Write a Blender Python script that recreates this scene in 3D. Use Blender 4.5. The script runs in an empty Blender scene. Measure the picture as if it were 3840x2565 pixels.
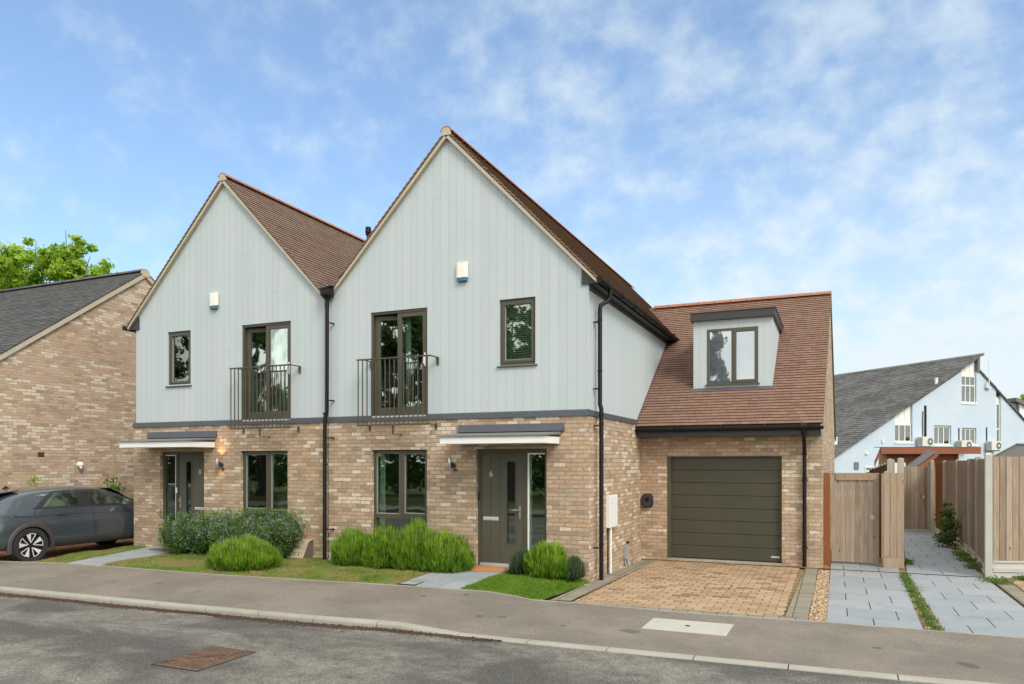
import bpy, bmesh, math, random
from mathutils import Vector, Matrix, noise as mn
import numpy as np
R = math.radians
scene = bpy.context.scene
col = scene.collection
rnd = random.Random(7)

# ------------------------------------------------------------------ camera
cam_d = bpy.data.cameras.new('camera')
cam = bpy.data.objects.new('camera', cam_d); col.objects.link(cam)
cam_d.sensor_width = 36.0
cam_d.lens = 36.0 * 2762.0 / 3840.0
cam_d.shift_y = 451.5 / 3840.0
cam_d.clip_end = 2000.0
cam.location = (3.89, -12.14, 1.96)
cam.rotation_euler = (R(90), 0, R(23.697))
scene.camera = cam
scene.render.resolution_x = 1024; scene.render.resolution_y = 684

# ------------------------------------------------------------------ sun, sky, exposure
SUN_ELEV = 42.0
SUN_AZ = 128.0            # clockwise from +Y
sd = Vector((math.sin(R(SUN_AZ))*math.cos(R(SUN_ELEV)), math.cos(R(SUN_AZ))*math.cos(R(SUN_ELEV)), math.sin(R(SUN_ELEV))))
sun_d = bpy.data.lights.new('sun', 'SUN'); sun = bpy.data.objects.new('sun', sun_d); col.objects.link(sun)
sun_d.energy = 1.5; sun_d.angle = R(20); sun_d.color = (1.0, 0.96, 0.91)
sun.rotation_euler = (-sd).to_track_quat('-Z', 'Y').to_euler()
sun.location = (20, -20, 30)

vs = scene.view_settings
vs.view_transform = 'Standard'; vs.look = 'None'; vs.gamma = 1.0; vs.use_curve_mapping = False
vs.exposure = 0.62

class NT:
    """small helper to write node trees"""
    def __init__(s, tree):
        s.t = tree; tree.nodes.clear()
    def n(s, typ, _o=0, **kw):
        nd = s.t.nodes.new(typ)
        for k, v in kw.items():
            if k[0] == 'i' and k[1:].isdigit():
                s.set(nd.inputs[int(k[1:])], v)
            elif hasattr(nd, k) and k not in ('Color', ):
                setattr(nd, k, v)
            else:
                s.set(nd.inputs[k.replace('_', ' ')], v)
        return nd
    def set(s, sock, v):
        if isinstance(v, bpy.types.Node): v = v.outputs[0]
        if isinstance(v, bpy.types.NodeSocket): s.t.links.new(v, sock)
        else:
            if hasattr(sock.default_value, '__len__'):
                if isinstance(v, (int, float)): v = (v,)*len(sock.default_value)
                if len(v) == 3 and len(sock.default_value) == 4: v = (*v, 1)
            sock.default_value = v
    def m(s, op, a, b=0.0, c=0.0, clamp=False):
        nd = s.n('ShaderNodeMath', operation=op, use_clamp=clamp)
        s.set(nd.inputs[0], a); s.set(nd.inputs[1], b); s.set(nd.inputs[2], c)
        return nd.outputs[0]
    def mix(s, f, a, b, mode='MIX'):
        nd = s.n('ShaderNodeMix', data_type='RGBA', blend_type=mode)
        s.set(nd.inputs['Factor'], f); s.set(nd.inputs[6], a); s.set(nd.inputs[7], b)
        return nd.outputs[2]
    def ramp(s, f, stops, interp='LINEAR'):
        nd = s.n('ShaderNodeValToRGB'); cr = nd.color_ramp; cr.interpolation = interp
        while len(cr.elements) > 1: cr.elements.remove(cr.elements[-1])
        for i, (p, c) in enumerate(stops):
            e = cr.elements[0] if i == 0 else cr.elements.new(p)
            e.position = p
            if isinstance(c, (int, float)): c = (c, c, c)
            e.color = (*c, 1)
        s.set(nd.inputs[0], f); return nd.outputs[0]
    def noise(s, vec, scale=5.0, detail=3.0, rough=0.55, dist=0.0, out=0):
        nd = s.n('ShaderNodeTexNoise'); s.set(nd.inputs['Vector'], vec)
        nd.inputs['Scale'].default_value = scale; nd.inputs['Detail'].default_value = detail
        nd.inputs['Roughness'].default_value = rough; nd.inputs['Distortion'].default_value = dist
        return nd.outputs[out]
    def sep(s, v):
        nd = s.n('ShaderNodeSeparateXYZ'); s.set(nd.inputs[0], v); return nd.outputs
    def comb(s, x=0.0, y=0.0, z=0.0):
        nd = s.n('ShaderNodeCombineXYZ'); s.set(nd.inputs[0], x); s.set(nd.inputs[1], y); s.set(nd.inputs[2], z); return nd.outputs[0]
    def white(s, vec, out=0):
        nd = s.n('ShaderNodeTexWhiteNoise', noise_dimensions='3D'); s.set(nd.inputs['Vector'], vec); return nd.outputs[out]
    def pos(s): return s.n('ShaderNodeNewGeometry').outputs['Position']
    def bump(s, h, strength=0.3, dist=0.01):
        nd = s.n('ShaderNodeBump'); s.set(nd.inputs['Height'], h)
        nd.inputs['Strength'].default_value = strength; nd.inputs['Distance'].default_value = dist
        return nd.outputs[0]
    def smooth(s, v, a, b):   # map range smoothstep
        nd = s.n('ShaderNodeMapRange', interpolation_type='SMOOTHSTEP'); s.set(nd.inputs[0], v)
        nd.inputs[1].default_value = a; nd.inputs[2].default_value = b
        return nd.outputs[0]

# world: physical sky with thin broken cirrus
DECK = 12.6
w = bpy.data.worlds.new('World'); scene.world = w; w.use_nodes = True
k = NT(w.node_tree)
sky = k.n('ShaderNodeTexSky', sky_type='NISHITA')
sky.sun_disc = False; sky.sun_elevation = R(SUN_ELEV); sky.sun_rotation = R(SUN_AZ)
sky.air_density = 1.0; sky.dust_density = 0.6; sky.ozone_density = 2.5
tc = k.n('ShaderNodeTexCoord').outputs['Generated']
sx, sy, sz = k.sep(tc)[:3]
zz = k.m('MAXIMUM', sz, 0.0)
den = k.m('ADD', zz, 0.62)
cx = k.m('DIVIDE', sx, den); cy = k.m('DIVIDE', sy, den)
# soft drifts that run obliquely over the sky
ca, sa = math.cos(R(-5)), math.sin(R(-5))
u = k.m('ADD', k.m('MULTIPLY', cx, ca), k.m('MULTIPLY', cy, sa))
v = k.m('SUBTRACT', k.m('MULTIPLY', cy, ca), k.m('MULTIPLY', cx, sa))
cv = k.comb(k.m('MULTIPLY', u, 1.25), k.m('MULTIPLY', v, 1.30), 0.0)
n1 = k.noise(cv, 13.0, 6.0, 0.55, 0.0)
n2 = k.noise(cv, 3.6, 3.0, 0.5, 0.1)
n3 = k.noise(cv, 34.0, 5.0, 0.62, 0.2)
# more veil toward the right (world +X) than the left, and a broad bright cloud deck behind the street
side = k.smooth(k.m('ADD', sx, k.m('MULTIPLY', sy, 0.15)), -0.80, 0.35)
cl = k.m('ADD', k.m('ADD', k.m('MULTIPLY', n1, 0.72), k.m('MULTIPLY', n2, 0.42)), k.m('MULTIPLY', n3, 0.16))
cl = k.m('ADD', cl, k.m('MULTIPLY', side, 0.15))
cover = k.smooth(cl, 0.60, 1.05)
hor = k.smooth(zz, 0.50, 0.0)
cover = k.m('ADD', k.m('ADD', k.m('MULTIPLY', cover, 0.56), 0.17), k.m('MULTIPLY', hor, k.m('ADD', k.m('MULTIPLY', side, 0.42), 0.26)), clamp=True)
deck = k.m('MAXIMUM', k.smooth(k.m('SUBTRACT', sy, k.m('MULTIPLY', sx, 0.45)), 0.10, -0.40), k.smooth(sz, 0.62, 0.92))
brk = k.smooth(k.noise(cv, 2.2, 5.0, 0.55), 0.36, 0.58)
dk = k.m('MULTIPLY', deck, k.m('ADD', 0.55, k.m('MULTIPLY', brk, 0.45)))
blue = k.mix(1.0, sky.outputs[0], (0.97, 1.30, 1.47), 'MULTIPLY')
skycol = k.mix(cover, blue, (5.35, 6.05, 6.5))
skycol = k.mix(dk, skycol, (DECK*1.0, DECK*0.99, DECK*0.93))
bg = k.n('ShaderNodeBackground', i0=skycol, i1=0.10)
k.t.links.new(bg.outputs[0], k.n('ShaderNodeOutputWorld').inputs[0])

# ------------------------------------------------------------------ objects: naming, parenting
def tag(o, label=None, cat=None, group=None, kind=None):
    if label: o['label'] = label
    if cat: o['category'] = cat
    if group: o['group'] = group
    if kind: o['kind'] = kind
    return o
def empty(name, loc, label, cat, group=None):
    o = bpy.data.objects.new(name, None); o.empty_display_size = 0.2
    o.location = loc; col.objects.link(o); tag(o, label, cat, group); return o
def base_of(o):
    p = Vector((0, 0, 0))
    while o is not None: p += o.location; o = o.parent
    return p
class MB:
    """collects faces in world coordinates; build() links them as one mesh object"""
    def __init__(s, xf=None): s.v = []; s.f = []; s.mi = []; s.r = []; s.cur = 0; s.xf = xf
    def face(s, pts, r=None):
        if s.xf is not None: pts = [s.xf @ Vector(p) for p in pts]
        i = len(s.v); s.v += [tuple(p) for p in pts]; s.f.append(tuple(range(i, i+len(pts))))
        s.mi.append(s.cur); s.r.append(rnd.random() if r is None else r)
    def mesh(s, V, F, r=None):
        if s.xf is not None: V = [s.xf @ Vector(p) for p in V]
        i = len(s.v); s.v += [tuple(p) for p in V]
        rr = rnd.random() if r is None else r
        for f in F: s.f.append(tuple(i+a for a in f)); s.mi.append(s.cur); s.r.append(rr)
    def box(s, x0, x1, y0, y1, z0, z1, r=None, rot=None, skip=''):
        V = [(x, y, z) for z in (z0, z1) for y in (y0, y1) for x in (x0, x1)]
        if rot: V = [rot @ Vector(p) for p in V]
        F = {'b': (0, 2, 3, 1), 't': (4, 5, 7, 6), 'f': (0, 1, 5, 4), 'k': (2, 6, 7, 3), 'l': (0, 4, 6, 2), 'r': (1, 3, 7, 5)}
        s.mesh(V, [f for q_, f in F.items() if q_ not in skip], r)
        return s
    def prism(s, poly, d, r=None):
        """poly: list of 3d points (planar), d: extrusion vector"""
        n = len(poly); P = [Vector(p) for p in poly]; Q = [p + Vector(d) for p in P]
        F = [tuple(range(n))[::-1], tuple(range(n, 2*n))]
        F += [(i, (i+1) % n, n+(i+1) % n, n+i) for i in range(n)]
        s.mesh(P+Q, F, r); return s
    def tube(s, path, rad, seg=10, r=None, cap=True, half=False):
        P = [Vector(p) for p in path]; rads = rad if isinstance(rad, (list, tuple)) else [rad]*len(P)
        V = []; F = []; n = seg; side = None
        for i, p in enumerate(P):
            if i == 0: d = P[1]-p
            elif i == len(P)-1: d = p-P[i-1]
            else: d = ((P[i+1]-p).normalized()+(p-P[i-1]).normalized())
            d.normalize()
            a = Vector((0, 0, 1)) if abs(d.z) < 0.9 else Vector((1, 0, 0))
            if side is None: side = d.cross(a).normalized()
            else:
                side = (side - d*side.dot(d)).normalized()
            up = side.cross(d)
            for j in range(n):
                t = 2*math.pi*j/n
                V.append(p + (side*math.cos(t)+up*math.sin(t))*rads[i])
        for i in range(len(P)-1):
            for j in range(n):
                F.append((i*n+j, i*n+(j+1) % n, (i+1)*n+(j+1) % n, (i+1)*n+j))
        if cap: F += [tuple(range(n))[::-1], tuple(range((len(P)-1)*n, len(P)*n))]
        s.mesh(V, F, r); return s
    def lathe(s, prof, c, seg=20, axis='Z', r=None, caps=True):
        V = []; F = []; c = Vector(c); n = seg
        for (rr, h) in prof:
            for j in range(n):
                t = 2*math.pi*j/n; a, b = rr*math.cos(t), rr*math.sin(t)
                V.append(c + (Vector((a, b, h)) if axis == 'Z' else Vector((h, a, b)) if axis == 'X' else Vector((a, h, b))))
        for i in range(len(prof)-1):
            for j in range(n):
                F.append((i*n+j, i*n+(j+1) % n, (i+1)*n+(j+1) % n, (i+1)*n+j))
        if caps: F += [tuple(range(n))[::-1], tuple(range((len(prof)-1)*n, len(prof)*n))]
        s.mesh(V, F, r); return s
    def build(s, name, mat, parent=None, label=None, cat=None, group=None, kind=None, smooth=False, bevel=0.0, base=None):
        me = bpy.data.meshes.new(name)
        org = base_of(parent) if parent is not None else (Vector(base) if base is not None else None)
        V = np.array(s.v, dtype=np.float64).reshape(-1, 3)
        if org is None:
            org = Vector((float((V[:, 0].min()+V[:, 0].max())/2), float((V[:, 1].min()+V[:, 1].max())/2), float(V[:, 2].min())))
        V = V - np.array(org)
        me.from_pydata(V.tolist(), [], s.f)
        mats = mat if isinstance(mat, (list, tuple)) else [mat]
        for m_ in mats: me.materials.append(m_)
        if len(mats) > 1: me.polygons.foreach_set('material_index', s.mi)
        at = me.attributes.new('rnd', 'FLOAT', 'FACE'); at.data.foreach_set('value', s.r)
        if smooth: me.polygons.foreach_set('use_smooth', [True]*len(me.polygons))
        me.update()
        o = bpy.data.objects.new(name, me); col.objects.link(o)
        if parent is not None: o.parent = parent
        else: o.location = org
        tag(o, label, cat, group, kind)
        if bevel:
            b = o.modifiers.new('bevel', 'BEVEL'); b.width = bevel; b.segments = 2; b.limit_method = 'ANGLE'
        if smooth and not bevel:
            fix = bmesh.new(); fix.from_mesh(me); bmesh.ops.remove_doubles(fix, verts=fix.verts, dist=1e-5)
            bmesh.ops.recalc_face_normals(fix, faces=fix.faces); fix.to_mesh(me); fix.free()
            me.set_sharp_from_angle(angle=R(42))
        elif not smooth and len(s.f) < 4000:
            fix = bmesh.new(); fix.from_mesh(me); bmesh.ops.remove_doubles(fix, verts=fix.verts, dist=1e-5)
            bmesh.ops.recalc_face_normals(fix, faces=fix.faces); fix.to_mesh(me); fix.free()
        return o
def cutmb(s):
    """close the piece collected so far; build_each() then makes every piece an object of its own"""
    if not hasattr(s, 'done'): s.done = []
    if s.f: s.done.append((s.v, s.f, s.mi, s.r))
    s.v, s.f, s.mi, s.r = [], [], [], []
def build_each(s, name, mat, parent, **kw):
    cutmb(s); out = []
    for (v, f, mi, r) in s.done:
        q_ = MB(); q_.v, q_.f, q_.mi, q_.r = v, f, mi, r; out.append(q_.build(name, mat, parent, **kw))
    s.done = []; return out
MB.cut = cutmb; MB.build_each = build_each
def copy_tree(o, parent=None):
    c = o.copy(); col.objects.link(c); c.parent = parent
    for ch in list(o.children): copy_tree(ch, c)
    return c
# ------------------------------------------------------------------ materials
def new_mat(name):
    m_ = bpy.data.materials.new(name); m_.use_nodes = True
    return m_, NT(m_.node_tree)
def finish(k, base, rough=0.6, normal=None, metal=0.0, spec=0.5, **kw):
    p = k.n('ShaderNodeBsdfPrincipled')
    k.set(p.inputs['Base Color'], base); k.set(p.inputs['Roughness'], rough)
    k.set(p.inputs['Metallic'], metal); k.set(p.inputs['Specular IOR Level'], spec)
    if normal is not None: k.set(p.inputs['Normal'], normal)
    for a, b in kw.items(): k.set(p.inputs[a.replace('_', ' ')], b)
    o = k.n('ShaderNodeOutputMaterial'); k.t.links.new(p.outputs[0], o.inputs[0]); return p
def plain(name, c, rough=0.5, metal=0.0, var=0.06, bump=0.0, scale=30.0, spec=0.5, coat=0.0):
    m_, k = new_mat(name); P = k.pos()
    n = k.noise(P, 1.7, 5, 0.6); n2 = k.noise(P, scale, 3, 0.6)
    f = k.m('ADD', k.m('MULTIPLY', k.m('SUBTRACT', n, 0.5), var*2.2), k.m('MULTIPLY', k.m('SUBTRACT', n2, 0.5), var*1.2))
    fac = k.m('ADD', f, 1.0)
    c4 = k.n('ShaderNodeVectorMath', operation='SCALE'); c4.inputs[0].default_value = c; k.set(c4.inputs['Scale'], fac)
    nb = k.bump(n2, bump, 0.004) if bump else None
    finish(k, c4.outputs[0], k.m('ADD', rough, k.m('MULTIPLY', k.m('SUBTRACT', n, 0.5), 0.15)), nb, metal, spec, Coat_Weight=coat)
    return m_
M = {}
M['olive'] = plain('olive_grey_frame_paint', (0.072, 0.064, 0.042), 0.42, var=0.05)
M['door'] = plain('olive_grey_door_paint', (0.078, 0.073, 0.050), 0.45, var=0.06, bump=0.15, scale=220)
M['black'] = plain('black_pipe_plastic', (0.010, 0.008, 0.007), 0.5, spec=0.25)
M['spacer'] = plain('pale_glazing_spacer', (0.30, 0.32, 0.29), 0.5)
M['flower_dry'] = plain('grey_violet_flower_spike', (0.20, 0.17, 0.14), 0.9, var=0.3)
M['black_matt'] = plain('black_matt_plastic', (0.012, 0.012, 0.013), 0.55)
M['dark_fascia'] = plain('dark_grey_fascia', (0.034, 0.034, 0.036), 0.5)
M['white'] = plain('white_plastic', (0.74, 0.74, 0.71), 0.4, var=0.04)
M['white_paint'] = plain('white_paint', (0.78, 0.77, 0.74), 0.5, var=0.05)
M['cream_box'] = plain('cream_alarm_box', (0.80, 0.77, 0.66), 0.4, var=0.03)
M['blue_box'] = plain('blue_alarm_base', (0.03, 0.13, 0.24), 0.35)
M['lead'] = plain('lead_sheet', (0.082, 0.088, 0.100), 0.5, var=0.22, bump=0.25, scale=14, metal=0.15)
M['steel'] = plain('brushed_steel', (0.55, 0.54, 0.52), 0.3, metal=0.9)
M['alu'] = plain('aluminium_strip', (0.62, 0.63, 0.64), 0.38, metal=0.5)
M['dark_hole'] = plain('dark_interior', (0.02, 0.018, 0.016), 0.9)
M['verge'] = plain('verge_mortar', (0.46, 0.40, 0.29), 0.9, var=0.22, bump=0.5, scale=60)
M['curtain'] = plain('grey_green_curtain', (0.58, 0.68, 0.60), 0.85, var=0.08)
M['blind'] = plain('pale_window_blind', (0.68, 0.68, 0.74), 0.8)
M['shutter'] = plain('sage_shutter', (0.32, 0.38, 0.33), 0.6)
M['slat'] = plain('pale_blind_slat', (0.50, 0.56, 0.44), 0.5)
M['room_wall'] = plain('room_wall', (0.22, 0.21, 0.19), 0.9)
M['ridge_tile'] = plain('terracotta_ridge_tile', (0.33, 0.135, 0.075), 0.7, var=0.2, bump=0.3, scale=25)
M['concrete'] = plain('pale_concrete', (0.315, 0.295, 0.240), 0.85, var=0.32, bump=0.35, scale=70)
M['concrete_post'] = plain('concrete_post', (0.46, 0.46, 0.41), 0.85, var=0.14, bump=0.3, scale=50)
M['cover'] = plain('pale_concrete_cover', (0.43, 0.41, 0.345), 0.85, var=0.15, bump=0.4, scale=50)
M['mat_coir'] = plain('orange_coir', (0.47, 0.20, 0.065), 0.95, var=0.12, bump=0.6, scale=300)
M['brown_mat'] = plain('brown_mat', (0.16, 0.10, 0.07), 0.95, var=0.15, bump=0.5, scale=200)
M['soil'] = plain('soil', (0.060, 0.042, 0.028), 0.95, var=0.35, bump=0.8, scale=35)
M['grey_pipe'] = plain('grey_conduit', (0.28, 0.31, 0.34), 0.45)
M['beige_box'] = plain('beige_meter_cover', (0.44, 0.35, 0.25), 0.6, var=0.08)
M['beige_dark'] = plain('brown_meter_body', (0.13, 0.11, 0.085), 0.7, var=0.2)
M['letters'] = plain('dark_lettering', (0.05, 0.035, 0.02), 0.7)
M['number'] = plain('brushed_number', (0.55, 0.54, 0.45), 0.35, metal=0.4)
M['tyre'] = plain('tyre_rubber', (0.022, 0.022, 0.023), 0.75, var=0.1)
M['car_trim'] = plain('car_black_trim', (0.02, 0.021, 0.023), 0.45)
M['car_clad'] = plain('car_grey_arch', (0.05, 0.045, 0.046), 0.5)
M['rim_dark'] = plain('rim_black', (0.015, 0.015, 0.017), 0.3)
M['rim_silver'] = plain('rim_machined', (0.70, 0.69, 0.67), 0.35, metal=0.15)
M['red_lamp'] = plain('tail_lamp_red', (0.12, 0.01, 0.01), 0.15)
M['seat'] = plain('seat_fabric', (0.05, 0.05, 0.055), 0.85)
M['headliner'] = plain('pale_headliner', (0.30, 0.31, 0.30), 0.85)
M['timber_red'] = plain('red_brown_timber', (0.24, 0.075, 0.035), 0.7, var=0.25, bump=0.3, scale=18)
M['timber_tan'] = plain('tan_timber', (0.42, 0.22, 0.09), 0.75, var=0.2)
M['felt'] = plain('roof_felt', (0.16, 0.16, 0.15), 0.9, var=0.15)
M['ac'] = plain('ac_unit_white', (0.60, 0.59, 0.52), 0.5)
M['ac_dark'] = plain('ac_grille', (0.15, 0.15, 0.15), 0.6)
M['render'] = plain('white_render', (0.75, 0.76, 0.75), 0.8, var=0.05)
M['bark'] = plain('bark', (0.09, 0.065, 0.045), 0.95, var=0.3, bump=0.8, scale=25)

def car_paint():
    m_, k = new_mat('dark_blue_grey_car_paint')
    fl = k.noise(k.pos(), 900, 1, 0.5)
    c = k.mix(k.m('MULTIPLY', fl, 0.35), (0.060, 0.074, 0.090), (0.105, 0.122, 0.142))
    finish(k, c, 0.30, None, 0.45, 0.5, Coat_Weight=1.0, Coat_Roughness=0.04); return m_
M['car'] = car_paint()

def glass(name, tint=(0.55, 0.62, 0.58), refl=0.16, ior=1.5):
    m_, k = new_mat(name)
    wob = k.bump(k.noise(k.pos(), 1.3, 2, 0.5), 0.05, 0.05)
    fr = k.n('ShaderNodeFresnel', i0=ior)
    k.set(fr.inputs['Normal'], wob)
    f = k.m('ADD', k.m('MULTIPLY', fr.outputs[0], 1.0-refl), refl, clamp=True)
    g = k.n('ShaderNodeBsdfGlossy', Roughness=0.015); k.set(g.inputs['Normal'], wob); k.set(g.inputs['Color'], (0.95, 1.0, 0.97))
    t = k.n('ShaderNodeBsdfTransparent', i0=tint)
    mx = k.n('ShaderNodeMixShader'); k.set(mx.inputs[0], f)
    k.t.links.new(t.outputs[0], mx.inputs[1]); k.t.links.new(g.outputs[0], mx.inputs[2])
    o = k.n('ShaderNodeOutputMaterial'); k.t.links.new(mx.outputs[0], o.inputs[0]); return m_
M['glass'] = glass('window_glass', (0.82, 0.90, 0.84), 0.13)
M['glass_clear'] = glass('dormer_glass', (0.92, 0.92, 0.95), 0.20)
M['glass_bright'] = glass('upper_window_glass', (0.80, 0.88, 0.83), 0.20)
M['glass_car'] = glass('car_glass', (0.42, 0.50, 0.45), 0.05)

def brick(name, ramp_stops, white_amt=0.5, wobble=0.0035, row=0.075, wid=0.225, mortar=(0.38, 0.30, 0.20), mw=0.0058, top_clean=None):
    m_, k = new_mat(name); P = k.pos(); px, py, pz = k.sep(P)[:3]
    nx = k.m('ABSOLUTE', k.sep(k.n('ShaderNodeNewGeometry').outputs['True Normal'])[0])
    isx = k.m('GREATER_THAN', nx, 0.5)
    u = k.m('ADD', k.m('MULTIPLY', px, k.m('SUBTRACT', 1.0, isx)), k.m('MULTIPLY', py, isx))
    u = k.m('ADD', u, 300.0); vv = k.m('ADD', pz, 30.0-0.005)
    wn = k.n('ShaderNodeTexNoise'); k.set(wn.inputs['Vector'], P); wn.inputs['Scale'].default_value = 17; wn.inputs['Detail'].default_value = 3
    wc = k.sep(wn.outputs['Color'])
    vv2 = k.m('ADD', vv, k.m('MULTIPLY', k.m('SUBTRACT', wc[0], 0.5), wobble*2.2))
    rowf = k.m('DIVIDE', vv2, row); rid = k.m('FLOOR', rowf); rf = k.m('SUBTRACT', rowf, rid)
    shift = k.m('MULTIPLY', k.m('MODULO', rid, 2.0), 0.5)
    rr = k.white(k.comb(rid, 3.3, 0.0))
    uf = k.m('ADD', k.m('ADD', k.m('DIVIDE', k.m('ADD', u, k.m('MULTIPLY', k.m('SUBTRACT', wc[1], 0.5), wobble*3)), wid), shift), k.m('MULTIPLY', rr, 0.12))
    cid = k.m('FLOOR', uf); cf = k.m('SUBTRACT', uf, cid)
    dv = k.m('MULTIPLY', k.m('MINIMUM', rf, k.m('SUBTRACT', 1.0, rf)), row)
    du = k.m('MULTIPLY', k.m('MINIMUM', cf, k.m('SUBTRACT', 1.0, cf)), wid)
    d = k.m('MINIMUM', dv, du)
    d = k.m('ADD', d, k.m('MULTIPLY', k.m('SUBTRACT', k.noise(P, 60, 3, 0.6), 0.5), 0.005))
    mask = k.smooth(d, mw-0.0022, mw+0.0022)     # 1 on brick
    idv = k.comb(cid, rid, isx)
    r1 = k.white(idv); r2 = k.sep(k.n('ShaderNodeTexWhiteNoise', noise_dimensions='3D', i0=idv).outputs['Color'])
    # pale bricks come in drifts
    drift = k.noise(k.comb(u, k.m('MULTIPLY', vv, 2.6), isx), 0.62, 3, 0.55)
    thr = k.m('ADD', 1.0-0.12*white_amt, k.m('MULTIPLY', k.m('SUBTRACT', 0.5, drift), 1.15*white_amt))
    pale = k.smooth(k.m('SUBTRACT', r2[1], thr), -0.02, 0.05)
    base = k.ramp(r1, ramp_stops)
    big = k.noise(P, 0.45, 2, 0.5)
    base = k.mix(k.m('MULTIPLY', k.smooth(big, 0.40, 0.70), 0.22), base, (0.38, 0.215, 0.115))
    # smears of lime on part of a brick
    sm = k.noise(P, 26, 4, 0.65)
    palem = k.m('MULTIPLY', pale, k.smooth(sm, 0.30, 0.46))
    speck = k.m('MULTIPLY', k.smooth(k.noise(P, 42, 4, 0.7), 0.60, 0.70), k.m('ADD', 0.12, k.m('MULTIPLY', pale, 0.3)))
    c = k.mix(k.m('MAXIMUM', palem, speck), base, (0.62, 0.53, 0.41))
    fine = k.noise(P, 85, 4, 0.7)
    mott = k.noise(P, 15, 4, 0.65)
    c = k.mix(1.0, c, k.ramp(mott, [(0.28, (0.74, 0.75, 0.80)), (0.5, (1, 1, 1)), (0.72, (1.14, 1.12, 1.08))]), 'MULTIPLY')
    c = k.mix(1.0, c, k.ramp(fine, [(0.25, 0.78), (0.75, 1.18)]), 'MULTIPLY')
    mc = k.mix(k.noise(P, 5, 3, 0.6), (mortar[0]*0.75, mortar[1]*0.75, mortar[2]*0.75), (mortar[0]*1.15, mortar[1]*1.12, mortar[2]*1.1))
    c = k.mix(mask, mc, c)
    h = k.m('ADD', k.m('MULTIPLY', mask, 1.0), k.m('MULTIPLY', fine, 0.35))
    h = k.m('ADD', h, k.m('MULTIPLY', r2[0], 0.35))
    finish(k, c, 0.9, k.bump(h, 0.75, 0.006), spec=0.25); return m_
M['brick'] = brick('tan_stock_brick', [(0.0, (0.35, 0.250, 0.168)), (0.12, (0.31, 0.240, 0.172)), (0.24, (0.43, 0.305, 0.202)), (0.42, (0.50, 0.365, 0.243)), (0.58, (0.45, 0.310, 0.208)), (0.72, (0.41, 0.325, 0.233)), (0.86, (0.54, 0.428, 0.304)), (1.0, (0.39, 0.285, 0.202))], 1.1, mortar=(0.315, 0.240, 0.165))
M['brick_n'] = brick('pale_stock_brick', [(0.0, (0.34, 0.238, 0.165)), (0.2, (0.43, 0.305, 0.207)), (0.45, (0.49, 0.352, 0.240)), (0.7, (0.50, 0.352, 0.246)), (0.85, (0.50, 0.412, 0.310)), (1.0, (0.38, 0.290, 0.212))], 1.9, mortar=(0.39, 0.315, 0.235))

def cladding():
    m_, k = new_mat('pale_grey_green_board_cladding'); P = k.pos(); px, py, pz = k.sep(P)[:3]
    nx = k.m('ABSOLUTE', k.sep(k.n('ShaderNodeNewGeometry').outputs['True Normal'])[0])
    isx = k.m('GREATER_THAN', nx, 0.5)
    u = k.m('ADD', k.m('ADD', k.m('MULTIPLY', px, k.m('SUBTRACT', 1.0, isx)), k.m('MULTIPLY', py, isx)), 40.03)
    W = 0.168
    uf = k.m('DIVIDE', u, W); bid = k.m('FLOOR', uf); fr = k.m('SUBTRACT', uf, bid)
    du = k.m('MULTIPLY', k.m('MINIMUM', fr, k.m('SUBTRACT', 1.0, fr)), W)
    gv = k.m('SUBTRACT', 1.0, k.smooth(du, 0.0015, 0.0050))
    r = k.sep(k.n('ShaderNodeTexWhiteNoise', noise_dimensions='3D', i0=k.comb(bid, isx, 1.0)).outputs['Color'])
    zj = k.m('ADD', 3.2, k.m('MULTIPLY', r[0], 4.4))
    hj = k.m('SUBTRACT', 1.0, k.smooth(k.m('ABSOLUTE', k.m('SUBTRACT', pz, zj)), 0.002, 0.005))
    hj = k.m('MULTIPLY', hj, k.m('GREATER_THAN', r[1], 0.35))
    line = k.m('MAXIMUM', gv, k.m('MULTIPLY', hj, 0.8))
    tone = k.m('ADD', 0.965, k.m('MULTIPLY', r[2], 0.05))
    streak = k.noise(k.comb(k.m('MULTIPLY', u, 9.0), isx, k.m('MULTIPLY', pz, 0.55)), 1.0, 5, 0.65)
    cl = k.noise(P, 0.9, 3, 0.5)
    base = k.mix(k.smooth(cl, 0.35, 0.68), (0.470, 0.530, 0.525), (0.495, 0.525, 0.535))
    base = k.mix(k.m('MULTIPLY', k.smooth(streak, 0.52, 0.80), 0.20), base, (0.40, 0.44, 0.40))
    base = k.mix(1.0, base, k.comb(tone, tone, tone), 'MULTIPLY')
    # grooves and butt joints mixed darker, by an amount random per board
    fac = k.m('MULTIPLY', line, k.m('ADD', 0.24, k.m('MULTIPLY', r[1], 0.30)))
    c = k.mix(fac, base, (0.17, 0.21, 0.19))
    h = k.m('ADD', k.m('SUBTRACT', 1.0, line), k.m('MULTIPLY', k.noise(k.comb(k.m('MULTIPLY', u, 60.0), isx, k.m('MULTIPLY', pz, 4.0)), 1.0, 3, 0.6), 0.05))
    finish(k, c, 0.62, k.bump(h, 0.35, 0.004), spec=0.3); return m_
M['clad'] = cladding()

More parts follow.
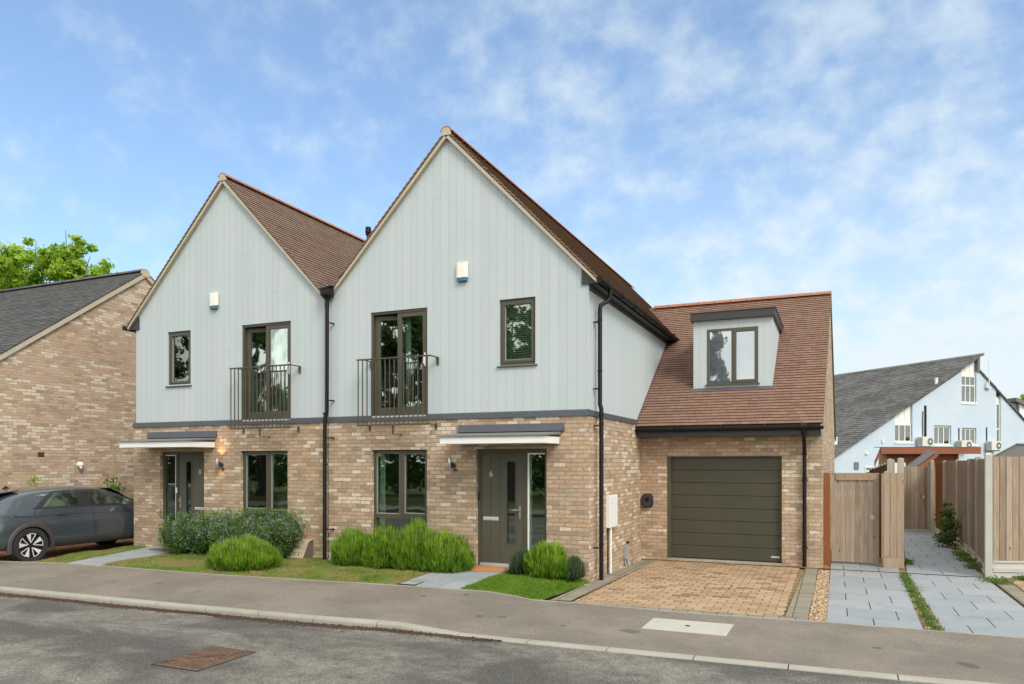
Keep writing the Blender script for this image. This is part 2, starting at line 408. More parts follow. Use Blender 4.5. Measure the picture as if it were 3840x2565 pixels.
def tiles(name, stops, wid=0.165, d=(0, 1, 0), lich=0.0, wear=(0.23, 0.162, 0.112)):
    """stepped tile courses are geometry; this colours single tiles and cuts the joints between them"""
    m_, k = new_mat(name); P = k.pos(); px, py, pz = k.sep(P)[:3]
    at = k.n('ShaderNodeAttribute', attribute_name='rnd').outputs['Fac']     # one value per course
    g = k.n('ShaderNodeVectorMath', operation='DOT_PRODUCT', i0=P, i1=d)      # metres along the ridge
    u = k.m('ADD', k.m('ADD', g.outputs['Value'], k.m('MULTIPLY', at, 3.7)), 150.0)
    uf = k.m('DIVIDE', u, wid); tid = k.m('FLOOR', uf); fr = k.m('SUBTRACT', uf, tid)
    du = k.m('MULTIPLY', k.m('MINIMUM', fr, k.m('SUBTRACT', 1.0, fr)), wid)
    joint = k.m('SUBTRACT', 1.0, k.smooth(du, 0.001, 0.0035))
    r = k.sep(k.n('ShaderNodeTexWhiteNoise', noise_dimensions='3D', i0=k.comb(tid, k.m('MULTIPLY', at, 977.0), 0.0)).outputs['Color'])
    c = k.ramp(r[0], stops)
    n = k.noise(P, 1.1, 4, 0.6)
    c = k.mix(k.m('MULTIPLY', k.smooth(n, 0.42, 0.72), 0.35), c, wear)
    f = k.noise(P, 45, 4, 0.65)
    c = k.mix(1.0, c, k.ramp(f, [(0.2, 0.75), (0.8, 1.2)]), 'MULTIPLY')
    if lich:
        l1 = k.smooth(k.noise(k.n('ShaderNodeMapping', i0=P, i3=(0.35, 0.35, 1.2)), 1.4, 6, 0.72, 0.6), 0.45, 0.60); l2 = k.smooth(k.noise(P, 7, 5, 0.75), 0.40, 0.58)
        c = k.mix(k.m('MULTIPLY', k.m('ADD', k.m('MULTIPLY', l1, 0.45), k.m('MULTIPLY', k.m('MULTIPLY', l1, l2), 0.55)), lich*0.85), c, (0.068, 0.056, 0.040))
    c = k.mix(k.m('MULTIPLY', joint, 0.75), c, (0.03, 0.02, 0.015))
    h = k.m('ADD', k.m('SUBTRACT', 1.0, joint), k.m('ADD', k.m('MULTIPLY', r[1], 0.5), k.m('MULTIPLY', f, 0.2)))
    finish(k, c, 0.85, k.bump(h, 0.5, 0.006), spec=0.25); return m_
TS = [(0, (0.165, 0.108, 0.076)), (0.4, (0.195, 0.127, 0.089)), (0.75, (0.222, 0.148, 0.105)), (1, (0.185, 0.128, 0.096))]
M['tiles_y'] = tiles('brown_clay_tiles', TS)
M['tiles_x'] = tiles('brown_clay_tiles_garage', [(p_, (c_[0]*1.10, c_[1]*0.97, c_[2]*0.97)) for p_, c_ in TS], d=(1, 0, 0))
M['slates'] = tiles('dark_grey_slates', [(0, (0.068, 0.067, 0.064)), (0.5, (0.092, 0.090, 0.086)), (1, (0.120, 0.117, 0.110))], 0.22, (1, 0, 0), wear=(0.12, 0.115, 0.10))
M['slates_old'] = tiles('weathered_mossy_slates', [(0, (0.105, 0.102, 0.096)), (0.5, (0.140, 0.136, 0.130)), (1, (0.180, 0.175, 0.165))], 0.3, (-0.70, 0.714, 0), lich=0.95, wear=(0.145, 0.14, 0.13))

def road():
    m_, k = new_mat('worn_asphalt'); P = k.pos()
    worn = k.smooth(k.noise(k.n('ShaderNodeMapping', i0=P, i3=(0.7, 1.5, 1)), 0.62, 5, 0.62, 0.4), 0.40, 0.60)
    worn2 = k.smooth(k.noise(P, 3.4, 5, 0.7, 0.5), 0.40, 0.62)
    wm = k.m('MULTIPLY', worn, k.m('ADD', 0.45, k.m('MULTIPLY', worn2, 0.55)))
    st = k.noise(P, 95, 4, 0.75); st2 = k.noise(P, 38, 3, 0.7)
    agg = k.ramp(k.m('ADD', k.m('MULTIPLY', st, 0.55), k.m('MULTIPLY', k.noise(P, 48, 3, 0.8), 0.45)), [(0.34, 0.30), (0.5, 0.95), (0.64, 1.9)])
    c = k.mix(wm, (0.084, 0.079, 0.069), (0.205, 0.188, 0.154))
    c = k.mix(1.0, c, agg, 'MULTIPLY')
    c = k.mix(1.0, c, k.ramp(st2, [(0.3, 0.75), (0.7, 1.25)]), 'MULTIPLY')
    chip = k.n('ShaderNodeTexVoronoi', i0=P, feature='F1'); chip.inputs['Scale'].default_value = 26
    c = k.mix(k.m('MULTIPLY', k.m('MULTIPLY', k.smooth(chip.outputs['Distance'], 0.20, 0.08), k.m('GREATER_THAN', k.sep(chip.outputs['Color'])[0], 0.62)), 0.6), c, (0.36, 0.33, 0.27))
    crack = k.smooth(k.m('ABSOLUTE', k.m('SUBTRACT', k.noise(P, 0.55, 5, 0.6, 0.6), 0.5)), 0.0035, 0.0)
    c = k.mix(k.m('MULTIPLY', crack, 0.5), c, (0.03, 0.028, 0.025))
    finish(k, c, 0.88, k.bump(st, 0.6, 0.006), spec=0.3); return m_
M['road'] = road()
def pavement():
    m_, k = new_mat('grey_brown_asphalt_pavement'); P = k.pos()
    st = k.noise(P, 120, 4, 0.75); b = k.noise(P, 0.8, 4, 0.6); b2 = k.noise(P, 5.5, 4, 0.65)
    c = k.mix(k.smooth(b, 0.35, 0.65), (0.165, 0.143, 0.115), (0.212, 0.182, 0.146))
    c = k.mix(k.m('MULTIPLY', k.smooth(b2, 0.5, 0.75), 0.35), c, (0.115, 0.102, 0.088))
    c = k.mix(1.0, c, k.ramp(k.m('ADD', k.m('MULTIPLY', st, 0.5), k.m('MULTIPLY', k.noise(P, 55, 3, 0.8), 0.5)), [(0.34, 0.45), (0.5, 1.0), (0.64, 1.55)]), 'MULTIPLY')
    c = k.mix(k.m('MULTIPLY', k.smooth(k.noise(k.n('ShaderNodeMapping', i0=P, i3=(0.6, 2.2, 1)), 1.6, 4, 0.6), 0.56, 0.74), 0.30), c, (0.25, 0.225, 0.185))
    spot = k.smooth(k.noise(P, 2.6, 1, 0.4), 0.745, 0.76)
    c = k.mix(k.m('MULTIPLY', spot, 0.5), c, (0.05, 0.045, 0.04))
    finish(k, c, 0.9, k.bump(st, 0.45, 0.004), spec=0.25); return m_
M['pave'] = pavement()
def ground_mat(name, c1, c2, sc=1.5):
    m_, k = new_mat(name); P = k.pos()
    c = k.mix(k.smooth(k.noise(P, sc, 6, 0.65), 0.35, 0.65), c1, c2)
    c = k.mix(1.0, c, k.ramp(k.noise(P, 60, 4, 0.7), [(0.3, 0.6), (0.7, 1.35)]), 'MULTIPLY')
    finish(k, c, 0.95, k.bump(k.noise(P, 40, 4, 0.7), 0.6, 0.02), spec=0.1); return m_
M['lawn_soil'] = ground_mat('lawn_thatch', (0.085, 0.105, 0.025), (0.20, 0.16, 0.075), 1.6)
M['ground'] = ground_mat('distant_grass', (0.055, 0.085, 0.02), (0.10, 0.12, 0.035), 0.3)
M['gravel_bed'] = ground_mat('gravel_bed', (0.24, 0.15, 0.075), (0.34, 0.23, 0.12), 6)

def blocks(name, wx, wy, stops, joint=(0.085, 0.052, 0.028), yoff=0.0, stack=False, jw=0.0060, stain=True):
    """block or slab paving, by world position"""
    m_, k = new_mat(name); P = k.pos(); px, py, pz = k.sep(P)[:3]
    nn = k.n('ShaderNodeTexNoise'); k.set(nn.inputs['Vector'], P); nn.inputs['Scale'].default_value = 9
    nc = k.sep(nn.outputs['Color'])
    rowf = k.m('DIVIDE', k.m('ADD', k.m('ADD', py, 60.0+yoff), k.m('MULTIPLY', k.m('SUBTRACT', nc[0], 0.5), 0.008)), wy)
    rid = k.m('FLOOR', rowf); rf = k.m('SUBTRACT', rowf, rid)
    sh = 0.0 if stack else k.m('MULTIPLY', k.m('MODULO', rid, 2.0), 0.5)
    uf = k.m('ADD', k.m('DIVIDE', k.m('ADD', k.m('ADD', px, 60.0), k.m('MULTIPLY', k.m('SUBTRACT', nc[1], 0.5), 0.008)), wx), sh)
    cid = k.m('FLOOR', uf); cf = k.m('SUBTRACT', uf, cid)
    dv = k.m('MULTIPLY', k.m('MINIMUM', rf, k.m('SUBTRACT', 1.0, rf)), wy)
    du = k.m('MULTIPLY', k.m('MINIMUM', cf, k.m('SUBTRACT', 1.0, cf)), wx)
    jn = k.noise(P, 3.0, 3, 0.6)
    a = k.smooth(k.m('SUBTRACT', dv, k.m('MULTIPLY', k.m('SUBTRACT', jn, 0.55), 0.008)), 0.0, jw*1.4)
    b = k.smooth(k.m('SUBTRACT', du, k.m('MULTIPLY', k.m('SUBTRACT', jn, 0.45), 0.010)), jw*0.3, jw*1.6)
    mask = k.m('MINIMUM', a, b)
    r = k.sep(k.n('ShaderNodeTexWhiteNoise', noise_dimensions='3D', i0=k.comb(cid, rid, 2.0)).outputs['Color'])
    c = k.ramp(r[0], stops)
    if stain:
        c = k.mix(k.m('MULTIPLY', k.smooth(k.noise(P, 0.75, 3, 0.6), 0.45, 0.72), 0.35), c, (0.30, 0.175, 0.115))
        wet = k.m('MULTIPLY', k.m('GREATER_THAN', r[1], 0.94), 0.6)
        c = k.mix(wet, c, (0.14, 0.075, 0.035))
        c = k.mix(k.m('MULTIPLY', k.smooth(k.noise(P, 5.0, 4, 0.7), 0.62, 0.72), 0.4), c, (0.12, 0.10, 0.04))
    f = k.noise(P, 90, 4, 0.7)
    c = k.mix(1.0, c, k.ramp(f, [(0.25, 0.8), (0.75, 1.18)]), 'MULTIPLY')
    c = k.mix(mask, joint, c)
    h = k.m('ADD', mask, k.m('ADD', k.m('MULTIPLY', f, 0.2), k.m('MULTIPLY', r[2], 0.25)))
    finish(k, c, 0.85, k.bump(h, 0.6, 0.006), spec=0.3); return m_
M['blocks'] = blocks('buff_block_paving', 0.24, 0.16, [(0, (0.31, 0.200, 0.118)), (0.35, (0.38, 0.262, 0.152)), (0.7, (0.43, 0.312, 0.182)), (1, (0.34, 0.225, 0.145))])
M['blocks_grey'] = blocks('grey_border_blocks', 0.20, 0.205, [(0, (0.20, 0.18, 0.14)), (0.5, (0.24, 0.215, 0.165)), (1, (0.28, 0.245, 0.185))], joint=(0.07, 0.055, 0.035), yoff=0.06, stack=True, stain=False)
M['blocks_side'] = blocks('grey_edge_blocks', 0.22, 0.105, [(0, (0.21, 0.185, 0.14)), (0.5, (0.25, 0.22, 0.165)), (1, (0.29, 0.25, 0.185))], joint=(0.07, 0.055, 0.035), stack=True, stain=False)
M['blocks_brown'] = blocks('brown_block_paving', 0.2, 0.1, [(0, (0.20, 0.11, 0.065)), (0.5, (0.25, 0.135, 0.08)), (1, (0.30, 0.17, 0.10))])

def slab_mat():
    m_, k = new_mat('blue_grey_porcelain_slab'); P = k.pos()
    at = k.n('ShaderNodeAttribute', attribute_name='rnd').outputs['Fac']
    c = k.mix(at, (0.262, 0.283, 0.290), (0.310, 0.330, 0.335))
    c = k.mix(k.m('MULTIPLY', k.smooth(k.noise(P, 2.2, 5, 0.65), 0.5, 0.7), 0.5), c, (0.205, 0.215, 0.200))
    c = k.mix(1.0, c, k.ramp(k.noise(k.n('ShaderNodeMapping', i0=P, i3=(3, 14, 3)), 6, 5, 0.7), [(0.3, 0.88), (0.7, 1.1)]), 'MULTIPLY')
    c = k.mix(k.m('MULTIPLY', k.smooth(k.noise(P, 7, 3, 0.6), 0.70, 0.73), 0.6), c, (0.10, 0.10, 0.08))
    finish(k, c, 0.6, k.bump(k.noise(P, 55, 3, 0.6), 0.2, 0.003), spec=0.35); return m_
M['slab'] = slab_mat()

def wood(name, c1, c2, c3, grey=0.5, axis='Z'):
    m_, k = new_mat(name); P = k.pos()
    at = k.n('ShaderNodeAttribute', attribute_name='rnd').outputs['Fac']
    off = k.comb(k.m('MULTIPLY', at, 37.0), k.m('MULTIPLY', at, 11.0), k.m('MULTIPLY', at, 53.0))
    q = k.n('ShaderNodeVectorMath', operation='ADD', i0=P, i1=off).outputs[0]
    sc = (1, 1, 0.07) if axis == 'Z' else (0.07, 1, 1)
    mp = k.n('ShaderNodeMapping', i0=q, i3=sc)
    g = k.noise(mp, 34, 5, 0.65, 0.8); g2 = k.noise(k.n('ShaderNodeMapping', i0=q, i3=(1, 1, 0.25)), 5, 4, 0.6)
    c = k.ramp(at, [(0, c1), (0.5, c2), (1, c3)])
    c = k.mix(k.m('MULTIPLY', k.smooth(g2, 0.4, 0.7), grey), c, (0.34, 0.30, 0.24))
    c = k.mix(1.0, c, k.ramp(g, [(0.3, 0.74), (0.55, 1.0), (0.75, 1.14)]), 'MULTIPLY')
    kn = k.n('ShaderNodeTexVoronoi', i0=k.n('ShaderNodeMapping', i0=q, i3=(2.2, 2.2, 1.0)), feature='F1'); kn.inputs['Scale'].default_value = 1.9
    c = k.mix(k.m('MULTIPLY', k.m('SUBTRACT', 1.0, k.smooth(kn.outputs['Distance'], 0.035, 0.085)), 0.8), c, (0.06, 0.035, 0.02))
    finish(k, c, 0.85, k.bump(g, 0.5, 0.004), spec=0.2); return m_
M['wood'] = wood('weathered_fence_board', (0.25, 0.180, 0.125), (0.33, 0.245, 0.178), (0.40, 0.315, 0.240), 0.6)
M['wood_new'] = wood('brown_gate_board', (0.29, 0.185, 0.115), (0.35, 0.235, 0.150), (0.35, 0.27, 0.190), 0.45)
M['wood_red'] = wood('orange_brown_post', (0.23, 0.085, 0.03), (0.26, 0.10, 0.04), (0.24, 0.09, 0.035), 0.0)
M['wood_grey'] = wood('silvered_fence_post', (0.33, 0.31, 0.25), (0.38, 0.36, 0.29), (0.42, 0.39, 0.31), 0.2)
M['wood_dark'] = wood('dark_fence_board', (0.075, 0.045, 0.03), (0.09, 0.055, 0.035), (0.11, 0.07, 0.045), 0.0)

def leafm(name, stops, transl=0.35, rough=0.5, noise_scale=1.4, dry=None, spec=0.35):
    m_, k = new_mat(name); P = k.pos()
    at = k.n('ShaderNodeAttribute', attribute_name='rnd').outputs['Fac']
    n = k.noise(P, noise_scale, 3, 0.6)
    f = k.m('ADD', k.m('MULTIPLY', at, 0.6), k.m('MULTIPLY', k.smooth(n, 0.3, 0.7), 0.4))
    c = k.ramp(f, stops)
    if dry: c = k.mix(k.m('MULTIPLY', k.smooth(k.noise(P, 1.5, 5, 0.65), dry[1], dry[1]+0.16), dry[2]), c, dry[0])
    p = k.n('ShaderNodeBsdfPrincipled'); k.set(p.inputs['Base Color'], c); k.set(p.inputs['Roughness'], rough); k.set(p.inputs['Specular IOR Level'], spec)
    t = k.n('ShaderNodeBsdfTranslucent'); k.set(t.inputs[0], k.mix(1.0, c, (1.25, 1.3, 0.7), 'MULTIPLY'))
    mx = k.n('ShaderNodeMixShader', i0=transl); k.t.links.new(p.outputs[0], mx.inputs[1]); k.t.links.new(t.outputs[0], mx.inputs[2])
    o = k.n('ShaderNodeOutputMaterial'); k.t.links.new(mx.outputs[0], o.inputs[0]); return m_
M['grass'] = leafm('lawn_grass', [(0, (0.11, 0.18, 0.026)), (0.5, (0.18, 0.27, 0.042)), (1, (0.28, 0.35, 0.08))], 0.3, dry=((0.36, 0.29, 0.13), 0.42, 0.85))
M['grass_lush'] = leafm('lush_grass', [(0, (0.085, 0.17, 0.014)), (0.5, (0.15, 0.27, 0.024)), (1, (0.23, 0.36, 0.045))], 0.3)
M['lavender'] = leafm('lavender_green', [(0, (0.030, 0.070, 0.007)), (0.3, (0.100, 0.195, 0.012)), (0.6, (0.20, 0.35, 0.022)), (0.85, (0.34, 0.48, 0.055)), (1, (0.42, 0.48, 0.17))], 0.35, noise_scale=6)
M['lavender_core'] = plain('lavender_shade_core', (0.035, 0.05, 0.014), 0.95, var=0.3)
M['ceanothus'] = leafm('ceanothus_leaf', [(0, (0.024, 0.070, 0.010)), (0.5, (0.065, 0.155, 0.022)), (1, (0.17, 0.31, 0.06))], 0.25, noise_scale=3)
M['rosemary'] = leafm('rosemary_leaf', [(0, (0.030, 0.055, 0.022)), (0.5, (0.065, 0.10, 0.045)), (1, (0.12, 0.16, 0.09))], 0.2)
M['flower'] = plain('pale_blue_flower', (0.30, 0.33, 0.37), 0.8, var=0.2)
M['tree_leaf'] = leafm('bright_spring_leaf', [(0, (0.15, 0.25, 0.03)), (0.5, (0.30, 0.45, 0.05)), (1, (0.46, 0.58, 0.10))], 0.55)
M['dark_leaf'] = leafm('dark_tree_leaf', [(0, (0.040, 0.078, 0.016)), (0.5, (0.080, 0.140, 0.028)), (1, (0.15, 0.22, 0.05))], 0.4)
M['weed'] = leafm('weed_leaf', [(0, (0.045, 0.10, 0.015)), (0.5, (0.09, 0.17, 0.025)), (1, (0.16, 0.24, 0.05))], 0.3)
M['debris'] = plain('leaf_litter', (0.070, 0.038, 0.024), 0.95, var=0.5, bump=0.8, scale=40)

def blue_paint():
    m_, k = new_mat('pale_blue_painted_brick'); P = k.pos(); px, py, pz = k.sep(P)[:3]
    u = k.m('ADD', px, py)
    rf = k.m('FRACT', k.m('DIVIDE', k.m('ADD', pz, 10.0), 0.075))
    l = k.smooth(k.m('ABSOLUTE', k.m('SUBTRACT', rf, 0.5)), 0.36, 0.46)
    n = k.noise(P, 0.5, 4, 0.6)
    c = k.mix(k.smooth(n, 0.3, 0.7), (0.47, 0.55, 0.64), (0.52, 0.585, 0.655))
    c = k.mix(k.m('MULTIPLY', l, 0.12), c, (0.3, 0.4, 0.5))
    finish(k, c, 0.7, k.bump(k.m('SUBTRACT', 1.0, l), 0.3, 0.005)); return m_
M['blue_wall'] = blue_paint()

def garage_paint():
    m_, k = new_mat('olive_woodgrain_garage_door'); P = k.pos()
    g = k.noise(k.n('ShaderNodeMapping', i0=P, i3=(0.55, 1, 9)), 7, 5, 0.62, 0.6)
    n = k.noise(P, 1.1, 3, 0.5)
    c = k.mix(k.smooth(n, 0.35, 0.65), (0.050, 0.050, 0.027), (0.060, 0.052, 0.032))
    finish(k, c, k.m('ADD', 0.36, k.m('MULTIPLY', g, 0.25)), k.bump(g, 0.55, 0.004), spec=0.5); return m_
M['garage'] = garage_paint()

def rust():
    m_, k = new_mat('rusted_iron_cover'); P = k.pos()
    n = k.noise(P, 9, 5, 0.65)
    c = k.mix(k.smooth(n, 0.35, 0.65), (0.115, 0.068, 0.043), (0.175, 0.108, 0.068))
    finish(k, c, 0.75, k.bump(k.noise(P, 80, 4, 0.7), 0.4, 0.003), 0.2); return m_
M['rust'] = rust()
# ------------------------------------------------------------------ house building kit
def wall(mb, axis, c, u0, u1, z0, z1, holes=(), depth=0.12, inward=1):
    """rectangular wall sheet with openings and their reveals; axis 'Y': plane Y=c spanning X; axis 'X': plane X=c spanning Y"""
    us = sorted({u0, u1, *[h[0] for h in holes], *[h[1] for h in holes]}); zs = sorted({z0, z1, *[h[2] for h in holes], *[h[3] for h in holes]})
    P = (lambda u, z, d=0.0: (u, c+d*inward, z)) if axis == 'Y' else (lambda u, z, d=0.0: (c+d*inward, u, z))
    for i in range(len(us)-1):
        for j in range(len(zs)-1):
            um, zm = (us[i]+us[i+1])/2, (zs[j]+zs[j+1])/2
            if not any(h[0] < um < h[1] and h[2] < zm < h[3] for h in holes):
                mb.face([P(us[i], zs[j]), P(us[i+1], zs[j]), P(us[i+1], zs[j+1]), P(us[i], zs[j+1])])
    for a, b, e, f in holes:
        for (p, q) in (((a, e), (a, f)), ((b, f), (b, e)), ((a, f), (b, f)), ((b, e), (a, e))):
            mb.face([P(*p), P(*q), P(*q, depth), P(*p, depth)])
def slope(mb, A, B, S, gauge=0.1, t=0.024, under=0.03, jitter=0.0):
    """stepped tile courses on the parallelogram A-B (eave) swept along S (up the slope)"""
    A, B, S = Vector(A), Vector(B), Vector(S)
    L = S.length; n = max(1, round(L/gauge)); s = S.normalized(); N = (B-A).cross(S).normalized()
    if N.z < 0: N = -N
    for i in range(n):
        a0 = s*(L*i/n); a1 = s*(L*(i+1)/n)
        j = (rnd.random()-0.5)*jitter
        V = []
        for E_ in (A, B):
            V += [E_+a0+s*0.006-N*0.006, E_+a0+N*(t+j), E_+a1+s*0.03+N*0.0005, E_+a1+s*0.03-N*under]
        mb.mesh(V, [(0, 3, 2, 1), (4, 5, 6, 7), (1, 2, 6, 5), (0, 1, 5, 4), (2, 3, 7, 6), (0, 4, 7, 3)])
def ring(mb, x0, x1, z0, z1, y0, y1, w, wb=None):
    """rectangular frame"""
    wb = w if wb is None else wb
    mb.box(x0, x1, y0, y1, z1-w, z1); mb.box(x0, x1, y0, y1, z0, z0+wb)
    mb.box(x0, x0+w, y0, y1, z0+wb, z1-w); mb.box(x1-w, x1, y0, y1, z0+wb, z1-w)
def window(parent, x0, x1, z0, z1, Y, mulls=(), trans=(), cas=(), fw=0.06, sill=True, mat='olive', gl='glass', xf=None, depth=0.07, set_=0.045, curtain=None, blind=None, name='window', label=None, slats=None, beads=()):
    """frame mesh (part) with glass, sill, curtain and blind as sub-parts; faces -Y"""
    f = MB(xf); y0 = Y+set_; y1 = y0+depth
    ring(f, x0, x1, z0, z1, y0, y1, fw)
    for (a, b, e, g) in mulls: f.box(a, b, y0-0.001, y1, e, g)
    for (a, b, e, g) in trans: f.box(a, b, y0-0.002, y1, e, g)
    for (a, b, e, g) in cas: ring(f, a, b, e, g, y0-0.012, y1-0.01, 0.045)
    fo = f.build(name, M[mat], parent, label=label)
    g = MB(xf); g.box(x0+fw*0.6, x1-fw*0.6, y0+depth*0.55, y0+depth*0.55+0.006, z0+fw*0.6, z1-fw*0.6); g.build('pane', M[gl], fo)
    g = MB(xf)
    lights = list(cas) and [(a+0.045, b+0-0.045, e+0.045, h-0.045) for a, b, e, h in cas] or []
    for (a, b, e, h) in list(lights)+list(beads):
        ring(g, a, b, e, h, y0-0.002+0.012, y0+depth*0.5, 0.009, 0.012)
    if g.f: g.build('glazing_bead', M['spacer'], fo)
    if sill:
        s_ = MB(xf); s_.prism([(x0-0.04, Y-0.035, z0-0.028), (x0-0.04, Y-0.035, z0-0.010), (x0-0.04, y0+0.01, z0+0.004), (x0-0.04, y0+0.01, z0-0.028)], (x1-x0+0.08, 0, 0)); s_.build('sill', M[mat], fo)
    for cc in (curtain or ()):
        cb = MB(xf); a, b, e, h = cc[:4]; n = max(6, int((b-a)/0.02)); yy = y1+0.035
        F = []; V = []
        for i in range(n+1):
            x = a+(b-a)*i/n; y = yy+0.022*math.sin(i*1.7)
            V += [(x, y, e), (x, y, h)]
        for i in range(n): F.append((2*i, 2*i+2, 2*i+3, 2*i+1))
        n0 = len(V); V += [(x, y+0.01, z) for x, y, z in V]; F += [tuple(n0+q_ for q_ in f_[::-1]) for f_ in F]
        cb.mesh(V, F); cb.build('curtain', M[cc[4] if len(cc) > 4 else 'curtain'], fo, smooth=True)
    if blind:
        a, b, e, h = blind[:4]; bb = MB(xf); bb.box(a, b, y1+0.03, y1+0.034, e, h); bb.build('blind', M[blind[4] if len(blind) > 4 else 'blind'], fo)
    if slats:
        a, b, e, h, n = slats; bb = MB(xf)
        for i in range(n):
            z = e+(h-e)*(i+0.5)/n; t = 0.020
            bb.mesh([(a, y1+0.02, z-t*0.55), (b, y1+0.02, z-t*0.55), (b, y1+0.036, z+t*0.55), (a, y1+0.036, z+t*0.55),
                     (a, y1+0.02, z-t*0.55+0.0015), (b, y1+0.02, z-t*0.55+0.0015), (b, y1+0.036, z+t*0.55+0.0015), (a, y1+0.036, z+t*0.55+0.0015)], [(0, 1, 2, 3), (7, 6, 5, 4), (0, 4, 5, 1), (2, 6, 7, 3)])
        for x in (a+0.08, b-0.08): bb.box(x-0.002, x+0.002, y1+0.015, y1+0.017, e, h)
        bb.build('blind', M['slat'], fo)
    return fo
def text_obj(name, body, size, loc, rot, mat, parent, depth=0.003, align='CENTER'):
    cu = bpy.data.curves.new(name, 'FONT'); cu.body = body; cu.size = size; cu.extrude = depth; cu.align_x = align; cu.align_y = 'CENTER'
    tmp = bpy.data.objects.new(name+'_curve', cu); col.objects.link(tmp)
    dg = bpy.context.evaluated_depsgraph_get(); dg.update()
    me = bpy.data.meshes.new_from_object(tmp.evaluated_get(dg)); me.name = name
    bpy.data.objects.remove(tmp, do_unlink=True); bpy.data.curves.remove(cu)
    me.materials.clear(); me.materials.append(M[mat])
    o = bpy.data.objects.new(name, me); col.objects.link(o); o.parent = parent
    o.location = Vector(loc)-base_of(parent); o.rotation_euler = rot; return o

PITCH = math.tan(R(46.0))
GR_S = 0.690            # garage roof rise per metre of run
def gz(y): return 2.853+GR_S*(y-3.42)

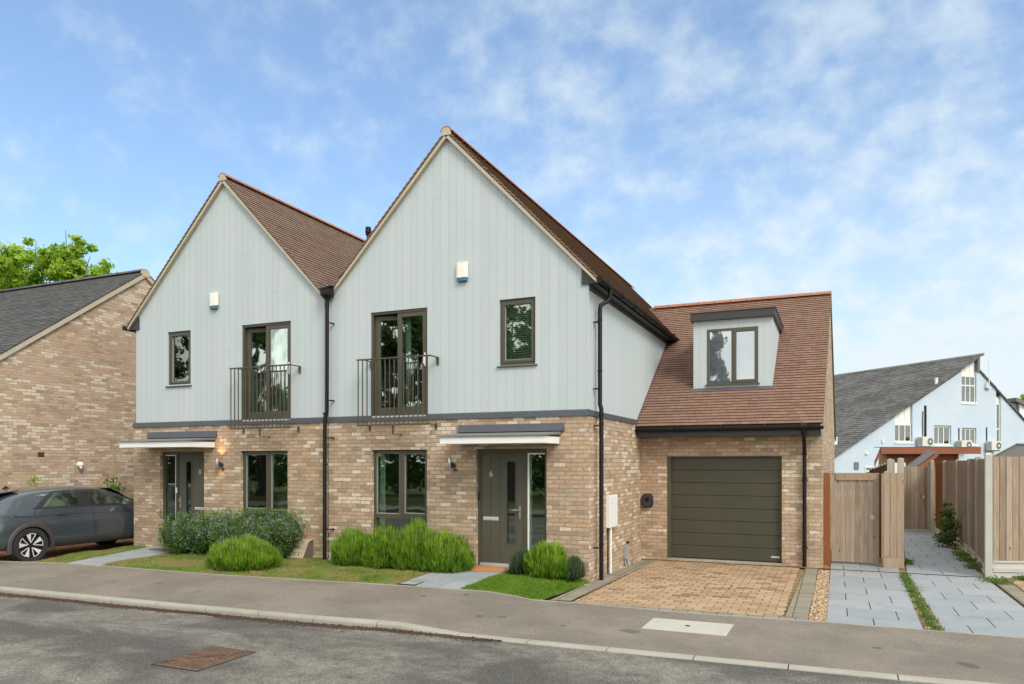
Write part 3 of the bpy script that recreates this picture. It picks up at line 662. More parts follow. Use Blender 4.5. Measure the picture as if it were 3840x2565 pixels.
def make_house(right):
    XR, XL = (0.0, -5.49) if right else (-5.51, -11.0)
    if right:
        root = empty('semi_detached_house', (-2.75, 0, 0), 'tall right-hand house with number 6 door, joined to the garage wing with a dormer', 'house', 'the two semi-detached houses')
    else:
        root = empty('semi_detached_house', (-8.25, 0, 0), 'left-hand house of the pair, number 8, with the wide flowering bush below its window', 'house', 'the two semi-detached houses')
    mx = (lambda x: x) if right else (lambda x: -11.02-x)
    def span(a, b): a, b = mx(a), mx(b); return (min(a, b), max(a, b))
    YB = 13.5
    apex_x = -2.745 if right else -8.245; APZ = 8.15
    edge = 2.96     # half width of the roof, eaves overhang included
    # --- brick walls
    gw = (-4.448, -3.2) if right else (-7.803, -6.53)
    dw = (-2.162, -0.774) if right else (-10.19, -8.853)
    b = MB()
    x0, x1 = (XL, XR+0.005) if right else (XL-0.035, XR)
    wall(b, 'Y', 0.0, x0, x1, -0.2, 2.772, [(gw[0], gw[1], 0.25, 2.205), (dw[0], dw[1], 0.02, 2.205)], 0.13)
    if right:
        wall(b, 'X', 0.005, 0.0, YB, -0.2, 2.772, [], inward=-1)
    else:
        wall(b, 'X', XL-0.035, 0.0, YB, -0.2, 2.772, [])
        
    wall(b, 'Y', YB, x0, x1, -0.2, 5.2, [])
    b.build('brick_wall', M['brick'], root)
    # --- upper cladding: rectangle with openings, gable triangle, return wall
    sw = (-1.69, -0.988) if right else (-9.961, -9.259)
    ba = (-4.475, -3.196) if right else (-7.775, -6.452)
    c = MB(); zc = 2.866
    y_ = 0.006
    cx0, cx1 = (XL, XR) if right else (XL+0.035, XR)
    wall(c, 'Y', y_, cx0, cx1, zc, 5.03, [(sw[0], sw[1], 3.71, 4.908), (ba[0], ba[1], zc-0.02 if False else 2.867, 4.902)], 0.12)
    zt = lambda x: APZ-0.05-abs(x-apex_x)*PITCH
    c.face([(cx0, y_, 5.03), (cx1, y_, 5.03), (cx1, y_, max(5.03, zt(cx1))), (apex_x, y_, zt(apex_x)), (cx0, y_, max(5.03, zt(cx0)))])
    if right: wall(c, 'X', XR, y_, YB, zc, 5.3, [], inward=-1)
    else: wall(c, 'X', cx0, y_, YB, zc, 5.3, [])
    c.build('cladding', M['clad'], root)
    # party wall hidden between the houses keeps the rooms dark
    pw = MB(); pw.box(XL if right else XR-0.02, (XL+0.02) if right else XR, 0.15, YB-0.1, -0.1, 5.0); pw.box(x0+0.1, x1-0.1, 0.25, YB-0.2, 2.68, 2.72)
    pw.box(x0+0.1, x1-0.1, 3.6, 3.7, 0, 5.3)
    pw.build('room_wall', M['room_wall'], root)
    # --- lead band between brick and boards
    l = MB()
    if right:
        l.prism([(XL, -0.030, 2.768), (XL, -0.022, 2.862), (XL, 0.006, 2.880), (XL, 0.03, 2.768)], (ba[0]-XL-0.003, 0, 0))
        l.prism([(ba[1]+0.003, -0.030, 2.768), (ba[1]+0.003, -0.022, 2.862), (ba[1]+0.003, 0.006, 2.880), (ba[1]+0.003, 0.03, 2.768)], (XR-ba[1]+0.027, 0, 0))
        l.prism([(ba[0]-0.003, -0.028, 2.768), (ba[0]-0.003, -0.020, 2.835), (ba[0]-0.003, 0.04, 2.842), (ba[0]-0.003, 0.04, 2.768)], (ba[1]-ba[0]+0.006, 0, 0))
        l.prism([(0.030, -0.030, 2.768), (0.024, -0.030, 2.862), (-0.01, -0.030, 2.878), (-0.01, -0.030, 2.768)], (0, 3.60, 0))
    else:
        l.prism([(XL-0.04, -0.030, 2.768), (XL-0.04, -0.022, 2.862), (XL-0.04, 0.006, 2.880), (XL-0.04, 0.03, 2.768)], (ba[0]-XL+0.037, 0, 0))
        l.prism([(ba[1]+0.003, -0.030, 2.768), (ba[1]+0.003, -0.022, 2.862), (ba[1]+0.003, 0.006, 2.880), (ba[1]+0.003, 0.03, 2.768)], (XR-ba[1], 0, 0))
        l.prism([(ba[0]-0.003, -0.028, 2.768), (ba[0]-0.003, -0.020, 2.835), (ba[0]-0.003, 0.04, 2.842), (ba[0]-0.003, 0.04, 2.768)], (ba[1]-ba[0]+0.006, 0, 0))
    l.build('lead_band', M['lead'], root)
    # --- roof: stepped courses, verges, ridge
    r = MB(); y0, y1 = -0.085, YB+0.1
    for s in (-1, 1):
        W = edge if (right and s == 1) or ((not right) and s == -1) else 2.752
        A = (apex_x+s*W, y0, APZ-W*PITCH); B = (apex_x+s*W, y1, APZ-W*PITCH)
        slope(r, A, B, (-s*W, 0, W*PITCH), 0.113, 0.022, jitter=0.004)
    ro = r.build('roof', M['tiles_y'], root)
    v = MB()
    for s in (-1, 1):
        W = edge if (right and s == 1) or ((not right) and s == -1) else 2.70
        N = Vector((s*math.sin(R(46)), 0, math.cos(R(46))))
        for yy in (-0.078, YB+0.02):
            P0 = Vector((apex_x, yy, APZ))-N*0.034; P1 = Vector((apex_x+s*W, yy, APZ-W*PITCH))-N*0.034
            v.prism([P0+Vector((0, 0, -0.004)), P1, P1-N*0.042, P0-N*0.042+Vector((0, 0, -0.03))], (0, 0.09, 0)); v.cut()
    v.build_each('verge_mortar', M['verge'], ro)
    rt = MB(); n = int((y1-y0)/0.33)
    for i in range(n):
        a = y0-0.005+i*(y1-y0)/n; bb = a+(y1-y0)/n-0.018
        pr = []
        for j in range(9):
            t = math.pi*(0.10+0.80*j/8); pr.append((apex_x+0.125*math.cos(t), 0, APZ-0.055+0.125*math.sin(t)))
        inn = [(apex_x+0.105*math.cos(math.pi*(0.9-0.8*j/8)), 0, APZ-0.055+0.105*math.sin(math.pi*(0.9-0.8*j/8))) for j in range(9)]
        poly = [(p[0], a, p[2]) for p in pr+inn]
        for j in range(8):
            rt.prism([(pr[j][0], a, pr[j][2]), (pr[j+1][0], a, pr[j+1][2]), (inn[7-j][0], a, inn[7-j][2]), (inn[8-j][0], a, inn[8-j][2])], (0, bb-a, 0), r=0.5)
    rt.build('ridge_tiles', M['ridge_tile'], ro)
    em = MB(); em.prism([(apex_x-0.10, -0.088, APZ-0.10), (apex_x+0.10, -0.088, APZ-0.10), (apex_x+0.085, -0.088, APZ+0.02), (apex_x, -0.088, APZ+0.062), (apex_x-0.085, -0.088, APZ+0.02)], (0, 0.03, 0)); em.build('ridge_end', M['verge'], ro)
    # --- eaves box, fascia, gutter on the outer side
    s = 1 if right else -1; xe = XR if right else XL+0.03
    ez = APZ-edge*PITCH
    bx = MB()
    zt2 = lambda dx: ez+(edge-2.745-dx)*PITCH-0.085
    a0 = -0.115
    bx.prism([(xe+s*a0, -0.03, 5.03), (xe+s*0.165, -0.03, 5.03), (xe+s*0.165, -0.03, zt2(0.165)+0.01), (xe+s*a0, -0.03, zt2(a0))], (0, 0.035, 0))
    bx.build('eaves_box_end', M['dark_fascia'], root)
    fa = MB(); fa.box(min(xe+s*0.145, xe+s*0.165), max(xe+s*0.145, xe+s*0.165), 0.006, YB, 5.005, ez-0.03)
    fa.box(min(xe, xe+s*0.145), max(xe, xe+s*0.145), 0.006, YB, 5.012, 5.026)
    fa.box(min(xe, xe+s*0.03), max(xe, xe+s*0.03), 0.02, YB, 4.94, 5.012)
    fa.build('fascia', M['dark_fascia'], root)
    gu = MB(); gx = xe+s*0.235
    for j in range(8):
        t0, t1 = math.pi*(1+j/8), math.pi*(1+(j+1)/8)
        q0 = (gx+0.058*math.cos(t0), ez-0.012+0.058*math.sin(t0)); q1 = (gx+0.058*math.cos(t1), ez-0.012+0.058*math.sin(t1))
        q2 = (gx+0.052*math.cos(t1), ez-0.012+0.052*math.sin(t1)); q3 = (gx+0.052*math.cos(t0), ez-0.012+0.052*math.sin(t0))
        gu.prism([(q0[0], -0.12, q0[1]), (q1[0], -0.12, q1[1]), (q2[0], -0.12, q2[1]), (q3[0], -0.12, q3[1])], (0, YB+0.1, 0))
    gu.lathe([(0.058, -0.125), (0.058, -0.12)], (gx, 0, ez-0.012), 16, 'Y')
    for i in range(14):
        gu.lathe([(0.064, 0.0), (0.064, 0.035)], (gx, 0.28+i*0.95, ez-0.018), 14, 'Y'); gu.box(min(gx, xe+s*0.15), max(gx, xe+s*0.15), 0.28+i*0.95, 0.315+i*0.95, ez-0.06, ez-0.03)
    gu.build('gutter', M['black'], root, smooth=True)
    # --- windows
    if right:
        window(root, gw[0], gw[1], 0.25, 2.205, 0.03, mulls=[(-3.864, -3.765, 0.95, 2.145)], trans=[(gw[0]+0.06, gw[1]-0.06, 0.875, 0.955)],
               cas=[(-3.790, -3.235, 0.93, 2.17)], sill=True, curtain=[(-4.37, -4.24, 0.3, 2.15)], beads=[(gw[0]+0.06, -3.864, 0.955, 2.145)])
        window(root, sw[0], sw[1], 3.71, 4.905, 0.0, cas=[(sw[0]+0.045, sw[1]-0.045, 3.765, 4.86)], gl='glass', slats=(sw[0]+0.09, sw[1]-0.09, 3.80, 4.83, 27))
    else:
        window(root, gw[0], gw[1], 0.25, 2.205, 0.03, mulls=[(-7.13, -7.035, 0.95, 2.145)], trans=[(gw[0]+0.06, gw[1]-0.06, 0.875, 0.955)],
               cas=[(-7.77, -7.11, 0.93, 2.17)], sill=True, curtain=[(-7.66, -7.40, 0.3, 2.12)], beads=[(-7.035, gw[1]-0.06, 0.955, 2.145)])
        window(root, sw[0], sw[1], 3.69, 4.905, 0.0, cas=[(sw[0]+0.045, sw[1]-0.045, 3.745, 4.86)], gl='glass', curtain=[(sw[0]+0.10, sw[0]+0.27, 3.8, 4.8)])
    # --- full-height doors behind the railing: the left leaf stands ajar inward
    f = MB(); ring(f, ba[0], ba[1], 2.845, 4.90, 0.03, 0.13, 0.045)
    mid = -3.85 if right else -7.12
    bo = f.build('balcony_door', M['olive'], root)
    lf = MB(); ring(lf, mid-0.03, ba[1]-0.035, 2.89, 4.855, 0.045, 0.105, 0.085, 0.15); lo = lf.build('leaf', M['olive'], bo)
    g = MB(); g.box(mid+0.03, ba[1]-0.10, 0.07, 0.076, 3.0, 4.79); g.build('pane', M['glass_bright'], bo)
    xo = 0.055
    lf = MB(Matrix.Translation((ba[0]+0.05, 0.11, 0)) @ Matrix.Rotation(R(9), 4, 'Z')); w_ = mid-ba[0]-0.02
    ring(lf, 0, w_+0.04, 2.89, 4.84, 0.0, 0.06, 0.085, 0.15); lf.build('leaf', M['olive'], bo)
    g = MB(lf.xf); g.box(0.06, w_-0.03, 0.03, 0.036, 3.0, 4.78); g.build('pane', M['glass_bright'], bo)
    jb = MB(); jb.box(ba[0]+0.045, ba[0]+0.12, 0.13, 0.30, 2.89, 4.86); jb.build('jamb', M['olive'], bo)
    hd = MB(); hx = ba[1]-0.065
    hd.box(hx-0.012, hx+0.012, 0.02, 0.045, 3.80, 4.05); hd.tube([(hx, 0.03, 3.98), (hx, -0.015, 3.98), (hx, -0.018, 3.84)], 0.009, 8); hd.build('handle', M['white'], bo)
    th_ = MB(); th_.box(ba[0]+0.03, ba[1]-0.03, 0.0, 0.05, 2.838, 2.866); th_.build('threshold', M['alu'], bo)
    ct = MB()
    def drape(a, b_, e, h, y, mat, name='curtain'):
        cb = MB(); n = max(6, int((b_-a)/0.02)); V = []; F = []
        for i in range(n+1):
            x = a+(b_-a)*i/n; yy = y+0.022*math.sin(i*1.7); V += [(x, yy, e), (x, yy, h)]
        for i in range(n): F.append((2*i, 2*i+2, 2*i+3, 2*i+1))
        cb.mesh(V, F); o = cb.build(name, M[mat], bo, smooth=True); s_ = o.modifiers.new('thick', 'SOLIDIFY'); s_.thickness = 0.004
    if right:
        drape(mid+0.06, mid+0.19, 2.9, 4.8, 0.2, 'curtain')
    else:
        sh = MB()
        for (a, b_) in ((ba[0]+0.14, mid-0.06), (mid+0.10, ba[1]-0.10)):
            ring(sh, a, b_, 2.92, 3.76, 0.22, 0.245, 0.04)
            for i in range(15): sh.box(a+0.03, b_-0.03, 0.225, 0.238, 2.965+i*0.052, 2.998+i*0.052)
        sh.build('shutter', M['shutter'], bo)
        drape(mid+0.08, mid+0.17, 2.9, 4.8, 0.30, 'curtain')
    # --- railing in front of it
    ra, rb = (-4.575, -2.955) if right else (-7.80, -6.20)
    rl = MB(); yr = -0.30
    rl.box(ra, rb, yr-0.028, yr+0.028, 3.925, 3.948); rl.box(rb-0.03, rb+0.02, yr-0.02, -0.02, 3.928, 3.943); rl.box(ra+0.10, ra+0.14, yr+0.02, -0.02, 3.928, 3.943)
    rl.build('top_rail', M['olive'], None) if False else None
    rail = rl.build('balcony_railing', M['olive'], root)
    q = MB(); nb = 16
    for i in range(nb): 
        x = ra+0.02+(rb-0.06-ra-0.02)*i/(nb-1); q.box(x-0.008, x+0.008, yr-0.008, yr+0.008, 2.68, 3.93); q.cut()
    q.build_each('bar', M['olive'], rail)
    q = MB(); q.box(ra, rb, yr-0.025, yr+0.025, 2.655, 2.685); q.box(ra+0.07, ra+0.11, yr+0.02, 0.0, 2.66, 2.676); q.box(rb-0.06, rb-0.02, yr+0.02, 0.0, 2.66, 2.676)
    q.box(ra+0.07, ra+0.11, -0.012, 0.0, 2.58, 2.70); q.box(rb-0.06, rb-0.02, -0.012, 0.0, 2.58, 2.70)
    q.box((ra+rb)/2-0.022, (ra+rb)/2+0.022, yr-0.004, yr+0.008, 2.50, 2.664); q.box((ra+rb)/2-0.022, (ra+rb)/2+0.022, yr+0.0, 0.0, 2.492, 2.504)
    q.build('bottom_rail', M['olive'], rail)
    q = MB()
    for x in (rb-0.01, ra+0.12): q.box(x-0.02, x+0.025, -0.022, 0.004, 3.80, 3.945); q.cut()
    q.build_each('bracket', M['olive'], rail)
    # --- front door with side light
    yd = 0.10
    fr = MB(); ring(fr, dw[0], dw[1], 0.06, 2.205, yd-0.02, yd+0.06, 0.062, 0.02)
    sl = (-1.235, -1.175) if right else (-9.79, -9.73)      # mullion between leaf and side light
    fr.box(sl[0], sl[1], yd-0.021, yd+0.06, 0.08, 2.143)
    do = fr.build('front_door', M['olive'], root)
    L0, L1 = (dw[0]+0.062, sl[0]) if right else (sl[1], dw[1]-0.062)
    gx0, gx1 = (-1.585, -1.405) if right else (-9.50, -9.33)
    lv = MB(); gz0, gz1 = 0.475, 1.985
    gr = [L0+(L1-L0)*q_ for q_ in ((0.22, 0.43) if right else (0.57, 0.79))]
    xs = sorted([L0+0.004, gx0, gx1, L1-0.004]+gr)
    for i in range(len(xs)-1):
        a, b_ = xs[i], xs[i+1]
        ga = 0.003 if a in gr else 0; gb = 0.003 if b_ in gr else 0
        if abs(a-gx0) < 1e-6:
            lv.box(a, b_, yd, yd+0.045, 0.115, gz0); lv.box(a, b_, yd, yd+0.045, gz1, 2.138)
        else: lv.box(a+ga, b_-gb, yd, yd+0.045, 0.115, 2.138)
    lv.box(L0+0.01, L1-0.01, yd+0.006, yd+0.04, 0.12, gz0-0.01)
    leafo = lv.build('door_leaf', M['door'], do)
    ringm = MB(); ring(ringm, gx0-0.012, gx1+0.012, gz0-0.012, gz1+0.012, yd-0.008, yd+0.001, 0.022); ringm.build('glazing_bead', M['door'], do)
    g = MB(); g.box(gx0, gx1, yd+0.018, yd+0.024, gz0, gz1); g.build('door_pane', M['glass'], do)
    S0, S1 = (sl[1], dw[1]-0.03) if right else (dw[0]+0.03, sl[0])
    sf = MB(); ring(sf, S0+0.004, S1-0.004, 0.12, 2.13, yd-0.012, yd+0.03, 0.026 if right else 0.022); sf.build('side_light_trim', M['white'], do)
    g = MB(); g.box(S0+0.01, S1-0.01, yd+0.012, yd+0.018, 0.13, 2.12); g.build('side_light', M['glass'], do)
    cs = MB(); cs.box(S0+0.03, S0+(0.065 if right else 0.13), yd+0.04, yd+0.05, 0.15, 2.1); cs.build('curtain', M['curtain'], do)
    if not right: cs = MB(); cs.box(S0+0.13, S1-0.02, yd+0.055, yd+0.06, 0.15, 2.1); cs.build('interior_panel', M['shutter'], do)  # pale green panel added to stand for the bright interior behind the glass
    tr = MB(); tr.box(L0-0.02, (L1+0.02) if right else L1+0.02, yd-0.045, yd+0.05, 0.062, 0.088); tr.box(L0-0.01, L1+0.01, yd-0.03, yd+0.0, 0.090, 0.116); tr.build('threshold', M['alu'], do)
    h = MB(); hx = -1.325 if right else -9.665; hs = -1 if right else 1
    h.box(hx-0.016, hx+0.016, yd-0.012, yd+0.001, 0.935, 1.175); h.tube([(hx, yd-0.01, 1.10), (hx, yd-0.055, 1.10), (hx+hs*(-0.0), yd-0.058, 1.10), (hx-0.13*(1 if right else -0.3), yd-0.058, 1.10)], 0.010, 10)
    h.lathe([(0.013, -0.02), (0.013, 0.0)], (hx, yd, 0.985), 12, 'Y'); h.build('handle', M['steel'], do, smooth=True)
    lp = MB(); lx = (-2.058, -1.747) if right else (-9.23, -8.96)
    lp.box(lx[0], lx[1], yd-0.010, yd, 0.895, 0.962); lp.box(lx[0]+0.02, lx[1]-0.02, yd-0.016, yd-0.009, 0.908, 0.95); lp.build('letter_plate', M['alu'], do, bevel=0.003)
    text_obj('door_number', '6' if right else '8', 0.155, (-1.90 if right else -9.075, yd-0.004, 1.745), (R(90), 0, 0), 'number', do, 0.003)
    bl = MB()
    if right: bl.box(dw[0]+0.004, dw[0]+0.045, yd-0.045, yd-0.018, 1.27, 1.40); bl.build('doorbell', M['black_matt'], do, bevel=0.004)
    else: bl.box(-9.785, -9.74, yd-0.045, yd-0.019, 1.27, 1.39); bl.build('doorbell', M['white'], do, bevel=0.004)
    # --- canopy
    ca_, cb_ = (-2.50, -0.53) if right else (-10.56, -8.53)
    cp = MB(); cp.box(ca_, cb_, -0.75, -0.005, 2.287, 2.405); co = cp.build('door_canopy', M['white_paint'], root)
    rf = MB(); rf.prism([(ca_-0.03, -0.78, 2.407), (ca_-0.03, -0.78, 2.425), (ca_-0.03, -0.002, 2.50), (ca_-0.03, -0.002, 2.45)], (cb_-ca_+0.06, 0, 0)); rf.build('canopy_top', M['felt'], co)
    lf = MB(); la, lb = (-2.52, -0.44) if right else (-10.57, -8.46)
    for i in range(3 if right else 2):
        n_ = 3 if right else 2; a = la+(lb-la)*i/n_; e = 0.0015*i
        lf.prism([(a, -0.045-e, 2.515), (a, -0.020-e, 2.645), (a, -0.002, 2.652), (a, -0.002, 2.505)], ((lb-la)/n_+(0.02 if i < n_-1 else 0), 0, 0))
    lf.build('lead_flashing', M['lead'], co)
    # --- lamp, alarm box
    lx = -2.655 if right else -8.355
    la_ = MB(); la_.lathe([(0.030, 1.855), (0.032, 1.86), (0.032, 2.03), (0.030, 2.035)], (lx, -0.115, 0), 18); lo_ = la_.build('wall_lamp', M['steel'], root, smooth=True, label=None if right else 'lit steel wall lamp')
    br = MB(); br.box(lx-0.02, lx+0.03, -0.085, -0.02, 1.88, 1.96); br.lathe([(0.045, -0.03), (0.045, -0.002)], (lx+0.03, 0, 1.90), 18, 'Y'); br.lathe([(0.024, -0.045), (0.024, -0.0)], (lx+0.075, 0, 1.82), 12, 'Y'); br.build('lamp_bracket', M['dark_fascia'], lo_)
    ax = -2.43 if right else -8.53
    al = MB(); al.prism([(ax-0.115, -0.01, 5.38), (ax-0.115, -0.055, 5.375), (ax-0.07, -0.075, 5.37), (ax+0.07, -0.075, 5.37), (ax+0.115, -0.055, 5.375), (ax+0.115, -0.01, 5.38)], (0, 0, 0.28))
    ao = al.build('alarm_box', M['cream_box'], root, bevel=0.008)
    al = MB(); al.prism([(ax-0.105, -0.01, 5.30), (ax-0.105, -0.05, 5.31), (ax-0.06, -0.065, 5.305), (ax+0.06, -0.065, 5.305), (ax+0.105, -0.05, 5.31), (ax+0.105, -0.01, 5.30)], (0, 0, 0.073)); al.build('alarm_base', M['blue_box'], ao, bevel=0.012)
    return root

HR = make_house(True)
HL = make_house(False)
# the lit lamp beside the left door throws warm light up and down the brick
for dz, up in ((0.05, 1), (-0.05, -1)):
    ld = bpy.data.lights.new('wall_lamp_light', 'SPOT'); ld.energy = 7; ld.color = (1.0, 0.50, 0.17); ld.spot_size = R(75); ld.spot_blend = 0.6; ld.shadow_soft_size = 0.02
    lo = bpy.data.objects.new('wall_lamp_light', ld); col.objects.link(lo); lo.parent = HL
    lo.location = Vector((-8.355, -0.115, 1.95+up*0.09))-Vector(HL.location)
    lo.rotation_euler = (R(180) if up > 0 else 0, 0, 0)
    lo.rotation_euler = Vector((0.12, 0.35, up*1.0)).to_track_quat('-Z', 'Y').to_euler()

# --- shared valley outlet and its downpipe (part of the right house)
px_ = -5.47
h = MB(); h.lathe([(0.045, 5.185), (0.05, 5.22), (0.135, 5.30), (0.14, 5.41), (0.15, 5.415), (0.15, 5.43)], (px_+0.045, -0.12, 0), 8)
hop = h.build('rain_hopper', M['black'], HR)
h = MB(); h.prism([(px_-0.13, -0.21, 5.43), (px_+0.20, -0.21, 5.47), (px_+0.20, 0.02, 5.48), (px_-0.13, 0.02, 5.445)], (0, 0, 0.02)); h.prism([(px_-0.10, -0.05, 5.45), (px_+0.16, -0.05, 5.45), (px_+0.07, -0.05, 5.53), (px_-0.0, -0.05, 5.53)], (0, 0.06, 0)); h.build('valley_lead', M['lead'], hop)
d = MB(); d.tube([(px_+0.04, -0.12, 5.2), (px_+0.035, -0.115, 4.0), (px_+0.03, -0.115, 2.98), (px_-0.01, -0.125, 2.84), (px_-0.01, -0.13, -0.02)], 0.039, 12)
for z in (5.12, 5.06, 2.92, 1.9, 0.6): d.lathe([(0.046, 0), (0.046, 0.035)], (px_+(0.035 if z > 2.95 else -0.01), -0.118, z), 12)
pipe = d.build('downpipe', M['black'], HR, smooth=True)
d = MB()
for z in (4.75, 3.2, 2.45, 0.62): d.box(px_+0.03, px_+0.13, -0.12, -0.09, z-0.008, z+0.008); d.box(px_+0.10, px_+0.13, -0.12, 0.0, z-0.012, z+0.012); d.cut()
d.build_each('bracket', M['black'], pipe)

# ------------------------------------------------------------------ right house: side wall fittings
d = MB(); gxx = 0.235; ez_ = 8.15-2.96*PITCH
d.tube([(gxx, 0.52, ez_-0.06), (gxx, 0.52, ez_-0.17), (gxx-0.03, 0.50, ez_-0.26), (0.11, 0.36, ez_-0.36), (0.10, 0.345, ez_-0.44), (0.10, 0.345, 2.98), (0.125, 0.345, 2.90), (0.125, 0.345, -0.10)], 0.039, 12)
for z, x in ((4.45, 0.10), (3.55, 0.10), (2.78, 0.125), (2.62, 0.125), (0.5, 0.125)): d.lathe([(0.046, 0), (0.046, 0.035)], (x, 0.345, z), 12)
pipe2 = d.build('downpipe', M['black'], HR, smooth=True)
d = MB()
for z in (4.42, 3.25, 2.60, 0.46): d.box(0.0, 0.10, 0.26, 0.285, z-0.012, z+0.012); d.box(0.04, 0.07, 0.27, 0.345, z-0.008, z+0.008); d.cut()
d.build_each('bracket', M['black'], pipe2)
mbx = MB(); mbx.box(0.005, 0.085, 1.03, 1.54, 0.745, 1.345); mo = mbx.build('meter_box', M['white'], HR, bevel=0.006)
q = MB(); q.box(0.085, 0.092, 1.045, 1.525, 0.76, 1.33); q.build('meter_door', M['white'], mo, bevel=0.003)
q = MB(); q.box(0.0915, 0.098, 1.06, 1.075, 0.85, 0.88); q.cut(); q.box(0.0915, 0.098, 1.06, 1.075, 1.20, 1.23); q.build_each('hinge', M['grey_pipe'], mo)
q = MB(); q.tube([(0.04, 1.215, 0.745), (0.04, 1.215, -0.12)], 0.026, 12); q.build('white_pipe', M['white'], mo, smooth=True)
q = MB(); q.tube([(0.015, 1.12, 0.745), (0.015, 1.12, -0.12)], 0.010, 8); q.build('black_cable', M['black'], mo, smooth=True)
g = MB(); g.box(0.005, 0.065, 2.26, 2.36, 0.03, 0.30); g.tube([(0.06, 2.31, 0.06), (0.075, 2.34, -0.02), (0.10, 2.34, -0.12)], 0.028, 10); g.box(0.02, 0.05, 2.27, 2.34, 0.03, -0.10)
go = g.build('grey_conduit', M['grey_pipe'], HR, bevel=0.008)
g = MB(); g.lathe([(0.022, 0.0), (0.03, 0.02), (0.022, 0.05)], (0.005, 2.52, 0.335), 12, 'X'); g.build('pipe_outlet', M['black'], go)

# ------------------------------------------------------------------ garage wing
Y0 = 3.71
SPL = 0.024
gX = lambda y: 3.655+(y-Y0)*SPL
GY = 12.6
RY, RZ = 8.35, gz(8.35)
g = MB()
wall(g, 'Y', Y0, 0.0, gX(Y0), -0.25, 2.62, [(0.574, 2.90, -0.20, 2.09)], 0.16)
g.face([(gX(Y0), Y0, -0.25), (gX(GY), GY, -0.25), (gX(GY), GY, 2.62), (gX(RY), RY, RZ-0.05), (gX(Y0), Y0, gz(Y0)-0.05)])
g.face([(gX(GY), GY, -0.25), (0, GY, -0.25), (0, GY, 2.7), (gX(GY), GY, 2.7)])
g.build('garage_wall', M['brick'], HR)
YE = 3.22
r = MB()
def gslope(yE, yR, zE, zR, sgn):
    n = round(math.hypot(yR-yE, zR-zE)/0.115)
    sN = Vector((0, -(zR-zE), (yR-yE)*1.0)).normalized()
    if sN.z < 0: sN = -sN
    for i in range(n):
        a, b_ = i/n, (i+1)/n
        ya, yb = yE+(yR-yE)*a, yE+(yR-yE)*b_; za, zb = zE+(zR-zE)*a, zE+(zR-zE)*b_
        V = []
        for side in (0, 1):
            for (y, z, t) in ((ya+0.012*sgn, za+0.008, -0.006), (ya, za, 0.022+rnd.uniform(-.002, .002)), (yb+0.025*sgn, zb+0.017, 0.0005), (yb+0.025*sgn, zb+0.017, -0.03)):
                x = -0.95 if side == 0 else gX(y)+0.035
                V.append(Vector((x, y, z))+sN*t)
        r.mesh(V, [(0, 3, 2, 1), (4, 5, 6, 7), (1, 2, 6, 5), (0, 1, 5, 4), (2, 3, 7, 6), (0, 4, 7, 3)])
gslope(YE, RY, gz(YE), RZ, 1)
gslope(2*RY-YE, RY, gz(YE), RZ, -1)
gr_ = r.build('garage_roof', M['tiles_x'], HR)
rt = MB(); n = 11
for i in range(n):
    a = -0.75+i*(gX(RY)+0.05+0.75)/n; bb = a+(gX(RY)+0.05+0.75)/n-0.014
    for j in range(8):
        t0, t1 = math.pi*(0.08+0.84*j/8), math.pi*(0.08+0.84*(j+1)/8)
        rt.prism([(a, RY+0.12*math.cos(t0), RZ-0.035+0.12*math.sin(t0)), (a, RY+0.12*math.cos(t1), RZ-0.035+0.12*math.sin(t1)), (a, RY+0.10*math.cos(t1), RZ-0.035+0.10*math.sin(t1)), (a, RY+0.10*math.cos(t0), RZ-0.035+0.10*math.sin(t0))], (bb-a, 0, 0), r=0.5)
rt.build('ridge_tiles', M['ridge_tile'], gr_)
v = MB()
for (ya, za, yb, zb) in ((YE, gz(YE), RY, RZ), (2*RY-YE, gz(YE), RY, RZ)):
    v.prism([(gX(ya)-0.01, ya, za-0.035), (gX(yb)-0.01, yb, zb-0.035), (gX(yb)-0.01, yb, zb-0.075), (gX(ya)-0.01, ya, za-0.075)], (0.04, 0, 0)); v.cut()
v.build_each('verge_mortar', M['verge'], gr_)
v = MB()  # white flecks of mortar where the tiles meet the boarded wall: a flashing upstand
v.prism([(0.0, 3.36, gz(3.36)+0.02), (0.0, 6.55, gz(6.55)+0.02), (0.0, 6.55, gz(6.55)+0.05), (0.0, 3.36, gz(3.36)+0.05)], (0.008, 0, 0)); v.build('abutment_flashing', M['lead'], gr_)
f = MB(); f.box(0.03, gX(Y0)-0.02, YE+0.06, YE+0.085, 2.50, gz(YE)+0.0); f.box(0.03, gX(Y0)-0.02, YE+0.085, Y0, 2.50, 2.515); f.build('garage_fascia', M['dark_fascia'], HR)
gu = MB(); gy_ = YE+0.0; gzz = gz(YE)-0.055
for j in range(8):
    t0, t1 = math.pi*(1+j/8), math.pi*(1+(j+1)/8)
    gu.prism([(-0.02, gy_+0.06*math.cos(t0), gzz+0.06*math.sin(t0)), (-0.02, gy_+0.06*math.cos(t1), gzz+0.06*math.sin(t1)), (-0.02, gy_+0.054*math.cos(t1), gzz+0.054*math.sin(t1)), (-0.02, gy_+0.054*math.cos(t0), gzz+0.054*math.sin(t0))], (gX(Y0)+0.05, 0, 0))
for x in (-0.02, gX(Y0)+0.028): gu.lathe([(0.06, 0.0), (0.06, 0.004)], (x, gy_, gzz), 16, 'X')
for x in (0.9, 1.75, 2.6): gu.lathe([(0.063, 0.0), (0.063, 0.03)], (x, gy_, gzz-0.004), 16, 'X')
gu.lathe([(0.066, 0.0), (0.066, 0.12)], (3.27, gy_, gzz-0.004), 16, 'X')
gu.build('garage_gutter', M['black'], HR, smooth=True)
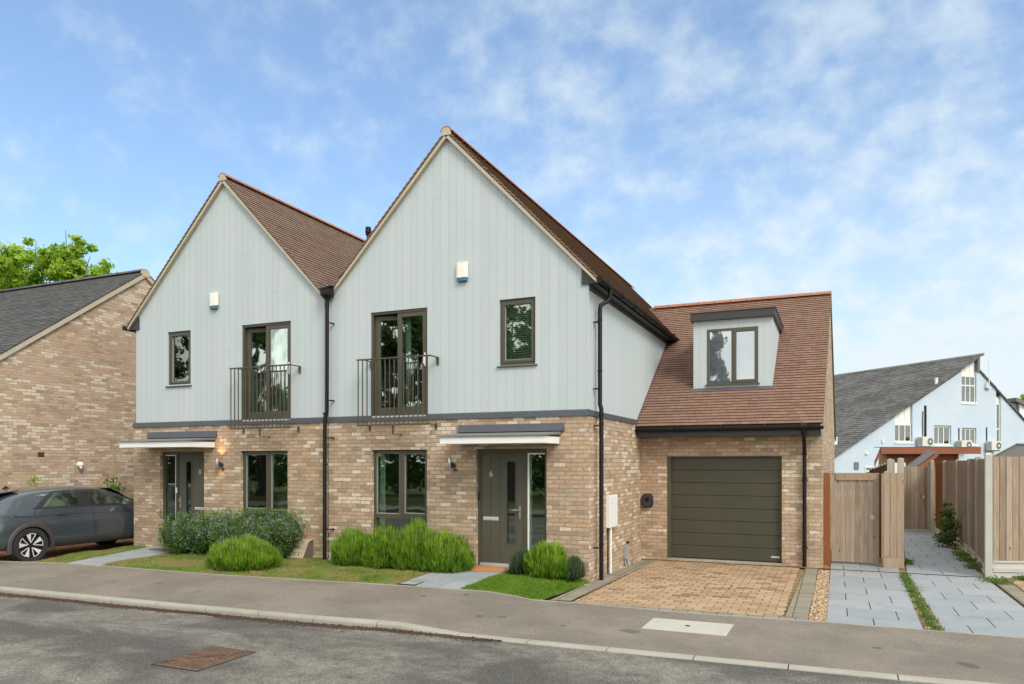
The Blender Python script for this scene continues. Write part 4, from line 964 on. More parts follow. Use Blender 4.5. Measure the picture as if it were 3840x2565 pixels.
d = MB(); d.tube([(3.33, gy_, gzz-0.04), (3.33, gy_, gzz-0.13), (3.33, gy_+0.06, gzz-0.20), (3.33, Y0-0.08, gzz-0.50), (3.33, Y0-0.07, gzz-0.58), (3.33, Y0-0.07, -0.12)], 0.037, 12)
for z in (gzz-0.16, gzz-0.55, 1.62, 0.28): d.lathe([(0.046, 0), (0.046, 0.035)], (3.33, Y0-0.07 if z < gzz-0.3 else gy_+0.02, z), 12)
dp = d.build('garage_downpipe', M['black'], HR, smooth=True)
d = MB()
for z in (1.60, 0.26): d.box(3.275, 3.385, Y0-0.05, Y0, z-0.012, z+0.012); d.cut()
d.build_each('bracket', M['black'], dp)
# garage door
fr = MB(); fr.box(0.574, 0.66, Y0+0.02, Y0+0.14, -0.10, 2.09); fr.box(2.875, 2.90, Y0+0.06, Y0+0.14, -0.10, 2.09); fr.box(0.66, 2.875, Y0+0.05, Y0+0.14, 2.065, 2.09)
gd = fr.build('garage_door', M['olive'], HR)
npan = 8; zb0, zt0 = -0.075, 2.065; p = MB()
for i in range(npan):
    a = zb0+(zt0-zb0)*i/npan; b_ = zb0+(zt0-zb0)*(i+1)/npan
    p.prism([(0.662, Y0+0.116, a+0.001), (0.662, Y0+0.108, a+0.007), (0.662, Y0+0.108, b_-0.008), (0.662, Y0+0.114, b_-0.003), (0.662, Y0+0.150, b_-0.003), (0.662, Y0+0.150, a+0.001)], (2.873-0.662, 0, 0))
p.build('panels', M['garage'], gd)
p = MB(); p.box(2.685, 2.845, Y0+0.1, Y0+0.108, 0.005, 0.04); p.build('maker_plate', M['alu'], gd)
p = MB(); p.box(0.66, 2.875, Y0+0.10, Y0+0.14, -0.10, -0.072); p.build('weather_seal', M['black_matt'], gd)
p = MB(); p.box(0.574, 2.90, Y0-0.06, Y0+0.16, -0.20, -0.092); p.build('concrete_sill', M['concrete'], gd, bevel=0.006)
# car charger on the wall beside it
e = MB(); cx_, cz_ = 0.165, 1.135; pr = []
for i in range(32):
    t = 2*math.pi*i/32; c_, s_ = math.cos(t), math.sin(t); n_ = 3.6
    pr.append((cx_+0.118*abs(c_)**(2/n_)*(1 if c_ > 0 else -1), cz_+0.152*abs(s_)**(2/n_)*(1 if s_ > 0 else -1)))
e.prism([(x, Y0-0.10, z) for x, z in pr], (0, 0.095, 0)); eo = e.build('car_charger', M['black_matt'], HR, bevel=0.012)
e = MB(); e.prism([(cx_+(x-cx_)*0.80, Y0-0.112, cz_+(z-cz_)*0.84) for x, z in pr], (0, 0.012, 0)); e.build('charger_cover', M['dark_fascia'], eo, bevel=0.004)
e = MB(); e.prism([(cx_+0.052*math.cos(2*math.pi*i/24), Y0-0.117, cz_+0.028+0.052*math.sin(2*math.pi*i/24)*(1.25 if math.sin(2*math.pi*i/24) < 0 else 1)) for i in range(24)], (0, 0.005, 0)); e.build('charger_socket', M['black'], eo)

# dormer
DY = 4.46; dx0, dx1, dz0, dz1 = 1.005, 2.665, 3.545, 5.075
yb_top = 3.42+(dz1+0.02-2.853)/GR_S
dm = MB()
wn_ = (1.305, 2.375, 3.67, 4.885)
wall(dm, 'Y', DY, dx0, dx1, dz0, dz1, [wn_], 0.1)
for x in (dx0, dx1):
    dm.face([(x, DY, dz0), (x, DY+0.06, dz0), (x, yb_top, dz1), (x, DY, dz1)])
do_ = dm.build('dormer', M['clad'], HR)
f = MB(); f.box(dx0-0.05, dx1+0.06, DY-0.10, yb_top+0.35, dz1+0.002, dz1+0.165); f.box(dx0-0.065, dx1+0.075, DY-0.115, yb_top+0.37, dz1+0.165, dz1+0.182); f.build('flat_roof', M['dark_fascia'], do_)
f = MB(); f.prism([(dx0-0.06, DY-0.09, gz(DY-0.09)+0.022), (dx1+0.03, DY-0.09, gz(DY-0.09)+0.022), (dx1+0.03, DY+0.02, gz(DY+0.02)+0.022), (dx0-0.06, DY+0.02, gz(DY+0.02)+0.022)], (0, 0, 0.006)); f.build('lead_apron', M['lead'], do_)
window(do_, wn_[0], wn_[1], wn_[2], wn_[3], DY-0.03, mulls=[(1.82, 1.875, wn_[2]+0.05, wn_[3]-0.05)], cas=[(1.865, wn_[1]-0.02, wn_[2]+0.03, wn_[3]-0.03)], gl='glass_bright', fw=0.05) if False else None
wf = MB(); ring(wf, wn_[0], wn_[1], wn_[2], wn_[3], DY-0.012, DY+0.06, 0.05); wf.box(1.82, 1.88, DY-0.013, DY+0.06, wn_[2]+0.05, wn_[3]-0.05)
ring(wf, 1.865, wn_[1]-0.02, wn_[2]+0.03, wn_[3]-0.03, DY-0.025, DY+0.05, 0.055)
wf.box(wn_[0]-0.035, wn_[1]+0.035, DY-0.05, DY+0.0, wn_[2]-0.03, wn_[2]+0.0)
wf.build('window_frame', M['olive'], do_)
g = MB(); g.box(wn_[0]+0.03, wn_[1]-0.03, DY+0.02, DY+0.026, wn_[2]+0.03, wn_[3]-0.03); g.build('window_pane', M['glass_clear'], do_)
g = MB(); g.box(wn_[0]+0.03, wn_[1]-0.03, DY+0.05, DY+0.054, wn_[2]+0.03, wn_[3]-0.03); g.build('blind', M['blind'], do_)
g = MB(); g.box(dx0+0.02, dx1-0.02, DY+0.3, DY+0.32, 3.7, dz1); g.build('dormer_room', M['room_wall'], do_)
# soil vent cowl on the hidden slope of the main roof
vx, vy = -4.84, 0.45
vt = MB(); vt.lathe([(0.036, 5.6), (0.036, 6.60), (0.058, 6.605), (0.058, 6.625), (0.036, 6.63), (0.036, 6.64), (0.062, 6.65), (0.056, 6.755), (0.040, 6.765)], (vx, vy, 0), 18)
vt.build('roof_vent', M['black'], HR, smooth=True)
# ------------------------------------------------------------------ ground, road, pavement
def sheet(name, quads, mat, kind='structure', **kw):
    b = MB()
    for q_ in quads: b.face(q_)
    return b.build(name, M[mat], kind=kind, **kw)
def strip(A, B):
    return [[A[i], A[i+1], B[i+1], B[i]] for i in range(len(A)-1)]
g = MB(); g.face([(-500, -400, -0.24), (500, -400, -0.24), (500, 700, -0.24), (-500, 700, -0.24)]); g.build('ground', M['ground'], kind='structure')
RZ0 = -0.15
kb = [(-60, -6.6, -0.062), (-13, -4.72, -0.062), (-8.55, -4.49, -0.062), (-5.10, -4.40, -0.062), (-2.46, -4.28, -0.062), (-1.20, -4.15, -0.065), (-0.27, -4.13, -0.128), (0.36, -4.12, -0.13), (2.52, -4.05, -0.13), (4.48, -3.98, -0.13), (5.5, -3.92, -0.13), (8.5, -3.78, -0.13), (60, -1.5, -0.13)]
kf = [(x, y-0.125, z) for x, y, z in kb]
pbk = [(-60, -4.3, -0.03), (-13, -3.05, -0.03), (-10.1, -2.52, -0.02), (-8.9, -2.43, -0.02), (-6.04, -2.37, -0.02), (-3.58, -2.15, -0.02), (-2.66, -2.00, -0.03), (-1.5, -1.91, -0.04), (-1.08, -1.84, -0.05), (-0.55, -1.93, -0.068), (-0.25, -2.05, -0.08), (0.53, -1.91, -0.10), (1.66, -1.88, -0.12), (2.53, -1.86, -0.12), (3.68, -1.76, -0.12), (5.93, -1.76, -0.12), (9, -1.75, -0.12), (60, 0.5, -0.12)]
def interp(pl, x):
    for i in range(len(pl)-1):
        if pl[i][0] <= x <= pl[i+1][0]:
            t = (x-pl[i][0])/(pl[i+1][0]-pl[i][0]); return Vector(pl[i]).lerp(Vector(pl[i+1]), t)
xs = sorted({p[0] for p in kb} | {p[0] for p in pbk})
road = MB(); road.face([(-60, -16, RZ0), (60, -11.5, RZ0), (60, -1.6, RZ0), (-60, -6.7, RZ0)]); road.build('road', M['road'], kind='structure')
PV = MB()
for i in range(len(xs)-1):
    a, b_ = xs[i], xs[i+1]
    K0, K1, B0, B1 = interp(kb, a), interp(kb, b_), interp(pbk, a), interp(pbk, b_)
    for j in range(4):
        t0, t1 = j/4, (j+1)/4
        PV.face([K0.lerp(B0, t0), K1.lerp(B1, t0), K1.lerp(B1, t1), K0.lerp(B0, t1)])
PV.build('pavement', M['pave'], kind='structure')
# kerb stones, each 0.915 m with a joint
kx = []
joints = [-9.6, -8.69, -7.73, -6.82, -5.92, -5.03, -4.13, -3.22, -2.34, -1.42, -0.30, 0.60, 1.55, 2.50, 3.45, 4.45, 5.4, 6.3]
xx = -9.6
while xx > -40: xx -= 0.915; joints.insert(0, xx)
xx = 6.3
while xx < 30: xx += 0.915; joints.append(xx)
K = MB()
for i in range(len(joints)-1):
    a, b_ = joints[i]+0.006, joints[i+1]-0.006
    cuts = sorted([a, b_]+[p[0] for p in kb if a < p[0] < b_])
    for j in range(len(cuts)-1):
        P, Q = interp(kb, cuts[j]), interp(kb, cuts[j+1]); up = 0.004; r_ = rnd.random()
        V = []
        for p in (P, Q): V += [p+Vector((0, 0.0, -0.25)), p+Vector((0, 0.0, up)), p+Vector((0, -0.095, up-0.002)), p+Vector((0, -0.118, up-0.012)), p+Vector((0, -0.128, up-0.035)), p+Vector((0, -0.135, -0.25))]
        F = [(k_, k_+1, k_+7, k_+6) for k_ in range(5)]+[tuple(range(6)), tuple(range(6, 12))[::-1]]
        K.mesh(V, F, r_)
K.build('kerb', M['concrete'], kind='structure')
# slim concrete edging at the back of the pavement
E_ = MB()
for i in range(len(xs)-1):
    P, Q = interp(pbk, xs[i]), interp(pbk, xs[i+1])
    if P.x < -13 or Q.x > 9: continue
    u = Vector((0, 0.035, 0))
    E_.mesh([P+Vector((0, 0, -0.2)), P+Vector((0, 0, 0.010)), P+u+Vector((0, 0, 0.010)), P+u+Vector((0, 0, -0.2)), Q+Vector((0, 0, -0.2)), Q+Vector((0, 0, 0.010)), Q+u+Vector((0, 0, 0.010)), Q+u+Vector((0, 0, -0.2))], [(0, 4, 5, 1), (1, 5, 6, 2), (2, 6, 7, 3)])
E_.build('path_edging', M['concrete'], kind='structure')
# the side of the road the camera stands on
fk = [(-60, -16.2, RZ0+0.10), (60, -11.7, RZ0+0.10)]
g = MB(); g.face([(-60, -18.6, -0.045), (60, -14.1, -0.045), (60, -11.7, -0.045), (-60, -16.2, -0.045)]); g.face([(-60, -16.2, -0.045), (60, -11.7, -0.045), (60, -11.7, -0.24), (-60, -16.2, -0.24)]); g.build('pavement', M['pave'], kind='structure')
g = MB(); g.face([(-60, -80, -0.03), (60, -80, -0.03), (60, -14.1, -0.03), (-60, -18.6, -0.03)]); g.build('verge', M['ground'], kind='structure')
# lawns (soil sheets), slightly uneven
def back_y(x): return interp(pbk, x).y+0.036
def lawn_sheet(x0f, x1f, y1, name, z=0.0, zf=None):
    b = MB(); nx, ny = 40, 16; V = []
    for j in range(ny+1):
        for i in range(nx+1):
            # left and right limits are functions of y
            yb = back_y(min(max((x0f(-2)+x1f(-2))/2*0+x0f(0)+(x1f(0)-x0f(0))*i/nx, -12.9), 5)); t = j/ny
            y = yb+(y1-yb)*t; x = x0f(y)+(x1f(y)-x0f(y))*i/nx
            yb = back_y(x); y = yb+(y1-yb)*t
            zb = interp(pbk, x).z+0.004
            zz = zb+((zf(x, y) if zf else z)-zb)*min(1, t*2.2)+0.012*mn.noise(Vector((x*1.7, y*1.7, 3)))*(1 if 0 < t < 1 else 0)
            V.append((x, y, zz))
    F = [(j*(nx+1)+i, j*(nx+1)+i+1, (j+1)*(nx+1)+i+1, (j+1)*(nx+1)+i) for j in range(ny) for i in range(nx)]
    b.mesh(V, F, 0.5); return b.build(name, M['lawn_soil'], kind='structure', smooth=True), V
def lin(xa, ya, xb, yb): return lambda y: xa+(xb-xa)*(y-ya)/(yb-ya)
pl0, pl1 = lin(-9.95, -2.45, -10.45, 0.1), lin(-9.0, -2.37, -9.30, 0.0)      # left path edges
pr0, pr1 = lin(-2.66, -1.95, -2.62, 0.0), lin(-1.52, -1.87, -1.42, 0.1)
lawn_a, _ = lawn_sheet(pl1, lambda y: pr0(y), 0.0, 'lawn', 0.0)
LB1 = lin(-0.10, -2.0, 0.02, -0.15)
def lz(x, y): t = max(0, min(1, (x-LB1(y)+0.6)/0.6)); return -0.105*t*t*(3-2*t)
lawn_b, _ = lawn_sheet(pr1, LB1, 0.0, 'lawn', 0.0, lz)
lawn_c, _ = lawn_sheet(lin(-10.75, -2.4, -11.15, 0.0), pl0, 0.0, 'lawn', 0.0)
def slabs(name, x0f, x1f, y0, y1, z, rows, w_, offs, d=0.30):
    b = MB()
    for i, (ya, yb) in enumerate(rows):
        xa, xb = x0f((ya+yb)/2), x1f((ya+yb)/2); x = xa; cuts = [xa]
        o = offs[i % len(offs)]; n0 = math.floor((xa-o)/w_)+1; c_ = o+n0*w_
        while c_ < xb-0.05:
            if c_ > xa+0.05: cuts.append(c_)
            c_ += w_
        cuts.append(xb)
        for j in range(len(cuts)-1):
            p, q_ = cuts[j]+0.0065, cuts[j+1]-0.0065
            la, lb = (x0f(ya)-x0f((ya+yb)/2), x0f(yb)-x0f((ya+yb)/2)) if j == 0 else (0, 0)
            ra, rb = (x1f(ya)-x1f((ya+yb)/2), x1f(yb)-x1f((ya+yb)/2)) if j == len(cuts)-2 else (0, 0)
            zz_ = z if callable(z) else (lambda y: z)
            jz = rnd.uniform(-0.0012, 0.0012); za_, zb_ = zz_(ya)+jz, zz_(yb)+jz
            V = [(p+la, ya+0.0025, za_-0.04), (q_+ra, ya+0.0015, za_-0.04), (q_+rb, yb-0.0015, zb_-0.04), (p+lb, yb-0.0015, zb_-0.04), (p+la, ya+0.0015, za_), (q_+ra, ya+0.0015, za_), (q_+rb, yb-0.0025, zb_), (p+lb, yb-0.0025, zb_)]
            b.mesh(V, [(4, 5, 6, 7), (0, 1, 5, 4), (1, 2, 6, 5), (2, 3, 7, 6), (3, 0, 4, 7)])
    return b.build(name, M['slab'], kind='structure')
def rows(y0, y1, h): 
    n = round((y1-y0)/h); return [(y0+(y1-y0)*i/n, y0+(y1-y0)*(i+1)/n) for i in range(n)]
slabs('path', pl0, pl1, -2.40, 0.0, lambda y: 0.04+0.024*y, rows(-2.40, 0.05, 0.6), 0.6, (0.0, 0.3))
slabs('path', pr0, pr1, -1.93, 0.0, lambda y: 0.055+0.043*y, rows(-1.90, 0.10, 0.5), 0.6, (-0.1, 0.2))
# the bed of the paths, so no gap shows
sheet('path_bed', [[(-10.7, -2.6, -0.03), (-9.0, -2.4, -0.03), (-9.0, 0.1, -0.03), (-10.7, 0.1, -0.03)], [(-2.9, -2.05, -0.05), (-1.3, -1.9, -0.05), (-1.3, 0.1, -0.05), (-2.9, 0.1, -0.05)]], 'soil')
# right: drive, border, gravel, two slab paths; all on the lower level
Zd = -0.12
sheet('driveway_bed', [[(-0.35, -2.1, Zd-0.03), (9.5, -1.9, Zd-0.03), (9.5, 14, Zd-0.03), (-0.35, 14, Zd-0.03)]], 'gravel_bed')
def zdr(y): return Zd+0.0*y
def yb_(x): return interp(pbk, x).y+0.036
xq = [0.30, 1.0, 1.66, 2.53, 3.25]
sheet('driveway', [[(a, yb_(a)+0.20, Zd), (b_, yb_(b_)+0.20, Zd), (b_, 3.44, Zd), (a if i else 0.42, 3.44, Zd)] for i, (a, b_) in enumerate(zip(xq, xq[1:]))], 'blocks')
sheet('driveway_border', [[(a, yb_(a), interp(pbk, a).z+0.004), (b_, yb_(b_), interp(pbk, b_).z+0.004), (b_, yb_(b_)+0.20, Zd), (a, yb_(a)+0.20, Zd)] for a, b_ in ((-0.05, 0.3), (0.3, 1.0), (1.0, 1.66), (1.66, 2.53), (2.53, 3.25), (3.25, 3.56))], 'blocks_grey')
sheet('driveway_edge', [[(3.27, -1.55, Zd+0.001), (3.55, -1.55, Zd+0.001), (3.60, 3.44, Zd+0.001), (3.35, 3.44, Zd+0.001)],
                        [(-0.02, -1.80, -0.10), (0.28, -1.72, -0.108), (0.42, 3.44, Zd+0.001), (0.12, 3.44, Zd+0.001)]], 'blocks_side')
sheet('driveway_apron', [[(0.12, 3.52, Zd), (3.64, 3.52, Zd), (3.64, 3.72, Zd), (0.12, 3.72, Zd)]], 'blocks')
g = MB(); g.box(0.08, 6.35, 3.445, 3.47, Zd-0.03, Zd+0.003); g.box(0.08, 6.35, 3.495, 3.52, Zd-0.03, Zd+0.003); g.box(0.08, 6.35, 3.47, 3.495, Zd-0.06, Zd-0.02); g.build('drain_channel', M['black'], kind='structure')
# small recessed cover in the drive
g = MB(); ring_ = [(1.885, 2.30, 0.345, 0.80)]
for (a, b_, c_, d_) in ring_:
    for (p, q_, r_, s_) in ((a, b_, c_, c_+0.012), (a, b_, d_-0.012, d_), (a, a+0.012, c_, d_), (b_-0.012, b_, c_, d_)): g.box(p, q_, r_, s_, Zd-0.02, Zd+0.003)
g.build('inspection_cover', M['debris'], label='small recessed inspection cover let into the buff block driveway', cat='cover')
# slab paths by the garage
rw = [(3.28-0.64*(i+1), 3.28-0.64*i) for i in range(8)]; rw = [r_ for r_ in rw if r_[1] > -1.5][::-1]; rw[0] = (-1.72, rw[0][1])
slabs('path', lin(3.78, -1.7, 3.80, 3.3), lin(4.90, -1.7, 5.0, 3.3), 0, 0, Zd, rw, 0.62, (4.35, 4.66)[::1 if len(rw) % 2 == 0 else -1])
slabs('path', lin(3.80, 3.3, 3.80, 4.6), lin(5.0, 3.3, 5.05, 4.6), 0, 0, Zd, [(3.3, 3.445), (3.52, 4.14), (4.14, 4.76)], 0.62, (4.35, 4.66))
slabs('path', lin(5.12, -1.7, 5.12, 3.3), lin(6.36, -1.7, 6.37, 3.3), 0, 0, Zd, rw, 0.62, (5.43, 5.74)[::1 if len(rw) % 2 == 0 else -1])
rw2 = [(3.52+0.64*i, 3.52+0.64*(i+1)) for i in range(15)]
slabs('path', lin(5.12, 3.5, 5.75, 13.1), lin(6.36, 3.5, 6.55, 13.1), 0, 0, Zd, [(3.28, 3.445)]+rw2, 0.62, (5.43, 5.74))
sheet('path_bed', [[(3.80, -1.70, Zd-0.022), (4.91, -1.70, Zd-0.022), (5.01, 4.7, Zd-0.022), (3.82, 4.7, Zd-0.022)], [(5.13, -1.70, Zd-0.022), (6.36, -1.70, Zd-0.022), (6.37, 3.4, Zd-0.022), (5.13, 3.4, Zd-0.022)], [(5.13, 3.4, Zd-0.022), (6.37, 3.4, Zd-0.022), (6.55, 13.1, Zd-0.022), (5.75, 13.1, Zd-0.022)]], 'soil')
# neighbour's block drive at far right
sheet('driveway', [[(6.66, -1.72, Zd), (9.5, -1.70, Zd), (9.5, 3.6, Zd), (6.70, 3.6, Zd)]], 'blocks')
sheet('driveway_edge', [[(6.40, -1.72, Zd+0.002), (6.64, -1.72, Zd+0.002), (6.68, 3.4, Zd+0.002), (6.42, 3.4, Zd+0.002)]], 'blocks_side')
# brown block drive under the car
sheet('driveway', [[(-14.2, -2.9, -0.10), (-10.75, -2.62, -0.06), (-11.1, 0.0, -0.09), (-14.2, 0.0, -0.10)], [(-14.2, 0.0, -0.10), (-11.1, 0.0, -0.09), (-11.1, 9, -0.10), (-14.2, 9, -0.10)]], 'blocks_brown')
# ------------------------------------------------------------------ covers
g = MB(); P4 = [(1.668, -2.361), (2.70, -2.34), (2.69, -3.011), (1.658, -3.021)]
def zpv(x, y):
    K0, B0 = interp(kb, x), interp(pbk, x); t = (y-K0.y)/(B0.y-K0.y); return K0.z+(B0.z-K0.z)*t
g.prism([(x, y, zpv(x, y)+0.004) for x, y in P4[::-1]], (0, 0, -0.03)); co = g.build('access_cover', M['cover'], label='pale rectangular concrete access cover in the pavement before the driveway', cat='cover')
g = MB()
for (x, y, s_) in ((2.17, -2.66, 0.03), (1.76, -2.55, 0.010), (2.60, -2.85, 0.010)): z = zpv(x, y)+0.0055; g.face([(x-s_, y-s_, z), (x+s_, y-s_, z), (x+s_, y+s_*1.2, z), (x-s_, y+s_*1.2, z)])
g.build('lifting_hole', M['black_matt'], co)
g = MB(); mh = [(-2.631, -6.60), (-2.015, -6.60), (-2.0, -5.81), (-2.60, -5.81)]; zc = RZ0+0.005
xm0, xm1, ym0, ym1 = -2.63, -2.02, -6.60, -5.81
g.box(xm0, xm1, ym0, ym1, RZ0-0.05, zc)
for i in range(8):      # raised bars, broken by the two lifting plates
    x = xm0+0.05+(xm1-xm0-0.10)*i/7
    for (ya, yb) in ((ym0+0.04, ym0+0.36), (ym0+0.42, ym1-0.04)): g.box(x-0.017, x+0.017, ya, yb, zc, zc+0.009, r=0.2)
for (x, y) in ((xm0+0.17, ym0+0.22), (xm1-0.17, ym1-0.22)): g.box(x-0.075, x+0.075, y-0.05, y+0.05, zc, zc+0.012, r=0.9)
mo = g.build('manhole_cover', M['rust'], label='rusty brown square iron manhole cover sunk in the road', cat='manhole cover')
g = MB()
for (a, b_) in (((xm0, ym0), (xm1, ym1)), ):
    A, B = Vector((*a, zc+0.0135)), Vector((*b_, zc+0.0135)); d_ = (B-A).normalized(); n_ = Vector((-d_.y, d_.x, 0))*0.006
    g.face([A-n_, B-n_, B+n_, A+n_])
for (p, q_, r_, s_) in ((xm0-0.02, xm1+0.02, ym0-0.02, ym0-0.003), (xm0-0.02, xm1+0.02, ym1+0.003, ym1+0.02), (xm0-0.02, xm0-0.003, ym0, ym1), (xm1+0.003, xm1+0.02, ym0, ym1)): g.box(p, q_, r_, s_, RZ0-0.03, RZ0+0.004)
g.build('cover_frame', M['black_matt'], mo)
g = MB(); g.box(-2.62, -2.33, -1.90, -1.60, -0.06, -0.012)
go = g.build('inspection_cover', M['slab'], label='small slate-topped inspection cover at the foot of the path to door 6', cat='cover')
g = MB()
for (p, q_, r_, s_) in ((-2.632, -2.318, -1.912, -1.902), (-2.632, -2.318, -1.598, -1.588), (-2.632, -2.622, -1.91, -1.59), (-2.328, -2.318, -1.91, -1.59)): g.box(p, q_, r_, s_, -0.06, -0.010)
g.build('cover_frame', M['black_matt'], go)
# doormats
g = MB(); mz = lambda y: 0.0575+0.043*y; g.prism([(x, y, mz(y)) for x, y in ((-2.02, -0.50), (-1.42, -0.43), (-1.52, -0.02), (-2.18, -0.05))], (0, 0, 0.016)); g.build('doormat', M['mat_coir'], label='orange coir doormat on the slabs outside door 6', cat='doormat')
g = MB(); g.box(-9.95, -9.35, -0.50, -0.06, 0.032, 0.052); g.build('doormat', M['brown_mat'], label='brown doormat before the left door, half behind the flowering bush', cat='doormat')

# gravel strips as loose pebbles
def pebbles(name, pts, rr, mat, **kw):
    b = MB()
    for (x, y, z) in pts:
        s = rr*rnd.uniform(0.6, 1.4); a = rnd.random()*6.28; c_, s_ = math.cos(a)*s, math.sin(a)*s
        e = rnd.uniform(0.6, 1.0)
        b.mesh([(x+c_, y+s_, z), (x-s_*e, y+c_*e, z+s*0.2), (x-c_, y-s_, z), (x+s_*e, y-c_*e, z), (x+s*0.2, y, z+s*0.75)], [(0, 1, 4), (1, 2, 4), (2, 3, 4), (3, 0, 4)])
    return b.build(name, M[mat], kind='stuff', **kw)
M['pebble'] = (lambda: (lambda m_k: (finish(m_k[1], m_k[1].ramp(m_k[1].n('ShaderNodeAttribute', attribute_name='rnd').outputs['Fac'], [(0, (0.16, 0.09, 0.045)), (0.4, (0.36, 0.23, 0.12)), (0.75, (0.50, 0.36, 0.21)), (1, (0.62, 0.55, 0.44))]), 0.85), m_k[0])[1])(new_mat('gravel_pebbles')))()
pts = []
for _ in range(3200):
    y = rnd.uniform(-1.74, 3.44); x = rnd.uniform(3.57, 3.79); pts.append((x, y, Zd-0.022+rnd.random()*0.012))
for _ in range(1300):
    y = rnd.uniform(-0.3, 3.6); pts.append((rnd.uniform(0.0, 0.10+0.02*max(0, y)/3.5), y, Zd-0.02+rnd.random()*0.012+max(0, (0.3-y))*0.04))
for _ in range(2400):
    y = rnd.uniform(-1.70, 3.5); pts.append((rnd.uniform(4.94, 5.13), y, Zd-0.022+rnd.random()*0.012))
pebbles('gravel', pts, 0.013, 'pebble', label='loose golden gravel in the strips beside the drive and between the slab paths')
# litter along the kerb
pts = []
for _ in range(5200):
    x = rnd.uniform(-9.5, 0.3); w_ = max(0.02, 0.10*(0.55+mn.noise(Vector((x*1.3, 0, 7)))*0.9))
    dens = 1.0 if x < -1 else 0.5
    if rnd.random() > dens: continue
    d_ = abs(rnd.gauss(0, w_)); p = interp(kf, x); pts.append((x, p.y-0.006-d_, RZ0+0.0+max(0, 0.025-d_*0.22)*rnd.random()))
pebbles('leaf_litter', pts, 0.013, 'debris', label='dark brown leaf litter gathered along the foot of the kerb')
g = MB(); n = 90
for i in range(n):
    x0_, x1_ = -9.6+9.9*i/n, -9.6+9.9*(i+1)/n
    def wd(x): return max(0.02, 0.13*(0.55+mn.noise(Vector((x*1.3, 0, 7)))*0.9))
    a, b_ = interp(kf, x0_), interp(kf, x1_)
    g.face([(x0_, a.y-0.005, RZ0+0.018), (x1_, b_.y-0.005, RZ0+0.018), (x1_, b_.y-wd(x1_), RZ0+0.003), (x0_, a.y-wd(x0_), RZ0+0.003)])
g.build('gutter_dirt', M['soil'], kind='stuff', label='dark dirt lying in the gutter below the kerb')

# ------------------------------------------------------------------ plants
def grass_blades(name, pts, h, mat, label, w_=0.005, lean=0.5):
    b = MB()
    for (x, y, z, s) in pts:
        a = rnd.random()*6.28; hh = h*s*rnd.uniform(0.5, 1.3); dx, dy = math.cos(a)*w_, math.sin(a)*w_; l = rnd.random()*lean*hh; b2 = rnd.random()*6.28
        ex, ey = math.cos(b2)*l, math.sin(b2)*l
        b.mesh([(x-dx, y-dy, z-0.004), (x+dx, y+dy, z-0.004), (x+ex*0.4+dx*0.7, y+ey*0.4+dy*0.7, z+hh*0.6), (x+ex*0.4-dx*0.7, y+ey*0.4-dy*0.7, z+hh*0.6), (x+ex, y+ey, z+hh)], [(0, 1, 2, 3), (3, 2, 4)])
    return b.build(name, M[mat], kind='stuff', label=label)
def lawn_pts(x0f, x1f, y1, n, zf=None):
    P = []
    while len(P) < n:
        x = rnd.uniform(-11.2, 0.05); y = rnd.uniform(-2.5, y1)
        if x < x0f(y)+0.01 or x > x1f(y)-0.01 or y < back_y(x)+0.005: continue
        dn = mn.noise(Vector((x*1.5, y*1.5, 1)))
        if rnd.random() > 0.75+dn*0.6: continue
        t = (y-back_y(x))/(y1-back_y(x)); zb = interp(pbk, x).z+0.004
        z = zb+((zf(x, y) if zf else 0)-zb)*min(1, t*2.2)
        P.append((x, y, z, (0.7+0.6*dn)*(0.7 if y < back_y(x)+0.12 else 1)))
    return P
grass_blades('grass', lawn_pts(pl1, pr0, 0.0, 62000), 0.045, 'grass', 'short patchy green and straw lawn grass before the two houses')
grass_blades('grass', lawn_pts(pr1, LB1, 0.0, 24000, lz), 0.055, 'grass_lush', 'lush bright grass between door 6 and the driveway')
grass_blades('grass', lawn_pts(lin(-10.75, -2.4, -11.15, 0.0), pl0, 0.0, 9000), 0.05, 'grass', 'narrow grass strip between the parked car and the left path')

